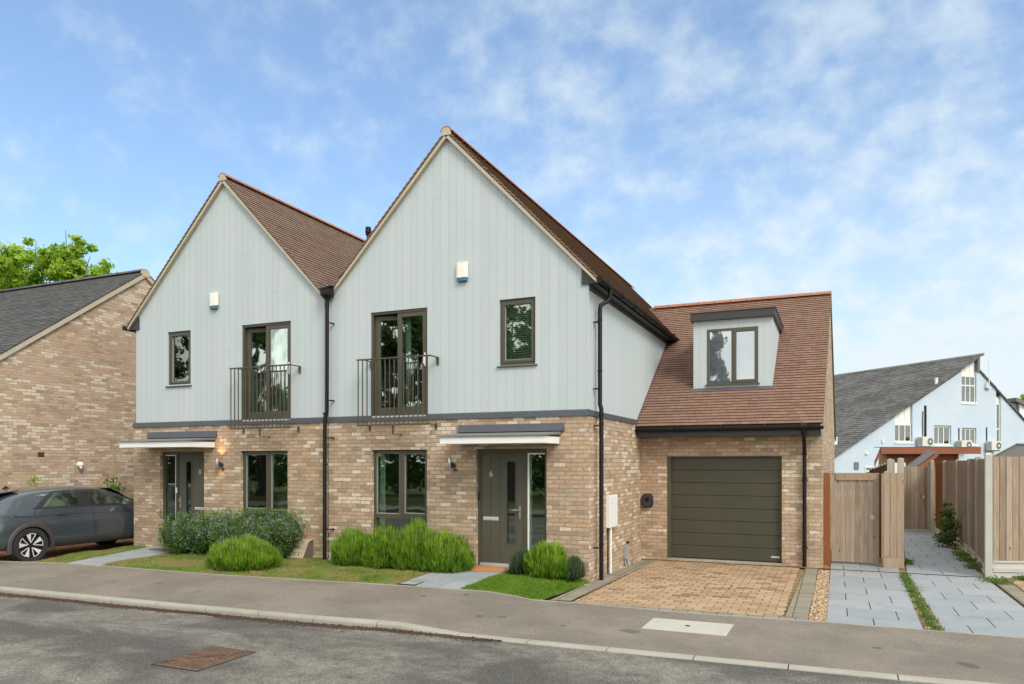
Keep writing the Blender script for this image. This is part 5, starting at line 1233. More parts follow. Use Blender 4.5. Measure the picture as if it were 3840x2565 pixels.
def spiky_bush(name, c, rx, ry, h, n, label, mat='lavender', group=None, stem=0.0035, droop=0.35, seed=1, core=True, tip=0.10, flat=0.62):
    r_ = random.Random(seed); root = empty(name, c, label, 'shrub', group)
    c = Vector(c)
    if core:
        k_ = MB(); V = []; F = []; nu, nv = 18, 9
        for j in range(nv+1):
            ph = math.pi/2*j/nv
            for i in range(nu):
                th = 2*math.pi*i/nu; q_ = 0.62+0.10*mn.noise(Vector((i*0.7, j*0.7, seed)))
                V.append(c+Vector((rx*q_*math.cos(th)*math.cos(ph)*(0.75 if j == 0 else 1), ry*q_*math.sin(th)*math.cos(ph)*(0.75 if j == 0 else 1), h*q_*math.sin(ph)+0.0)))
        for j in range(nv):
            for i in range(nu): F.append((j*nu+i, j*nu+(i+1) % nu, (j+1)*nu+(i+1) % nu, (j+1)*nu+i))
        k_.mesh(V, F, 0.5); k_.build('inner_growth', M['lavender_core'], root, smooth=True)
    b = MB()
    for _ in range(n):
        th = r_.random()*2*math.pi; ph = math.asin(min(1, r_.random()**0.8)); u_ = r_.uniform(0.72, 1.12)
        lump = 1+0.24*mn.noise(Vector((math.cos(th)*2.2+seed, math.sin(th)*2.2, ph*2)))
        end = Vector((rx*math.cos(th)*math.cos(ph), ry*math.sin(th)*math.cos(ph), h*(0.06+0.94*math.sin(ph))))*u_*lump
        st = Vector((end.x*0.55*r_.uniform(0.7, 1.1), end.y*0.55*r_.uniform(0.7, 1.1), max(0.0, end.z*flat-0.05)))
        # stems rise upward and outward
        L = (end-st); mid = st+Vector((L.x*0.75, L.y*0.75, L.z*0.45)); tipv = end+Vector((r_.gauss(0, .008), r_.gauss(0, .008), tip*r_.uniform(0.2, 1.0)))
        a = r_.random()*6.28; d_ = Vector((math.cos(a), math.sin(a), 0))*stem*1.1*r_.uniform(0.6, 1.5)
        P = [c+st, c+mid, c+end, c+tipv]
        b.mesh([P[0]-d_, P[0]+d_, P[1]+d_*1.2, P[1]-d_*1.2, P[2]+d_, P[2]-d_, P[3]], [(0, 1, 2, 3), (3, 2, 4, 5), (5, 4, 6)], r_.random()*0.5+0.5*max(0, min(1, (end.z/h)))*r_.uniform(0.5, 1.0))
    b.cur = 1
    for _ in range(int(n*0.035) if mat == 'lavender' and 'lavender' in name else 0):
        th = r_.random()*2*math.pi; ph = math.asin(r_.random()**0.6); q_ = r_.uniform(1.02, 1.2)
        lump = 1+0.24*mn.noise(Vector((math.cos(th)*2.2+seed, math.sin(th)*2.2, ph*2)))
        p = c+Vector((rx*math.cos(th)*math.cos(ph), ry*math.sin(th)*math.cos(ph), h*(0.06+0.94*math.sin(ph))))*lump+Vector((0, 0, tip*r_.uniform(0.3, 1.1)))
        s_ = 0.0042; L = r_.uniform(0.018, 0.04)
        b.mesh([p+Vector((s_, 0, 0)), p+Vector((0, s_, 0)), p+Vector((-s_, 0, 0)), p+Vector((0, -s_, 0)), p+Vector((0, 0, L)), p-Vector((0, 0, L*0.5))], [(0, 1, 4), (1, 2, 4), (2, 3, 4), (3, 0, 4), (1, 0, 5), (2, 1, 5), (3, 2, 5), (0, 3, 5)])
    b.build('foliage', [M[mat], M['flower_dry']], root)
    return root
G_ = 'lavender bushes along the front of the houses'
spiky_bush('lavender_bush', (-6.17, -1.62, 0.0), 0.66, 0.55, 0.50, 13000, 'big rounded lavender bush out on the lawn edge, by the pavement, before the flowering shrub', group=G_, seed=3, tip=0.10)
spiky_bush('lavender_bush', (-4.55, -0.42, 0.0), 0.46, 0.40, 0.60, 8000, 'leftmost bush of the lavender hedge, beside the black downpipe', group=G_, seed=4)
spiky_bush('lavender_bush', (-3.86, -0.45, 0.0), 0.40, 0.42, 0.66, 8000, 'second bush of the lavender hedge, below the left half of the ground-floor window', group=G_, seed=5)
spiky_bush('lavender_bush', (-3.20, -0.42, 0.0), 0.42, 0.44, 0.74, 8500, 'tallest bush of the lavender hedge, below the right half of the ground-floor window', group=G_, seed=6, tip=0.14)
spiky_bush('lavender_bush', (-2.55, -0.46, 0.0), 0.50, 0.42, 0.62, 9000, 'rightmost bush of the lavender hedge, beside the path to door 6', group=G_, seed=7)
spiky_bush('rosemary_bush', (-0.60, -0.38, 0.0), 0.40, 0.36, 0.52, 5200, 'bright green upright shrub at the brick corner right of door 6', mat='lavender', seed=8, stem=0.0045)
spiky_bush('lavender_bush', (-1.12, -0.28, 0.0), 0.22, 0.26, 0.38, 2200, 'small grey-green lavender at the foot of the side light of door 6', mat='rosemary', seed=9, group=G_)
spiky_bush('lavender_bush', (-0.17, -0.26, 0.0), 0.18, 0.24, 0.32, 1800, 'small dark lavender tucked at the very corner of the brick wall', mat='rosemary', seed=10, group=G_)

def leaf_mesh(b, blobs, n, size, r_, shell=0.55, squash=0.5, jitter=0.3):
    tot = sum(bl[3]*bl[4]*bl[5] for bl in blobs)
    for (cx, cy, cz, rx, ry, rz) in blobs:
        m_ = int(n*rx*ry*rz/tot) if tot else 0
        for _ in range(m_):
            v = Vector((r_.gauss(0, 1), r_.gauss(0, 1), r_.gauss(0, 1))).normalized()
            q_ = r_.uniform(shell, 1.0)*(1+jitter*mn.noise(v*2.3+Vector((cx, cy, cz))))
            p = Vector((cx+v.x*rx*q_, cy+v.y*ry*q_, cz+v.z*rz*q_))
            s = size*r_.uniform(0.55, 1.3)
            a = Vector((r_.gauss(0, 1), r_.gauss(0, 1), r_.gauss(0, 0.6))).normalized()
            nrm = (v+Vector((r_.gauss(0, .6), r_.gauss(0, .6), r_.gauss(0.3, .6)))).normalized(); t = a.cross(nrm)
            if t.length < 1e-3: continue
            t.normalize(); a2 = nrm.cross(t)
            f = squash
            b.mesh([p-t*s*0.5, p+a2*s*0.5*f, p+t*s*0.5, p-a2*s*0.5*f], [(0, 1, 2, 3)], r_.random())
# ceanothus
def ceanothus():
    r_ = random.Random(21)
    root = empty('flowering_bush', (-7.6, -0.5, 0.0), 'wide dark green bush dusted with pale blue flowers below the left ground-floor window', 'shrub')
    blobs = [(-9.0, -0.55, 0.42, 0.50, 0.42, 0.44), (-8.4, -0.55, 0.50, 0.50, 0.45, 0.42), (-7.8, -0.50, 0.50, 0.50, 0.45, 0.44), (-7.2, -0.50, 0.52, 0.5, 0.42, 0.45), (-6.7, -0.45, 0.54, 0.45, 0.40, 0.45), (-6.25, -0.40, 0.58, 0.44, 0.36, 0.40), (-6.35, -0.35, 0.25, 0.3, 0.3, 0.28), (-8.7, -0.4, 0.2, 0.6, 0.4, 0.22), (-7.5, -0.4, 0.2, 0.8, 0.4, 0.22)]
    b = MB(); leaf_mesh(b, blobs, 34000, 0.034, r_, 0.75, 0.45, 0.35)
    # stray shoots
    for _ in range(150):
        bl = r_.choice(blobs[:6]); th = r_.random()*6.28
        p = Vector((bl[0]+bl[3]*0.85*math.cos(th), bl[1]+bl[4]*0.7*math.sin(th), bl[2]+bl[5]*0.80)); d_ = Vector((r_.gauss(0, .3)+math.cos(th)*0.4, r_.gauss(0, .3), 1)).normalized()
        for i in range(12):
            q_ = p+d_*0.014*i; s = 0.026; a = Vector((r_.gauss(0, 1), r_.gauss(0, 1), r_.gauss(0, 1))).normalized()*s; t = d_.cross(a).normalized()*s*0.45
            b.mesh([q_, q_+a*0.5+t, q_+a, q_+a*0.5-t], [(0, 1, 2, 3)], 0.75+0.25*r_.random())
    b.build('foliage', M['ceanothus'], root)
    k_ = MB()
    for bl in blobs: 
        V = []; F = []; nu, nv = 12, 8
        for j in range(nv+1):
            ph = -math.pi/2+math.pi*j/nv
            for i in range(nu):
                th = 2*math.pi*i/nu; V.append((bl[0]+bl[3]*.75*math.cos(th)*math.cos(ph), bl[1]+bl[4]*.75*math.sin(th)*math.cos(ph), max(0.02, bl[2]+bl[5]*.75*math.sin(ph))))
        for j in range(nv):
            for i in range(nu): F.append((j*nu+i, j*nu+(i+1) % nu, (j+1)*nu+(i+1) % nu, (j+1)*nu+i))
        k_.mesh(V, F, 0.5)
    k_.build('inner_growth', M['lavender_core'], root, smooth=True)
    fl = MB()
    for _ in range(1050):
        bl = r_.choice(blobs[:6]); v = Vector((r_.gauss(0, 1), -abs(r_.gauss(0, 1)), r_.gauss(0.25, .8))).normalized()
        if mn.noise(Vector((bl[0]+v.x*bl[3], v.z, 5))*2.2) < -0.12 and r_.random() < 0.8: continue
        q_ = 1.0+0.05*r_.random()+0.30*mn.noise(v*2.3+Vector(bl[:3])); p = Vector((bl[0]+v.x*bl[3]*q_, bl[1]+v.y*bl[4]*q_, bl[2]+v.z*bl[5]*q_))
        for _2 in range(4):
            c_ = p+Vector((r_.gauss(0, .010), r_.gauss(0, .010), r_.gauss(0, .012))); s = 0.0065*r_.uniform(.6, 1.3)
            fl.mesh([c_+Vector((s, 0, 0)), c_+Vector((0, s, 0)), c_+Vector((-s, 0, 0)), c_+Vector((0, -s, 0)), c_+Vector((0, 0, s)), c_+Vector((0, 0, -s))], [(0, 1, 4), (1, 2, 4), (2, 3, 4), (3, 0, 4), (1, 0, 5), (2, 1, 5), (3, 2, 5), (0, 3, 5)])
    fl.build('flowers', M['flower'], root)
ceanothus()
def leafy_plant(name, c, blobs, n, size, label, mat='weed', cat='plant', group=None, seed=1, stems=4, shell=0.3, squash=0.5):
    r_ = random.Random(seed); root = empty(name, c, label, cat, group)
    b = MB(); leaf_mesh(b, blobs, n, size, r_, shell, squash, 0.5); b.build('foliage', M[mat], root)
    s_ = MB()
    for i in range(stems):
        bl = blobs[i % len(blobs)]; s_.tube([c, ((c[0]+bl[0])/2+r_.gauss(0, .02), (c[1]+bl[1])/2, (c[2]+bl[2])/2), (bl[0]+r_.gauss(0, .03), bl[1], bl[2]+bl[5]*0.5)], [0.010, 0.007, 0.004], 6)
    s_.build('stem', M['bark'], root); return root
leafy_plant('leafy_bush', (6.48, 8.75, Zd), [(6.42, 8.75, 0.10, 0.32, 0.32, 0.22), (6.46, 8.8, 0.42, 0.27, 0.25, 0.22), (6.40, 8.8, 0.72, 0.24, 0.22, 0.14), (6.38, 8.8, 0.92, 0.14, 0.14, 0.08)], 1500, 0.085, 'dark green leafy bush climbing the fence halfway down the alley', seed=31, cat='shrub', mat='dark_leaf')
WG = 'weeds along the alley and between the paths'
for i, (x, y, r0, hh, lb) in enumerate([
    (6.42, 6.9, 0.22, 0.12, 'low weed with long arching leaves at the fence foot, just before the leafy bush'),
    (6.40, 5.9, 0.20, 0.10, 'low weed at the fence foot beside the second fence bay'),
    (6.36, 4.7, 0.20, 0.14, 'broad-leaved weed at the foot of the fence, close to the pale concrete post'),
    (5.20, 5.0, 0.12, 0.12, 'small weed at the bottom right edge of the brown fence end panel'),
    (6.42, 2.95, 0.30, 0.09, 'flat spreading weed at the foot of the pale concrete corner post'),
    (6.95, 3.45, 0.22, 0.07, 'low weed under the gravel boards of the right-hand fence')]):
    leafy_plant('weed', (x, y, Zd), [(x, y, Zd+hh*0.5, r0, r0, hh*0.6), (x+0.08, y-0.12, Zd+hh*0.35, r0*0.7, r0, hh*0.5)], 420, 0.06, lb, seed=40+i, group=WG, stems=2, squash=0.3)
# weeds between the paths: one continuous line of growth nobody could count
b = MB(); r_ = random.Random(77)
bl = []
for i in range(46):
    y = -1.68+i*0.108; x = 5.03+0.03*math.sin(i*1.3)+(0.0); s = 0.055+0.045*max(0, mn.noise(Vector((i*0.5, 2, 1)))+0.4); bl.append((x, y, Zd+0.005, s*1.5, 0.09, s*0.7))
leaf_mesh(b, bl, 7000, 0.032, r_, 0.1, 0.35, 0.6); b.build('ground_cover', M['weed'], kind='stuff', label='line of green weeds growing in the gravel between the two slab paths')
# shrubs behind the car
leafy_plant('small_shrub', (-13.95, -0.4, -0.1), [(-13.9, -0.42, 1.5, 0.16, 0.2, 0.22), (-13.92, -0.6, 1.30, 0.2, 0.25, 0.16), (-13.9, -0.35, 1.0, 0.3, 0.35, 0.4)], 460, 0.075, 'thin yellow-green shrub against the left brick wall, over the back of the car roof', seed=51, cat='shrub', mat='tree_leaf')
leafy_plant('small_shrub', (-13.95, 1.7, -0.1), [(-13.9, 1.7, 1.22, 0.28, 0.34, 0.22), (-13.9, 1.72, 1.5, 0.14, 0.12, 0.16), (-13.9, 1.5, 1.45, 0.10, 0.14, 0.12), (-13.9, 1.7, 0.8, 0.3, 0.35, 0.4)], 900, 0.08, 'leafy green shrub rising over the windscreen of the car, beside the brown fence end', seed=52, cat='shrub', mat='ceanothus')

# ------------------------------------------------------------------ meter covers at the foot of the front wall
def meter_cover(x0, x1, label, words):
    root = empty('meter_cover', ((x0+x1)/2, -0.2, 0.0), label, 'meter cover', 'beige meter covers on the front wall')
    prof = [(-0.36, 0.045), (-0.345, 0.075), (-0.20, 0.34), (-0.155, 0.375), (-0.07, 0.395), (0.0, 0.395)]
    b = MB(); th = 0.012
    P = [(x0, y, z) for y, z in prof]+[(x0, y+0.012, z-0.018) for y, z in prof[::-1]]
    for i in range(len(prof)-1):
        (ya, za), (yb, zb) = prof[i], prof[i+1]
        b.prism([(x0, ya, za), (x0, yb, zb), (x0, yb+0.012, zb-0.016), (x0, ya+0.012, za-0.016)], (x1-x0, 0, 0), 0.5)
    o = b.build('lid', M['beige_box'], root, smooth=True)
    b = MB()
    for zc_ in (0.145, 0.235): yy = -0.345+(zc_-0.075)*0.547-0.004; b.box(x0+0.01, x1-0.02, yy-0.001, yy+0.004, zc_-0.003, zc_+0.003)
    for i, xx_ in enumerate((0.2, 0.45, 0.7)): b.box(x0+(x1-x0)*xx_-0.002, x0+(x1-x0)*xx_+0.002, -0.349, -0.33, 0.085, 0.14)
    b.box(x0+0.04, x0+0.055, -0.352, -0.335, 0.09, 0.105)
    b.build('lid_groove', M['beige_dark'], o)
    b = MB(); b.prism([(x0+0.025, -0.325, -0.05), (x0+0.025, -0.325, 0.07), (x0+0.025, -0.19, 0.325), (x0+0.025, -0.14, 0.355), (x0+0.025, 0.0, 0.375), (x0+0.025, 0.0, -0.05)], (x1-x0-0.05, 0, 0)); b.build('body', M['beige_dark'], root)
    if words: text_obj('lettering', words, 0.055, ((x0+x1)/2-0.02, -0.268, 0.262), (R(61), 0, 0), 'letters', o, 0.001)
meter_cover(-6.235, -5.845, 'beige sloping meter cover at the foot of the wall, left of the black downpipe', 'MAINS')
meter_cover(-5.215, -4.80, 'beige sloping meter cover half hidden by the lavender hedge, right of the black downpipe', None)
# ------------------------------------------------------------------ timber: gate, fences
def board_run(b, A, B, z0, z1, bw=0.115, th=0.018, face=-1, gap=0.002, lap=True, ztop=None):
    """vertical boards along A->B (xy); face=+1/-1 side the boards stand proud on"""
    A, B = Vector((*A, 0)), Vector((*B, 0)); L = (B-A).length; d = (B-A).normalized(); n_ = Vector((d.y, -d.x, 0))*(-face)
    n = max(1, round(L/bw)); w_ = L/n
    for i in range(n):
        p, q_ = A+d*(i*w_+gap/2), A+d*((i+1)*w_-gap/2); t = th*rnd.uniform(0.85, 1.15)
        t0, t1 = (t, t*0.5) if lap else (t, t)
        zt = z1+rnd.uniform(-0.004, 0.004)
        V = [p, q_, q_+n_*t1, p+n_*t0]
        b.mesh([v+Vector((0, 0, z0)) for v in V]+[v+Vector((0, 0, zt)) for v in V], [(3, 2, 1, 0), (4, 5, 6, 7), (0, 1, 5, 4), (1, 2, 6, 5), (2, 3, 7, 6), (3, 0, 4, 7)])
def post(b, x, y, z0, z1, w_=0.1, cap=0.02, r=None):
    h = w_/2; b.box(x-h, x+h, y-h, y+h, z0, z1-cap, r)
    b.mesh([(x-h, y-h, z1-cap), (x+h, y-h, z1-cap), (x+h, y+h, z1-cap), (x-h, y+h, z1-cap), (x, y, z1)], [(0, 1, 4), (1, 2, 4), (2, 3, 4), (3, 0, 4)], r)
def knob(parent, c, name='ring_handle'):
    h = MB(); h.lathe([(0.038, -0.012), (0.038, 0.0)], c, 20, 'Y'); h.lathe([(0.022, -0.03), (0.022, -0.01)], c, 16, 'Y')
    pts_ = [(c[0]+0.034*math.sin(t), c[1]-0.028, c[2]-0.022-0.034*math.cos(t)) for t in [2*math.pi*i/20 for i in range(21)]]
    h.tube(pts_, 0.006, 8); h.build(name, M['steel'], parent, smooth=True)
# gate between the house and its end panel
g0 = empty('garden_gate', (4.25, 4.40, Zd), 'weathered vertical-board garden gate with ring handle beside the garage, nearest the camera', 'gate')
b = MB(); board_run(b, (3.82, 4.40), (3.91, 4.40), Zd+0.05, 1.735, 0.09); board_run(b, (3.91, 4.405), (4.60, 4.405), Zd+0.05, 1.62, 0.087, 0.012, -1)
board_run(b, (4.60, 4.40), (4.70, 4.40), Zd+0.05, 1.735, 0.1)
b.build('boards', M['wood'], g0)
b = MB(); b.box(3.82, 4.70, 4.375, 4.42, 1.715, 1.745); b.box(3.90, 4.62, 4.372, 4.40, 1.60, 1.715); b.box(3.91, 4.61, 4.366, 4.372, 1.60, 1.625); b.build('top_rail', M['wood_new'], g0)
b = MB(); b.box(3.82, 4.70, 4.42, 4.46, 0.15, 0.25); b.cut(); b.box(3.82, 4.70, 4.42, 4.46, 1.40, 1.50); b.build_each('back_rail', M['wood'], g0)
knob(g0, (4.575, 4.385, 0.86))
b = MB(); post(b, 3.735, 4.33, Zd-0.05, 1.74, 0.125, 0.0); b.build('timber_post', M['wood_red'], label='orange-brown timber post screwed to the garage corner, hanging the nearest gate', cat='post', kind=None)
# end panel
p0 = empty('timber_fence', (4.92, 4.2, Zd), 'short brown close-board end panel standing between the nearest gate and the alley', 'fence')
b = MB(); board_run(b, (4.765, 4.20), (5.125, 4.26), 0.088, 1.752, 0.105, 0.02, -1); b.build('boards', M['wood_new'], p0)
b = MB(); b.box(4.73, 4.765, 4.17, 4.40, Zd, 1.74); b.prism([(4.755, 4.165, Zd), (5.13, 4.225, Zd), (5.13, 4.19, Zd), (4.755, 4.13, Zd)], (0, 0, 0.205)); b.build('base_board', M['wood_new'], p0)
b = MB(); b.box(4.765, 5.12, 4.24, 4.29, 1.55, 1.62); b.cut(); b.box(4.765, 5.12, 4.24, 4.29, 0.3, 0.38); b.build_each('rail', M['wood'], p0)
b = MB(); post(b, 4.83, 4.34, Zd, 1.79, 0.10); b.build('post', M['wood_grey'], p0)
b = MB(); post(b, 5.088, 4.47, Zd, 2.055, 0.11, 0.015); b.build('timber_post', M['wood_grey'], label='tall pale square post behind the brown end panel', cat='post', group='pale square fence posts')
b = MB(); post(b, 4.93, 5.0, Zd, 2.04, 0.11, 0.015); b.build('timber_post', M['wood_grey'], label='shorter pale square post just left of the tallest one, behind the brown end panel', cat='post', group='pale square fence posts')
# open pale fence running back along the side garden
s0 = empty('slatted_fence', (4.6, 6.0, Zd), 'dark gappy fence of pale-edged uprights seen over the nearest gate, running back along the garden', 'fence')
b = MB(); b2 = MB(); A = Vector((5.0, 5.15)); B = Vector((4.62, 6.55)); d_ = (B-A).normalized(); n_ = Vector((d_.y, -d_.x))
for i in range(9):
    t = i/8; p = A+(B-A)*t; zt = 2.02-0.19*t
    q_ = [p+n_*0.028, p+n_*0.028+d_*0.022, p+d_*0.022, p]
    b.prism([(*v, Zd) for v in q_], (0, 0, zt-Zd))
    if i < 8:
        p1 = A+(B-A)*(i+1)/8; q_ = [p, p1, p1-n_*0.02, p-n_*0.02]
        b2.prism([(*v, Zd) for v in q_], (0, 0, zt-0.06-Zd))
b.build('uprights', M['wood_grey'], s0); b2.build('boards', M['wood_dark'], s0)  # dark board colour paints in the backlit shade between the uprights
# far gate at the end of the alley
g1 = empty('garden_gate', (6.1, 13.2, Zd), 'far weathered gate with round handle at the end of the slab alley', 'gate')
b = MB(); board_run(b, (5.80, 13.15), (6.46, 13.25), Zd+0.05, 1.83, 0.095, 0.016, -1); b.build('boards', M['wood'], g1)
b = MB(); b.prism([(5.80, 13.17, 0), (6.46, 13.27, 0), (6.46, 13.31, 0), (5.80, 13.21, 0)], (0, 0, 0.1)); b.cut(); b.prism([(5.80, 13.17, 1.5), (6.46, 13.27, 1.5), (6.46, 13.31, 1.5), (5.80, 13.21, 1.5)], (0, 0, 0.1)); b.build_each('back_rail', M['wood'], g1)
knob(g1, (6.33, 13.2, 0.92))
b = MB(); b.box(5.7, 6.6, 13.0, 13.4, Zd-0.05, Zd+0.03); b.build('gate_step', M['concrete'], label='concrete threshold under the far gate', cat='step')
b = MB(); post(b, 6.55, 13.10, Zd, 2.03, 0.10); b.build('timber_post', M['wood_grey'], label='pale square post on the right of the far gate', cat='post', group='pale square fence posts')
b = MB(); post(b, 6.46, 13.2, Zd, 1.90, 0.07, 0.0); b.build('timber_post', M['wood_grey'], label='slim grey latch post of the far gate', cat='post')
# long right fence of bays down the alley
FP = [(6.44, 3.56), (6.63, 5.9), (6.72, 7.55), (6.78, 9.85), (6.70, 11.6), (6.62, 12.95)]
tops = [2.06, 2.07, 2.04, 2.02, 1.99]
labs = ['first bay of the alley fence, starting at the pale concrete corner post', 'second bay of the alley fence behind the low weeds', 'third bay of the alley fence, right behind the leafy bush', 'fourth bay of the alley fence, seen edge-on above the leafy bush', 'orange-stained last bay of the alley fence beside the far gate']
for i in range(5):
    a, b_ = FP[i], FP[i+1]; root = empty('timber_fence', ((a[0]+b_[0])/2, (a[1]+b_[1])/2, Zd), labs[i], 'fence', 'bays of the alley fence')
    A, B = Vector(a), Vector(b_); d_ = (B-A).normalized()
    A2, B2 = A+d_*0.06, B-d_*0.06
    b = MB(); board_run(b, A2, B2, 0.03, tops[i]-0.03, 0.10, 0.022, 1); b.build('boards', M['wood' if i < 4 else 'wood_red'], root)
    b = MB(); n_ = Vector((d_.y, -d_.x))
    for z in (0.25, 1.0, 1.75):
        b.prism([(*A2+n_*0.0, z), (*B2+n_*0.0, z), (*B2+n_*0.05, z), (*A2+n_*0.05, z)], (0, 0, 0.07)); b.cut()
    b.build_each('rail', M['wood'], root)
    b = MB(); b.prism([(*A2-n_*0.03, Zd), (*B2-n_*0.03, Zd), (*B2+n_*0.0, Zd), (*A2+n_*0.0, Zd)], (0, 0, 0.15)); b.prism([(*A2-n_*0.045, Zd), (*B2-n_*0.045, Zd), (*B2-n_*0.028, Zd), (*A2-n_*0.028, Zd)], (0, 0, 0.03)); b.build('gravel_board', M['concrete_post'], root)
    if i:
        b = MB(); post(b, a[0], a[1], Zd, tops[i]+0.02, 0.10); b.build('timber_post', M['wood_grey'], label=['', 'pale post between the first and second bay of the alley fence', 'pale post between the second and third bay of the alley fence', 'pale post just above the leafy bush in the alley fence', 'farthest pale post of the alley fence before the orange bay'][i], cat='post', group='pale square fence posts')
b = MB(); x, y = 6.425, 3.50
b.prism([(x-0.055, y-0.05, Zd-0.1), (x+0.055, y-0.05, Zd-0.1), (x+0.055, y-0.01, Zd-0.1), (x+0.035, y+0.0, Zd-0.1), (x+0.055, y+0.05, Zd-0.1), (x-0.055, y+0.05, Zd-0.1)], (0, 0, 2.12-Zd+0.08)); b.mesh([(x-0.055, y-0.05, 2.10), (x+0.055, y-0.05, 2.10), (x+0.055, y+0.05, 2.10), (x-0.055, y+0.05, 2.10), (x-0.03, y, 2.135), (x+0.03, y, 2.135)], [(0, 1, 5, 4), (1, 2, 5), (2, 3, 4, 5), (3, 0, 4)])
b.build('concrete_post', M['concrete_post'], label='tall pale concrete corner post where the alley fence meets the street fence', cat='post')
p1 = empty('timber_fence', (8.2, 3.9, Zd), 'right-hand street fence of knotty boards over two ribbed concrete gravel boards', 'fence')
A, B = Vector((6.49, 3.52)), Vector((9.9, 4.75))
b = MB(); board_run(b, A, B, 0.19, 2.065, 0.115, 0.022, 1*-1); b.build('boards', M['wood'], p1)
b = MB(); d_ = (B-A).normalized(); n_ = Vector((d_.y, -d_.x))
def gb(za, zb):
    b.prism([(*A, za), (*B, za), (*B-n_*0.05, za), (*A-n_*0.05, za)], (0, 0, zb-za))
    for (p, q_) in ((za, za+0.035), (zb-0.035, zb)): b.prism([(*A+n_*0.022, p), (*B+n_*0.022, p), (*B+n_*0.0, p), (*A+n_*0.0, p)], (0, 0, q_-p))
gb(Zd-0.02, 0.018); gb(0.022, 0.188); b.build('gravel_board', M['concrete_post'], p1)
b = MB(); b.prism([(*A-n_*0.03, 1.7), (*B-n_*0.03, 1.7), (*B-n_*0.08, 1.7), (*A-n_*0.08, 1.7)], (0, 0, 0.08)); b.build('rail', M['wood'], p1)
# dark fence stub behind the car
p2 = empty('timber_fence', (-13.7, 2.9, -0.1), 'dark brown fence end between the left brick wall and the parked car', 'fence')
b = MB(); board_run(b, (-14.1, 2.6), (-11.2, 2.6), -0.1, 1.26, 0.10, 0.02, 1); b.build('boards', M['wood_dark'], p2)

# ------------------------------------------------------------------ neighbour house on the left
nb = empty('brick_house', (-20, 3, -0.1), 'brick house with dark grey roof at the left edge, blank gable towards the parked car', 'house')
NX = -14.2; AY, AZ = 2.92, 7.42; sl_ = 0.722; NYB = 12.0
b = MB()
def nz(y): return AZ-abs(y-AY)*sl_-0.09
ye0 = -1.9; ye1 = AY+(AY-ye0)*1.0
b.face([(NX, ye0, -0.2), (NX, ye1, -0.2), (NX, ye1, nz(ye1)), (NX, AY, nz(AY)), (NX, ye0, nz(ye0))])
b.face([(-26, ye0, -0.2), (NX, ye0, -0.2), (NX, ye0, nz(ye0)), (-26, ye0, nz(ye0))]); b.face([(-26, ye1, -0.2), (NX, ye1, -0.2), (NX, ye1, nz(ye1)), (-26, ye1, nz(ye1))])
b.build('wall', M['brick_n'], nb)
r = MB()
for s in (-1, 1):
    W = AY-ye0+0.25
    slope(r, (-26, AY+s*W, AZ-W*sl_), (NX+0.07, AY+s*W, AZ-W*sl_), (0, -s*W, W*sl_), 0.105, 0.014, jitter=0.004)
nr = r.build('roof', M['slates'], nb)
r = MB()
for i in range(26):
    a = -26+i*0.455; bb = a+0.447
    for j in range(6):
        t0, t1 = math.pi*(0.1+0.8*j/6), math.pi*(0.1+0.8*(j+1)/6)
        r.prism([(a, AY+0.12*math.cos(t0), AZ-0.045+0.12*math.sin(t0)), (a, AY+0.12*math.cos(t1), AZ-0.045+0.12*math.sin(t1)), (a, AY+0.10*math.cos(t1), AZ-0.045+0.10*math.sin(t1)), (a, AY+0.10*math.cos(t0), AZ-0.045+0.10*math.sin(t0))], (bb-a, 0, 0), 0.5)
r.build('ridge_tiles', M['slates'], nr)
v = MB()
for s in (-1, 1):
    W = AY-ye0+0.25
    v.prism([(NX-0.02, AY, AZ-0.035), (NX-0.02, AY+s*W, AZ-W*sl_-0.035), (NX-0.02, AY+s*W, AZ-W*sl_-0.16), (NX-0.02, AY, AZ-0.17)], (0.085, 0, 0)); v.cut()
v.prism([(NX-0.0, AY-0.14, AZ-0.16), (NX-0.0, AY+0.14, AZ-0.16), (NX-0.0, AY+0.10, AZ+0.02), (NX, AY, AZ+0.07), (NX, AY-0.10, AZ+0.02)], (0.075, 0, 0))
v.build_each('verge_mortar', M['verge'], nr)
v = MB(); v.box(NX, NX+0.012, -0.155, 0.0, 2.10, 2.215); v.build('air_brick', M['letters'], nb)
v = MB(); v.lathe([(0.075, 0.0), (0.08, 0.05), (0.065, 0.11), (0.03, 0.14)], (NX, 0.93, 1.90), 16, 'X'); v.tube([(NX+0.06, 0.93, 1.86), (NX+0.13, 0.90, 1.80)], 0.035, 10); v.build('boiler_flue', M['white'], nb, smooth=True)

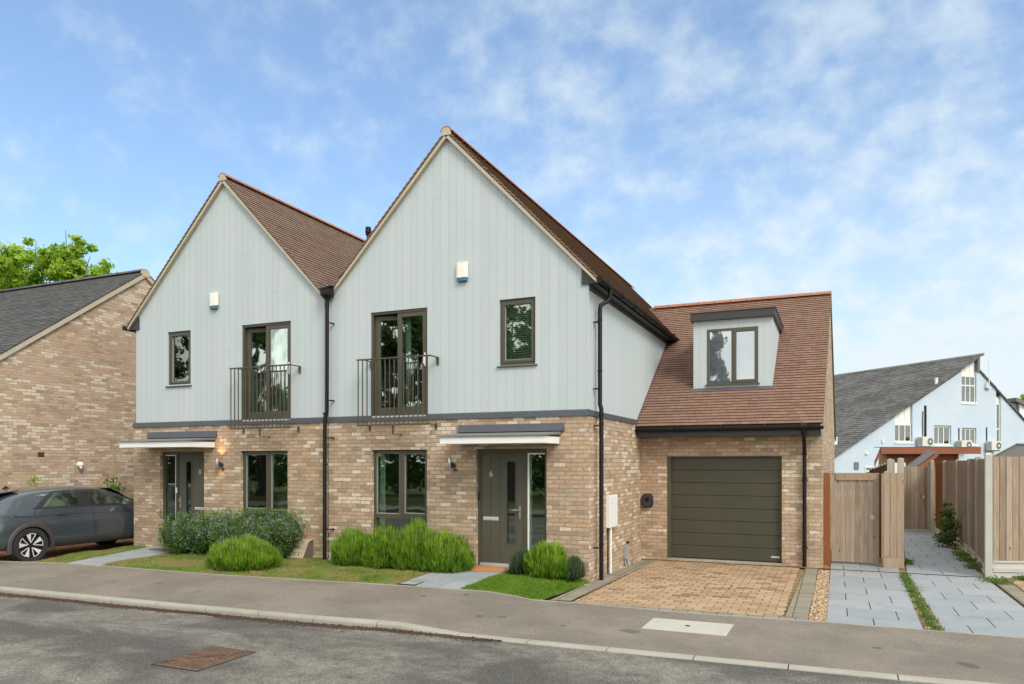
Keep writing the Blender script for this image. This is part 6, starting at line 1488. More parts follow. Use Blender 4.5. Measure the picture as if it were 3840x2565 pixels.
# ------------------------------------------------------------------ parked car (rear to the street, facing the back)
def make_car():
    root = empty('parked_car', (-12.15, -0.9, -0.1), 'dark blue-grey hatchback parked nose-in on the drive at the left edge of the photo', 'car')
    Z0 = -0.11; Xs = -11.20            # near (right) flank
    W2 = 0.93; xc = Xs-W2
    yr, yf = -3.10, 1.52               # rear and front bumpers
    # stations along Y: (y, floor z, shoulder z, belt z, roof z, half width low, half width belt, half width roof)
    st = [
        (-3.12, 0.42, 0.72, 0.86, 0.90, 0.70, 0.68, 0.40),
        (-3.06, 0.34, 0.76, 0.98, 1.05, 0.84, 0.78, 0.56),
        (-2.90, 0.30, 0.80, 1.01, 1.22, 0.90, 0.84, 0.60),
        (-2.62, 0.26, 0.83, 1.02, 1.40, 0.93, 0.86, 0.62),
        (-2.25, 0.25, 0.84, 1.02, 1.50, 0.93, 0.86, 0.64),
        (-1.75, 0.25, 0.84, 1.01, 1.545, 0.93, 0.86, 0.65),
        (-1.10, 0.25, 0.84, 1.00, 1.565, 0.93, 0.86, 0.66),
        (-0.60, 0.25, 0.84, 0.985, 1.54, 0.93, 0.86, 0.65),
        (-0.15, 0.25, 0.83, 0.975, 1.44, 0.93, 0.86, 0.64),
        (0.20, 0.25, 0.82, 0.965, 1.27, 0.93, 0.85, 0.66),
        (0.52, 0.25, 0.80, 0.96, 1.06, 0.93, 0.84, 0.68),
        (0.72, 0.26, 0.79, 0.93, 0.965, 0.93, 0.83, 0.66),
        (1.10, 0.28, 0.74, 0.86, 0.90, 0.90, 0.80, 0.60),
        (1.40, 0.32, 0.66, 0.76, 0.80, 0.82, 0.72, 0.50),
        (1.54, 0.38, 0.60, 0.68, 0.70, 0.66, 0.60, 0.40)]
    V = []; N_ = 15
    for (y, zf, zs, zb, zr, wl, wb, wr) in st:
        half = [(0.0, zf), (wl*0.86, zf), (wl*0.97, zf+0.07), (wl, (zf+zs)/2-0.04), (wl*0.998, zs-0.06), (wl*0.985, zs), (wb+0.005, zb), (wr+(wb-wr)*0.0+(wb-wr)*0.30, zb+(zr-zb)*0.62), (wr, zr-(zr-zb)*0.12), (wr*0.72, zr-(zr-zb)*0.02), (0.0, zr)]
        row_ = [(xc+hx, y, Z0+hz) for hx, hz in half]+[(xc-hx, y, Z0+hz) for hx, hz in half[-2:0:-1]]
        V.append(row_)
    n = len(V[0]); b = MB(); F = []; allv = [p for row_ in V for p in row_]
    for i in range(len(V)-1):
        for j in range(n): F.append((i*n+j, (i+1)*n+j, (i+1)*n+(j+1) % n, i*n+(j+1) % n))
    F += [tuple(range(n)), tuple(range((len(V)-1)*n, len(V)*n))[::-1]]
    b.mesh(allv, F, 0.5)
    body = b.build('body', M['car'], root, smooth=True)
    sd_ = body.modifiers.new('sub', 'SUBSURF'); sd_.levels = 2; sd_.render_levels = 2
    # wheel wells cut out of the flanks
    cutb = MB()
    wheels = [(-2.26, 0.0), (0.72, 0.0)]
    for wy, _ in wheels: cutb.lathe([(0.415, -2.2), (0.415, 0.4)], (xc+0.9, wy, Z0+0.345), 40, 'X')
    # side glass openings are cut too (outline in y,z)
    win1 = [(-1.93, 1.005), (-1.04, 1.018), (-1.10, 1.40), (-1.60, 1.395), (-1.70, 1.37)]
    win2 = [(-0.80, 1.018), (0.22, 0.992), (0.02, 1.16), (-0.25, 1.31), (-0.55, 1.385), (-0.98, 1.405)]
    cut = cutb.build('cutter', M['car_trim'], None); cut.hide_render = True
    md = body.modifiers.new('wells', 'BOOLEAN'); md.object = cut; md.operation = 'DIFFERENCE'; md.solver = 'EXACT'
    dg = bpy.context.evaluated_depsgraph_get(); dg.update()
    me = bpy.data.meshes.new_from_object(body.evaluated_get(dg)); body.modifiers.clear(); body.data = me; me.name = 'body'
    bpy.data.objects.remove(cut, do_unlink=True)
    me.materials.clear(); me.materials.append(M['car']); me.set_sharp_from_angle(angle=R(40))
    # glasshouse side: trim surround and glass laid on the flank surface just proud of it
    def flank_x(y, z):
        for i in range(len(st)-1):
            if st[i][0] <= y <= st[i+1][0]:
                t = (y-st[i][0])/(st[i+1][0]-st[i][0]); q_ = [st[i][k_]+(st[i+1][k_]-st[i][k_])*t for k_ in range(8)]; break
        y_, zf, zs, zb, zr, wl, wb, wr = q_
        pr = [(wl*0.86, zf), (wl*0.97, zf+0.07), (wl, (zf+zs)/2-0.04), (wl*0.998, zs-0.06), (wl*0.985, zs), (wb+0.005, zb), (wr+(wb-wr)*0.30, zb+(zr-zb)*0.62), (wr, zr-(zr-zb)*0.12), (wr*.72, zr-(zr-zb)*.02)]
        zz_ = z-Z0*0
        for a_, b_2 in zip(pr, pr[1:]):
            if a_[1] <= zz_ <= b_2[1]: t = (zz_-a_[1])/(b_2[1]-a_[1]+1e-9); return a_[0]+(b_2[0]-a_[0])*t
        return wr
    bm_ = bmesh.new(); bm_.from_mesh(me); from mathutils.bvhtree import BVHTree
    bvh = BVHTree.FromBMesh(bm_); offb = base_of(root)
    def hitx(y, z, side=1):
        o_ = Vector((xc+side*3, y, Z0+z))-offb; r_ = bvh.ray_cast(o_, Vector((-side, 0, 0)))
        return (r_[0]+offb).x if r_[0] is not None else xc+side*0.8
    def patch(poly, off, thick=0.004, side=1, sub=10):
        """polygon in (y,z car) laid on the flank, triangulated finely"""
        bm2 = bmesh.new(); vs_ = [bm2.verts.new((0, y, z)) for y, z in poly]; f_ = bm2.faces.new(vs_)
        bmesh.ops.triangulate(bm2, faces=[f_]); 
        for _ in range(4): bmesh.ops.subdivide_edges(bm2, edges=[e for e in bm2.edges if e.calc_length() > 0.09], cuts=1, use_grid_fill=True); bmesh.ops.triangulate(bm2, faces=bm2.faces[:])
        bm2.verts.ensure_lookup_table(); vv = [(hitx(v_.co.y, v_.co.z, side)+side*off, v_.co.y, Z0+v_.co.z) for v_ in bm2.verts]; ff = [tuple(v_.index for v_ in f2.verts) for f2 in bm2.faces]; bm2.free(); return vv, ff
    def line(pts, wid, off, side=1):
        vv = []; ff = []
        P = []
        for (a_, b_2) in zip(pts, pts[1:]):
            L = math.dist(a_, b_2); m_ = max(1, int(L/0.06))
            for i in range(m_): P.append((a_[0]+(b_2[0]-a_[0])*i/m_, a_[1]+(b_2[1]-a_[1])*i/m_))
        P.append(pts[-1])
        for i, p in enumerate(P):
            q0, q1 = P[max(0, i-1)], P[min(len(P)-1, i+1)]; d_ = Vector((q1[0]-q0[0], q1[1]-q0[1])).normalized(); nn_ = (-d_.y*wid/2, d_.x*wid/2)
            for s_ in (-1, 1): y, z = p[0]+nn_[0]*s_, p[1]+nn_[1]*s_; vv.append((hitx(y, z, side)+side*off, y, Z0+z))
        for i in range(len(P)-1): ff.append((2*i, 2*i+1, 2*i+3, 2*i+2))
        return vv, ff
    for side in (1, -1):
        sur = [(-2.18, 0.985+0.11), (-1.5, 1.10), (0.0, 1.085), (0.46, 1.07), (0.30, 1.20), (0.02, 1.345), (-0.28, 1.435), (-0.62, 1.475), (-1.2, 1.485), (-1.66, 1.455), (-1.72, 1.43)]
        b = MB(); b.mesh(*patch(sur, 0.004, side=side)); b.build('window_surround', M['car_trim'], root)
        w1 = [(-1.98, 1.125), (-1.13, 1.14), (-1.20, 1.43), (-1.62, 1.42), (-1.70, 1.395)]
        w2 = [(-0.78, 1.14), (0.20, 1.12), (0.06, 1.23), (-0.20, 1.345), (-0.52, 1.42), (-0.98, 1.437)]
        for w_ in (w1, w2):
            b = MB(); b.mesh(*patch(w_, 0.007, side=side)); b.build('window_glass', M['car_glass'], root)
        # door shut lines, crease, sill
        b = MB()
        for pts_ in ([(-2.10, 1.06), (-2.18, 1.0), (-2.10, 0.90), (-1.96, 0.80), (-1.80, 0.66)], [(-0.86, 1.09), (-0.86, 0.60), (-0.80, 0.32)], [(0.52, 1.06), (0.50, 0.6), (0.42, 0.32)], [(-2.95, 0.955), (-2.10, 0.955), (-1.0, 0.955), (0.5, 0.925)], [(-3.0, 1.02), (-2.30, 0.96)]):
            b.mesh(*line(pts_, 0.011, 0.002, side)); b.cut()
        b.build_each('shut_line', M['car_trim'], body)
        b = MB(); b.mesh(*line([(-1.86, 0.40), (-1.0, 0.44), (0.30, 0.46)], 0.03, 0.003, side)); b.mesh(*patch([(-1.88, 0.27), (0.30, 0.27), (0.28, 0.385), (-1.88, 0.345)], 0.012, side=side)); b.build('sill', M['car_clad'], root)
        b = MB(); b.box(xc+side*0.925, xc+side*0.945, -1.72, -1.52, Z0+0.985, Z0+1.005) ; b.build('door_handle', M['car'], root)
        for wy, _ in wheels:
            # wheel arch lip
            b = MB(); vv = []; ff = []; m_ = 28
            for i in range(m_+1):
                t = math.pi*(-0.08+1.16*i/m_)
                for rr, ox in ((0.408, -0.03), (0.410, 0.014), (0.475, 0.016), (0.492, 0.002), (0.492, -0.02)):
                    y, z = wy+rr*math.cos(t), 0.345+rr*math.sin(t); z = max(z, 0.16)
                    vv.append((xc+side*(0.925+ox), y, Z0+z))
            for i in range(m_):
                for j in range(4): ff.append((i*5+j, i*5+j+1, (i+1)*5+j+1, (i+1)*5+j))
            b.mesh(vv, ff); b.build('wheel_arch', M['car_clad'], root, smooth=True)
            wx = xc+side*(0.925-0.125)
            b = MB(); b.lathe([(0.235, -0.13*side), (0.35, -0.135*side), (0.370, -0.11*side), (0.372, 0.0), (0.370, 0.09*side), (0.345, 0.122*side), (0.262, 0.114*side), (0.257, 0.10*side), (0.257, -0.10*side), (0.235, -0.13*side)], (wx, wy, Z0+0.365), 48, 'X', caps=False)
            wheel = b.build('wheel', M['tyre'], root, smooth=True)
            b = MB(); b.lathe([(0.252, 0.0), (0.252, 0.104*side), (0.242, 0.104*side), (0.236, 0.06*side), (0.05, 0.055*side)], (wx, wy, Z0+0.365), 40, 'X'); b.build('rim', M['rim_dark'], wheel, smooth=True)
            b = MB()
            for s_ in range(5):
                a0 = 2*math.pi*s_/5+0.25
                def pt(r_, t, ox): return (wx+side*ox, wy+r_*math.cos(a0+t), Z0+0.365+r_*math.sin(a0+t))
                # broad machined blade and a thin second edge enclosing a dark gap
                b.prism([pt(0.05, 0.0, 0.080), pt(0.244, 0.10, 0.100), pt(0.244, 0.50, 0.100), pt(0.07, 0.25, 0.082)], (side*0.008, 0, 0))
                b.prism([pt(0.05, -0.15, 0.080), pt(0.06, 0.05, 0.080), pt(0.246, -0.30, 0.100), pt(0.244, -0.37, 0.100)], (side*0.008, 0, 0))
                for i in range(6):
                    t0, t1 = -0.30+0.5*i/6, -0.30+0.5*(i+1)/6
                    b.prism([pt(0.236, t0, 0.100), pt(0.250, t0, 0.100), pt(0.250, t1, 0.100), pt(0.236, t1, 0.100)], (side*0.005, 0, 0))
            b.build('spokes', M['rim_silver'], wheel)
            b = MB(); b.lathe([(0.055, 0.06*side), (0.05, 0.092*side), (0.03, 0.095*side)], (wx, wy, Z0+0.365), 20, 'X'); b.build('hub_cap', M['rim_dark'], wheel, smooth=True)
        # mirror
        b = MB(); mxx = xc+side*1.0
        b.prism([(mxx-0.10, -0.17, Z0+1.09), (mxx+0.10, -0.19, Z0+1.10), (mxx+0.11, -0.17, Z0+1.20), (mxx-0.08, -0.16, Z0+1.22)], (0, 0.12, 0)); b.build('mirror', M['car'], root, bevel=0.02)
        b = MB(); b.prism([(xc+side*0.45, -3.115, Z0+0.80), (xc+side*0.72, -3.09, Z0+0.83), (xc+side*0.70, -3.075, Z0+0.93), (xc+side*0.42, -3.10, Z0+0.91)], (0, 0.03, 0)); b.build('tail_lamp', M['red_lamp'], root)
    # rear glass, windscreen, spoiler, interior shapes seen through the glass
    b = MB(); b.face([(xc-0.50, -3.055, Z0+1.075), (xc+0.50, -3.055, Z0+1.075), (xc+0.54, -2.69, Z0+1.385), (xc-0.54, -2.69, Z0+1.385)]); b.build('rear_window', M['black'], root)
    b = MB(); b.face([(xc-0.64, 0.55, Z0+1.06), (xc+0.64, 0.55, Z0+1.06), (xc+0.58, -0.20, Z0+1.475), (xc-0.58, -0.20, Z0+1.475)]); b.build('windscreen', M['black'], root)
    b = MB(); b.prism([(xc-0.58, -2.86, Z0+1.435), (xc-0.58, -2.30, Z0+1.505), (xc-0.58, -2.30, Z0+1.475), (xc-0.58, -2.84, Z0+1.415)], (1.16, 0, 0)); b.build('spoiler', M['car'], root, bevel=0.008)
    b = MB(); b.prism([(xc-0.03, -2.28, Z0+1.50), (xc-0.03, -2.12, Z0+1.515), (xc-0.03, -2.20, Z0+1.575)], (0.03, 0, 0)); b.build('roof_aerial', M['car_trim'], root)
    bm_.free(); return root
M['car_glass'] = (lambda: (lambda mk: (finish(mk[1], mk[1].mix(mk[1].smooth(mk[1].noise(mk[1].pos(), 3.2, 4, 0.6), 0.35, 0.62), (0.012, 0.016, 0.013), (0.075, 0.10, 0.07)), 0.05, None, 0.0, 0.6), mk[0])[1])(new_mat('car_side_glass')))()
make_car()

# ------------------------------------------------------------------ timber cabin and its neighbours beyond the alley
cab = empty('timber_cabin', (7.3, 18.5, Zd), 'red-brown flat-roofed timber cabin behind the alley gate', 'cabin')
r0 = Vector((0.9157, 0.4019, 0)); f0 = Vector((-0.4019, 0.9157, 0)); CM = Matrix(((r0.x, f0.x, 0, 3.89), (r0.y, f0.y, 0, -12.14), (0, 0, 1, 0), (0, 0, 0, 1)))
TD = 27.0
def cr(px, d=TD): return (px-1920)/2762*d       # metres right of the camera axis for a width measured on site
fx0, fx1 = cr(3303.5), cr(3678.8)
b = MB(CM); b.box(fx0, fx1, TD, TD+0.03, 2.27, 2.51, 0.4); b.prism([(fx0, TD+0.03, 2.51), (fx0-0.215, TD+0.03, 2.0), (fx0-0.215, TD+0.03, 1.80), (fx0, TD+0.03, 2.27)], (0, 0.03, 0), 0.4); b.build('fascia', M['timber_red'], cab)
b = MB(CM); b.box(fx0-0.01, fx1+0.01, TD-0.01, TD+0.5, 2.511, 2.53); b.prism([(fx0+0.0, TD+0.06, 2.505), (fx1, TD+0.06, 2.505), (fx1+1.6, TD+3.0, 2.505), (fx0+1.6, TD+3.0, 2.505)], (0, 0, 0.02)); b.build('flat_roof', M['felt'], cab)
wx0, wx1 = cr(3312, TD+0.5), cr(3592, TD+0.5)
b = MB(CM)
for i in range(20): z = Zd+i*0.125; b.prism([(wx0, TD+0.5, z), (wx0, TD+0.512, z+0.125), (wx0, TD+0.6, z+0.125), (wx0, TD+0.6, z)], (wx1-wx0, 0, 0), 0.5)
b.build('wall', M['timber_red'], cab)
b = MB(CM)
for i in range(20): z = Zd+i*0.125; b.prism([(wx0-0.005, TD+0.6, z), (wx0+0.008, TD+0.6, z+0.122), (wx0+0.05, TD+0.6, z+0.122), (wx0+0.05, TD+0.6, z)], (0, 0.25, 0), 0.5)
b.box(wx0-0.04, wx0+0.10, TD+0.44, TD+0.57, Zd, 2.35, 0.5); b.build('side_wall', M['timber_tan'], cab)
b = MB(CM); b.box(wx1-0.09, wx1+0.01, TD+0.47, TD+0.57, Zd, 2.35, 0.5); b.prism([(wx1, TD+0.55, Zd), (wx1+0.02, TD+0.55, Zd), (wx1+1.5, TD+3, Zd), (wx1+1.48, TD+3, Zd)], (0, 0, 2.35-Zd)); b.build('corner_post', M['timber_red'], cab)
lean = empty('lean_to', (6.9, 16.5, Zd), 'small tilted red-brown lean-to roof leaning up in front of the timber cabin', 'shed roof')
D2 = 26.0; lx0, lx1 = cr(3405, D2), cr(3515, D2)
b = MB(CM); b.prism([(lx0, D2, 1.55), (lx1, D2, 2.30), (lx1+0.05, D2, 2.20), (lx0+0.12, D2, 1.42)], (0, 0.04, 0), 0.4); b.build('fascia', M['timber_red'], lean)
b = MB(CM); b.prism([(lx0-0.02, D2+0.04, 1.57), (lx1-0.02, D2+0.04, 2.32), (lx1-0.02+0.20, D2+0.9, 2.40), (lx0-0.02+0.20, D2+0.9, 1.65)], (0, 0, 0.02)); b.build('roof', M['felt'], lean)
b = MB(CM); b.box(lx0-0.05, lx0+0.45, D2+1.0, D2+1.05, 1.2, 1.95); b.build('panel', M['white'], lean)
sh = empty('garden_shed', (11, 9, Zd), 'low grey-roofed shed peeping over the right-hand street fence', 'shed')
D3 = 19.0; sx0, sx1 = cr(3728, D3), cr(3815, D3)
b = MB(CM); b.prism([(sx0-0.1, D3, 2.05), (sx1, D3, 2.42), (sx1+2.6, D3, 2.42), (sx1+2.6, D3, 2.05)], (0, 0.06, 0)); b.build('front', M['felt'], sh)
b = MB(CM); b.prism([(sx0-0.12, D3-0.03, 2.06), (sx1, D3-0.03, 2.44), (sx1+1.5, D3+2.2, 2.44), (sx0-0.12+1.5, D3+2.2, 2.06)], (0, 0, 0.03)); b.prism([(sx1, D3-0.03, 2.42), (sx1+2.6, D3-0.03, 2.42), (sx1+4.1, D3+2.2, 2.42), (sx1+1.5, D3+2.2, 2.42)], (0, 0, 0.03)); b.build('roof', M['felt'], sh)
b = MB(CM); b.prism([(sx0, D3+0.1, Zd), (sx1+2.5, D3+0.1, Zd), (sx1+3.8, D3+2.0, Zd), (sx0+1.3, D3+2.0, Zd)], (0, 0, 2.05-Zd)); b.build('wall', M['wood_grey'], sh)

# ------------------------------------------------------------------ pale blue building behind, right
O_ = Vector((12.808, 46.379, 0)); uu = Vector((0.7145, 0.6997, 0)); ww = Vector((-0.7001, 0.7140, 0))
BX = Matrix(((uu.x, ww.x, 0, O_.x), (uu.y, ww.y, 0, O_.y), (0, 0, 1, 0), (0, 0, 0, 1)))     # local: x along facade, y into the building
bb_ = empty('blue_building', (O_.x, O_.y, -0.2), 'pale blue painted building with a steep weathered slate roof behind the fences on the right', 'building')
def zl(u_): # underside of the left roof slope
    return 8.83+(u_+0.26)*(8.83-2.18)/(12.65-0.26)
def zr_(u_): return 8.18-(u_+0.04)*(8.18-4.84)/(4.46+0.04)
H_ = [(-7.56, -6.05, 3.27, 0, 'l'), (-4.13, -2.58, 3.12, 4.40, 'r'), (-1.6, -0.2, 3.16, 4.28, 'r')]
b = MB(BX)
def bwall(u0_, u1_, z0_, z1_): b.face([(u0_, 0, z0_), (u1_, 0, z0_), (u1_, 0, z1_), (u0_, 0, z1_)])
cols = [(-16.0, -7.56, []), (-7.56, -6.05, [(3.27, 99)]), (-6.05, -4.13, []), (-4.13, -2.58, [(3.12, 4.40)]), (-2.58, -1.6, []), (-1.6, -0.22, [(3.16, 4.28), (5.95, 99)]), (-0.22, 1.67, []), (1.67, 2.15, [(3.10, 99)]), (2.15, 12.0, [])]
for (a, c_, hs) in cols:
    top = zl if a < -0.2 and c_ <= -0.2 else zr_
    ta, tb = (zl(a), zl(c_)) if a < -0.3 else (zr_(a), zr_(c_))
    ta = max(ta, 0.3); tb = max(tb, 0.3)
    z = -0.2
    for (h0, h1) in hs:
        b.face([(a, 0, z), (c_, 0, z), (c_, 0, h0), (a, 0, h0)]); z = h1
    if z < 50: b.face([(a, 0, z), (c_, 0, z), (c_, 0, tb), (a, 0, ta)])
    for (h0, h1) in hs:
        t_a, t_b = (min(h1, ta), min(h1, tb)); D_ = 0.22
        b.face([(a, 0, h0), (a, 0, t_a), (a, D_, t_a), (a, D_, h0)]); b.face([(c_, 0, h0), (c_, 0, t_b), (c_, D_, t_b), (c_, D_, h0)]); b.face([(a, 0, h0), (c_, 0, h0), (c_, D_, h0), (a, D_, h0)])
b.face([(12, 0, -0.2), (12, 14, -0.2), (12, 14, 0.3), (12, 0, 0.3)])
b.build('wall', M['blue_wall'], bb_)
def panel(u0_, u1_, zb_, zt0, zt1, name='panel'):
    q_ = MB(BX); q_.face([(u0_, 0.15, zb_), (u1_, 0.15, zb_), (u1_, 0.15, zt1), (u0_, 0.15, zt0)])
    for t in (0.33, 0.66): x = u0_+(u1_-u0_)*t; q_.box(x-0.02, x+0.02, 0.13, 0.15, zb_, min(zt0, zt1)+abs(zt1-zt0)*(t if zt1 > zt0 else 1-t))
    q_.build(name, M['white_paint'], bb_)
def cw(u0_, u1_, z0_, z1_, ml, label=None, tr=()):
    q_ = MB(BX); ring(q_, u0_, u1_, z0_, z1_, 0.08, 0.14, 0.06)
    for m_ in ml: q_.box(m_-0.03, m_+0.03, 0.079, 0.14, z0_+0.07, z1_-0.07)
    for t in tr: q_.box(u0_+0.07, u1_-0.07, 0.078, 0.14, t-0.04, t+0.04)
    o = q_.build('window', M['white'], bb_)
    q_ = MB(BX); q_.box(u0_+0.03, u1_-0.03, 0.11, 0.115, z0_+0.03, z1_-0.03); q_.build('pane', M['glass'], o)
    q_ = MB(BX); q_.box(u0_-0.05, u1_+0.08, -0.05, 0.10, z0_-0.13, z0_-0.01); q_.build('sill', M['white_paint'], o)
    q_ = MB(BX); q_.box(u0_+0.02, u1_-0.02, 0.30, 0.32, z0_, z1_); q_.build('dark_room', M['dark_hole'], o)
cw(-7.56, -6.10, 3.30, 4.42, (-7.13, -6.62)); panel(-7.56, -6.05, 4.42, zl(-7.56), zl(-6.05))
cw(-4.10, -2.62, 3.15, 4.36, (-3.66, -3.18)); cw(-1.57, -0.26, 3.19, 4.25, (-1.17, -0.74))
cw(-1.57, -0.26, 6.0, 7.80, (-1.17, -0.74), tr=(7.15,)); panel(-1.6, -0.22, 7.80, zl(-1.6), zl(-0.22))
cw(1.69, 2.13, 3.15, 6.0, (1.80,), tr=(4.25,)); panel(1.67, 2.15, 6.0, zr_(1.67)-0.2, zr_(2.15)-0.2)
r = MB(BX)   # main slope (descends to the left)
n = 62; e0, e1 = -16.2, 0.18
def rz(u_): return 9.32+(u_-0.18)*(9.32-2.35)/(12.65+0.18)
for i in range(n):
    a, c_ = e0+(e1-e0)*i/n, e0+(e1-e0)*(i+1)/n; za, zb = rz(a), rz(c_)
    V = []
    for y in (-0.25, 15.5): V += [(a, y, za-0.05), (a, y, za+0.035), (c_, y, zb+0.004), (c_, y, zb-0.05)]
    r.mesh(V, [(0, 3, 2, 1), (4, 5, 6, 7), (1, 2, 6, 5), (0, 1, 5, 4), (2, 3, 7, 6), (0, 4, 7, 3)])
br_ = r.build('roof', M['slates_old'], bb_)
r = MB(BX)
r.box(e1-0.03, e1+0.05, -0.25, 15.5, 9.20, 9.37); r.build('top_edge', M['verge'], br_)
r = MB(BX)   # lower slope to the right and the clerestory wall between the two
for i in range(24):
    a, c_ = 0.0+12.3*i/24, 0.0+12.3*(i+1)/24; za, zb = 8.28-(a+0.04)*0.742, 8.28-(c_+0.04)*0.742
    V = []
    for y in (-0.12, 15.5): V += [(a, y, za-0.09), (a, y, za+0.0), (c_, y, zb+0.03), (c_, y, zb-0.09)]
    r.mesh(V, [(0, 3, 2, 1), (4, 5, 6, 7), (1, 2, 6, 5), (0, 1, 5, 4), (2, 3, 7, 6), (0, 4, 7, 3)])
r.build('lower_roof', M['slates_old'], bb_)
r = MB(BX); r.box(-0.22, 0.0, -0.10, 15.4, 8.1, 9.15); r.build('upper_wall', M['felt'], bb_)
def acu(u0_, z0_):
    q_ = MB(BX); q_.box(u0_, u0_+0.98, -0.55, -0.12, z0_, z0_+0.62); o = q_.build('ac_unit', M['ac'], bb_, bevel=0.02)
    q_ = MB(BX); q_.lathe([(0.24, -0.565), (0.24, -0.55)], (u0_+0.66, 0, z0_+0.31), 20, 'Y'); q_.build('fan_guard', M['ac_dark'], o); q_ = MB(BX)
    for i in range(7): q_.box(u0_-0.006, u0_, -0.52, -0.15, z0_+0.07+i*0.07, z0_+0.10+i*0.07)
    q_.build('grille', M['ac_dark'], o)
    q_ = MB(BX); q_.lathe([(0.07, -0.575), (0.07, -0.565)], (u0_+0.66, 0, z0_+0.31), 14, 'Y'); q_.build('fan_hub', M['white'], o)
    q_ = MB(BX); q_.box(u0_+0.1, u0_+0.14, -0.5, 0.0, z0_-0.05, z0_); q_.box(u0_+0.8, u0_+0.84, -0.5, 0.0, z0_-0.05, z0_); q_.build('bracket', M['ac_dark'], o)
acu(-5.8, 3.0); acu(-2.3, 2.80); acu(0.52, 2.78)
q_ = MB(BX); q_.box(-5.02, -4.90, -0.08, 0.0, 3.6, 5.68); q_.cut(); q_.tube([(-5.17, -0.04, 5.3), (-5.2, -0.04, 4.6), (-5.17, -0.04, 3.6)], 0.025, 8); q_.cut(); q_.tube([(-1.9, -0.04, 4.26), (-1.9, -0.04, 3.4)], 0.03, 8); q_.cut(); q_.tube([(0.72, -0.04, 4.36), (0.72, -0.04, 3.35)], 0.03, 8); q_.build_each('pipe', M['black'], bb_, smooth=True)
q_ = MB(BX); q_.box(-10.99, -10.64, -0.06, 0.0, 1.52, 1.98); q_.build('meter_cupboard', M['ac_dark'], bb_)
q_ = MB(BX); q_.box(-10.1, -9.3, -0.05, 0.0, 1.2, 1.7); q_.build('lower_window', M['white'], bb_)
q_ = MB(BX); q_.box(-10.05, -9.35, -0.056, -0.05, 1.27, 1.38); q_.box(-10.05, -9.35, -0.056, -0.05, 1.47, 1.63); q_.build('lower_pane', M['ac_dark'], bb_)
q_ = MB(BX); q_.lathe([(0.09, -0.1), (0.09, 0.0)], (-9.98, 0, 2.53), 14, 'Y'); q_.box(-8.7, -8.55, -0.08, 0, 3.2, 3.42); q_.build('wall_light', M['white'], bb_)
q_ = MB(BX); q_.tube([(0.75, -0.18, 7.0), (0.75, -0.18, 8.9)], 0.03, 6); q_.tube([(0.75, -0.18, 8.9), (0.75, -0.18, 10.9)], 0.012, 6); q_.box(0.55, 0.95, -0.2, 0.0, 7.0, 7.05); q_.box(0.55, 0.6, -0.2, 0.0, 7.0, 7.4)
q_.build('aerial', M['white'], bb_)
q_ = MB(BX)
for (u_, y, h_, rr) in ((-11.3, 1.2, 0.42, 0.13), (-11.3, 4.5, 0.25, 0.12), (-3.75, 0.15, 0.30, 0.10)):
    q_.lathe([(rr, rz(u_)-0.1), (rr, rz(u_)+h_), (rr*1.15, rz(u_)+h_), (rr*1.15, rz(u_)+h_+0.08)], (u_, y, 0), 12); q_.cut()
q_.build_each('roof_flue', M['white'], br_)
# white building beyond on the far right
wb = empty('white_building', (21, 73, -0.2), 'white gabled house end far behind the right end of the blue building', 'building')
D4 = 70.0; wx = cr(3823, D4)
b = MB(CM); b.face([(wx, D4, -0.2), (wx+9, D4, -0.2), (wx+9, D4, 3.5), (wx, D4, 7.7)]); b.face([(wx, D4, -0.2), (wx, D4+8, -0.2), (wx, D4+8, 7.7), (wx, D4, 7.7)]); b.build('wall', M['render'], wb)
b = MB(CM); b.prism([(wx-0.5, D4-0.3, 8.1), (wx+9, D4-0.3, 3.7), (wx+9, D4-0.3, 3.45), (wx-0.5, D4-0.3, 7.75)], (0, 8.5, 0)); b.build('roof', M['felt'], wb)
b = MB(CM); b.box(wx-0.9, wx-0.3, D4, D4+5, -0.2, 7.6); b.build('dark_wall', M['ac_dark'], wb)

# ------------------------------------------------------------------ trees
def tree(name, c, H, blobs, n, size, mat, label, trunk_r=0.25, group=None, seed=1, shell=0.35, cat='tree'):
    r_ = random.Random(seed); root = empty(name, c, label, cat, group); c = Vector(c)
    b = MB(); top = max(bl[2]+bl[5] for bl in blobs)
    tp = c+Vector((0, 0, H*0.45)); b.tube([c, c+Vector((0.05, 0, H*0.2)), tp], [trunk_r, trunk_r*0.8, trunk_r*0.6], 10)
    for bl in blobs:
        e = Vector((bl[0], bl[1], bl[2]+bl[5]*0.3)); m_ = (tp+e)/2+Vector((r_.gauss(0, .3), r_.gauss(0, .3), -0.2))
        b.tube([tp-Vector((0, 0, H*0.1)), m_, e], [trunk_r*0.45, trunk_r*0.28, trunk_r*0.08], 7)
        for _ in range(5):
            v = Vector((r_.gauss(0, 1), r_.gauss(0, 1), r_.gauss(0.4, 0.7))).normalized(); b.tube([m_.lerp(e, r_.random()), e+Vector((v.x*bl[3], v.y*bl[4], v.z*bl[5]))*0.8], [trunk_r*0.12, 0.015], 5)
    b.build('trunk', M['bark'], root)
    f = MB(); sub = []
    for bl in blobs:      # every blob breaks up into sprays of leaves with gaps between them
        k_ = 26
        for _ in range(k_):
            v = Vector((r_.gauss(0, 1), r_.gauss(0, 1), r_.gauss(0, 1))).normalized()*r_.uniform(0.45, 1.0)
            s = r_.uniform(0.16, 0.34)
            sub.append((bl[0]+v.x*bl[3], bl[1]+v.y*bl[4], bl[2]+v.z*bl[5], bl[3]*s, bl[4]*s, bl[5]*s*0.7))
    leaf_mesh(f, sub, n, size, r_, 0.05, 0.6, 0.5); f.build('crown', M[mat], root); return root
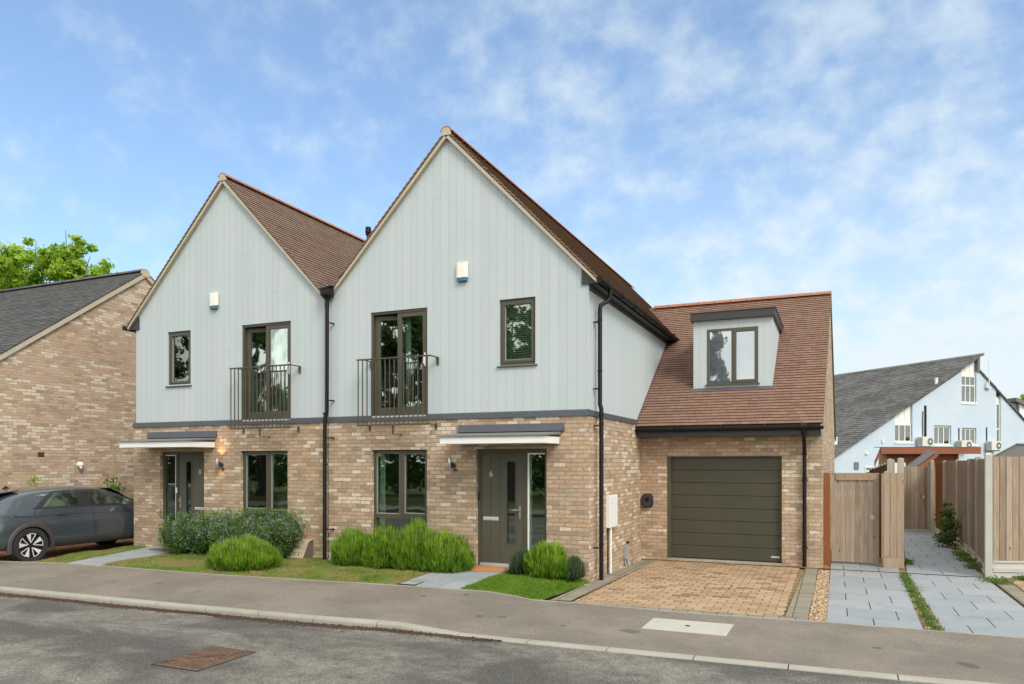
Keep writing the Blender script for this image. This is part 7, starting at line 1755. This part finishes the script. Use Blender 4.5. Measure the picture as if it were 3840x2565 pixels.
tree('plane_tree', (-34, 13.5, -0.2), 15, [(-35.6, 13.5, 11.9, 2.5, 2.0, 2.1), (-33.0, 13.5, 12.1, 2.0, 1.8, 1.8), (-38.4, 13.2, 12.0, 2.4, 2.2, 2.3), (-31.2, 13.5, 11.3, 1.8, 1.6, 1.5), (-29.6, 13.6, 10.7, 1.1, 1.1, 0.9), (-34.5, 13.5, 10.2, 3.4, 2.5, 1.8), (-31.5, 13.5, 10.0, 2.2, 2.0, 1.2)], 42000, 0.25, 'tree_leaf', 'bright green spring tree rising behind the dark grey roof on the left', 0.3, seed=61)
def camp(r_, d_): p = CM @ Vector((r_, d_, 0)); return p.x, p.y
def ct(name, rr, d_, H, bl, n, size, mat, label, seed, **kw):
    x, y = camp(rr, d_)
    return tree(name, (x, y, -0.2), H, [(x+a, y+b_, c_, e, f_, g_) for a, b_, c_, e, f_, g_ in bl], n, size, mat, label, seed=seed, **kw)
ct('conifer', cr(3797, 85), 85, 10, [(0, 0, 7.4, 1.1, 1.1, 1.0), (0, 0, 8.6, 0.6, 0.6, 0.9), (0, 0, 6.0, 1.5, 1.5, 1.2)], 2400, 0.25, 'dark_leaf', 'small dark conifer behind the right slope of the blue building', 62, cat='tree')
ct('round_tree', cr(3850, 90), 90, 12, [(0, 0, 9.2, 1.6, 1.6, 1.6), (-1.0, 0.3, 8.0, 1.3, 1.3, 1.1), (1.6, 0, 8.4, 2.0, 2.0, 2.0)], 4200, 0.3, 'tree_leaf', 'green broadleaf tree at the far right edge above the white building', 63)
# trees and hedge across the street: seen only as reflections in the windows and door glass
TG = 'trees across the street reflected in the windows'
tree('street_tree', (-12.0, -24.0, -0.1), 12, [(-12.0, -24, 8.8, 2.8, 2.6, 2.8), (-13.8, -23.5, 7.0, 2.0, 2.0, 2.0), (-10.3, -24.2, 6.8, 1.9, 2.0, 1.9), (-12, -24, 5.4, 2.4, 2.2, 1.8)], 11000, 0.34, 'dark_leaf', 'dark tree across the street, mirrored in the small window with blinds', 0.35, group=TG, seed=71)
tree('street_tree', (-19.0, -24.0, -0.1), 14, [(-19.2, -24, 9.8, 3.0, 2.8, 3.0), (-21.4, -23.6, 7.6, 2.2, 2.2, 2.6), (-16.9, -24.2, 8.2, 2.3, 2.3, 2.8), (-19, -24, 5.8, 3.2, 2.6, 2.2)], 15000, 0.34, 'dark_leaf', 'large dark tree across the street, mirrored in the right balcony door', 0.35, group=TG, seed=74)
tree('street_tree', (-27.5, -22.0, -0.1), 8, [(-27.4, -22, 5.4, 2.8, 2.4, 2.0), (-25.2, -22, 4.6, 1.9, 2.0, 1.8), (-29.6, -22, 5.8, 2.0, 2.0, 2.2)], 9000, 0.34, 'dark_leaf', 'lower tree across the street, mirrored in the left balcony door', 0.3, group=TG, seed=72)
tree('street_tree', (-35.0, -22.0, -0.1), 11, [(-35, -22, 7.6, 3.0, 2.6, 3.0), (-37.5, -22, 6.6, 2.2, 2.0, 2.4), (-35, -22, 5.0, 3.0, 2.4, 2.0)], 9000, 0.36, 'dark_leaf', 'dark tree across the street, mirrored in the small left window', 0.3, group=TG, seed=75)
tree('street_tree', (-4.4, -29.0, -0.1), 14, [(-4.6, -29, 10.0, 2.0, 2.2, 2.6), (-4.4, -29, 7.4, 2.3, 2.2, 2.4)], 8000, 0.36, 'dark_leaf', 'tall tree across the street, mirrored in the dormer window', 0.3, group=TG, seed=73)
r_ = random.Random(5)
hb = [(-40+i*1.5, -26.5+0.4*math.sin(i), 1.6+0.5*r_.random(), 1.3, 1.2, 1.5+0.4*r_.random()) for i in range(44)]
b = MB(); leaf_mesh(b, hb, 30000, 0.32, r_, 0.6, 0.6, 0.3); b.build('hedge', M['dark_leaf'], label='dark hedge bank along the far side of the street, mirrored in the ground-floor glass', cat='hedge')
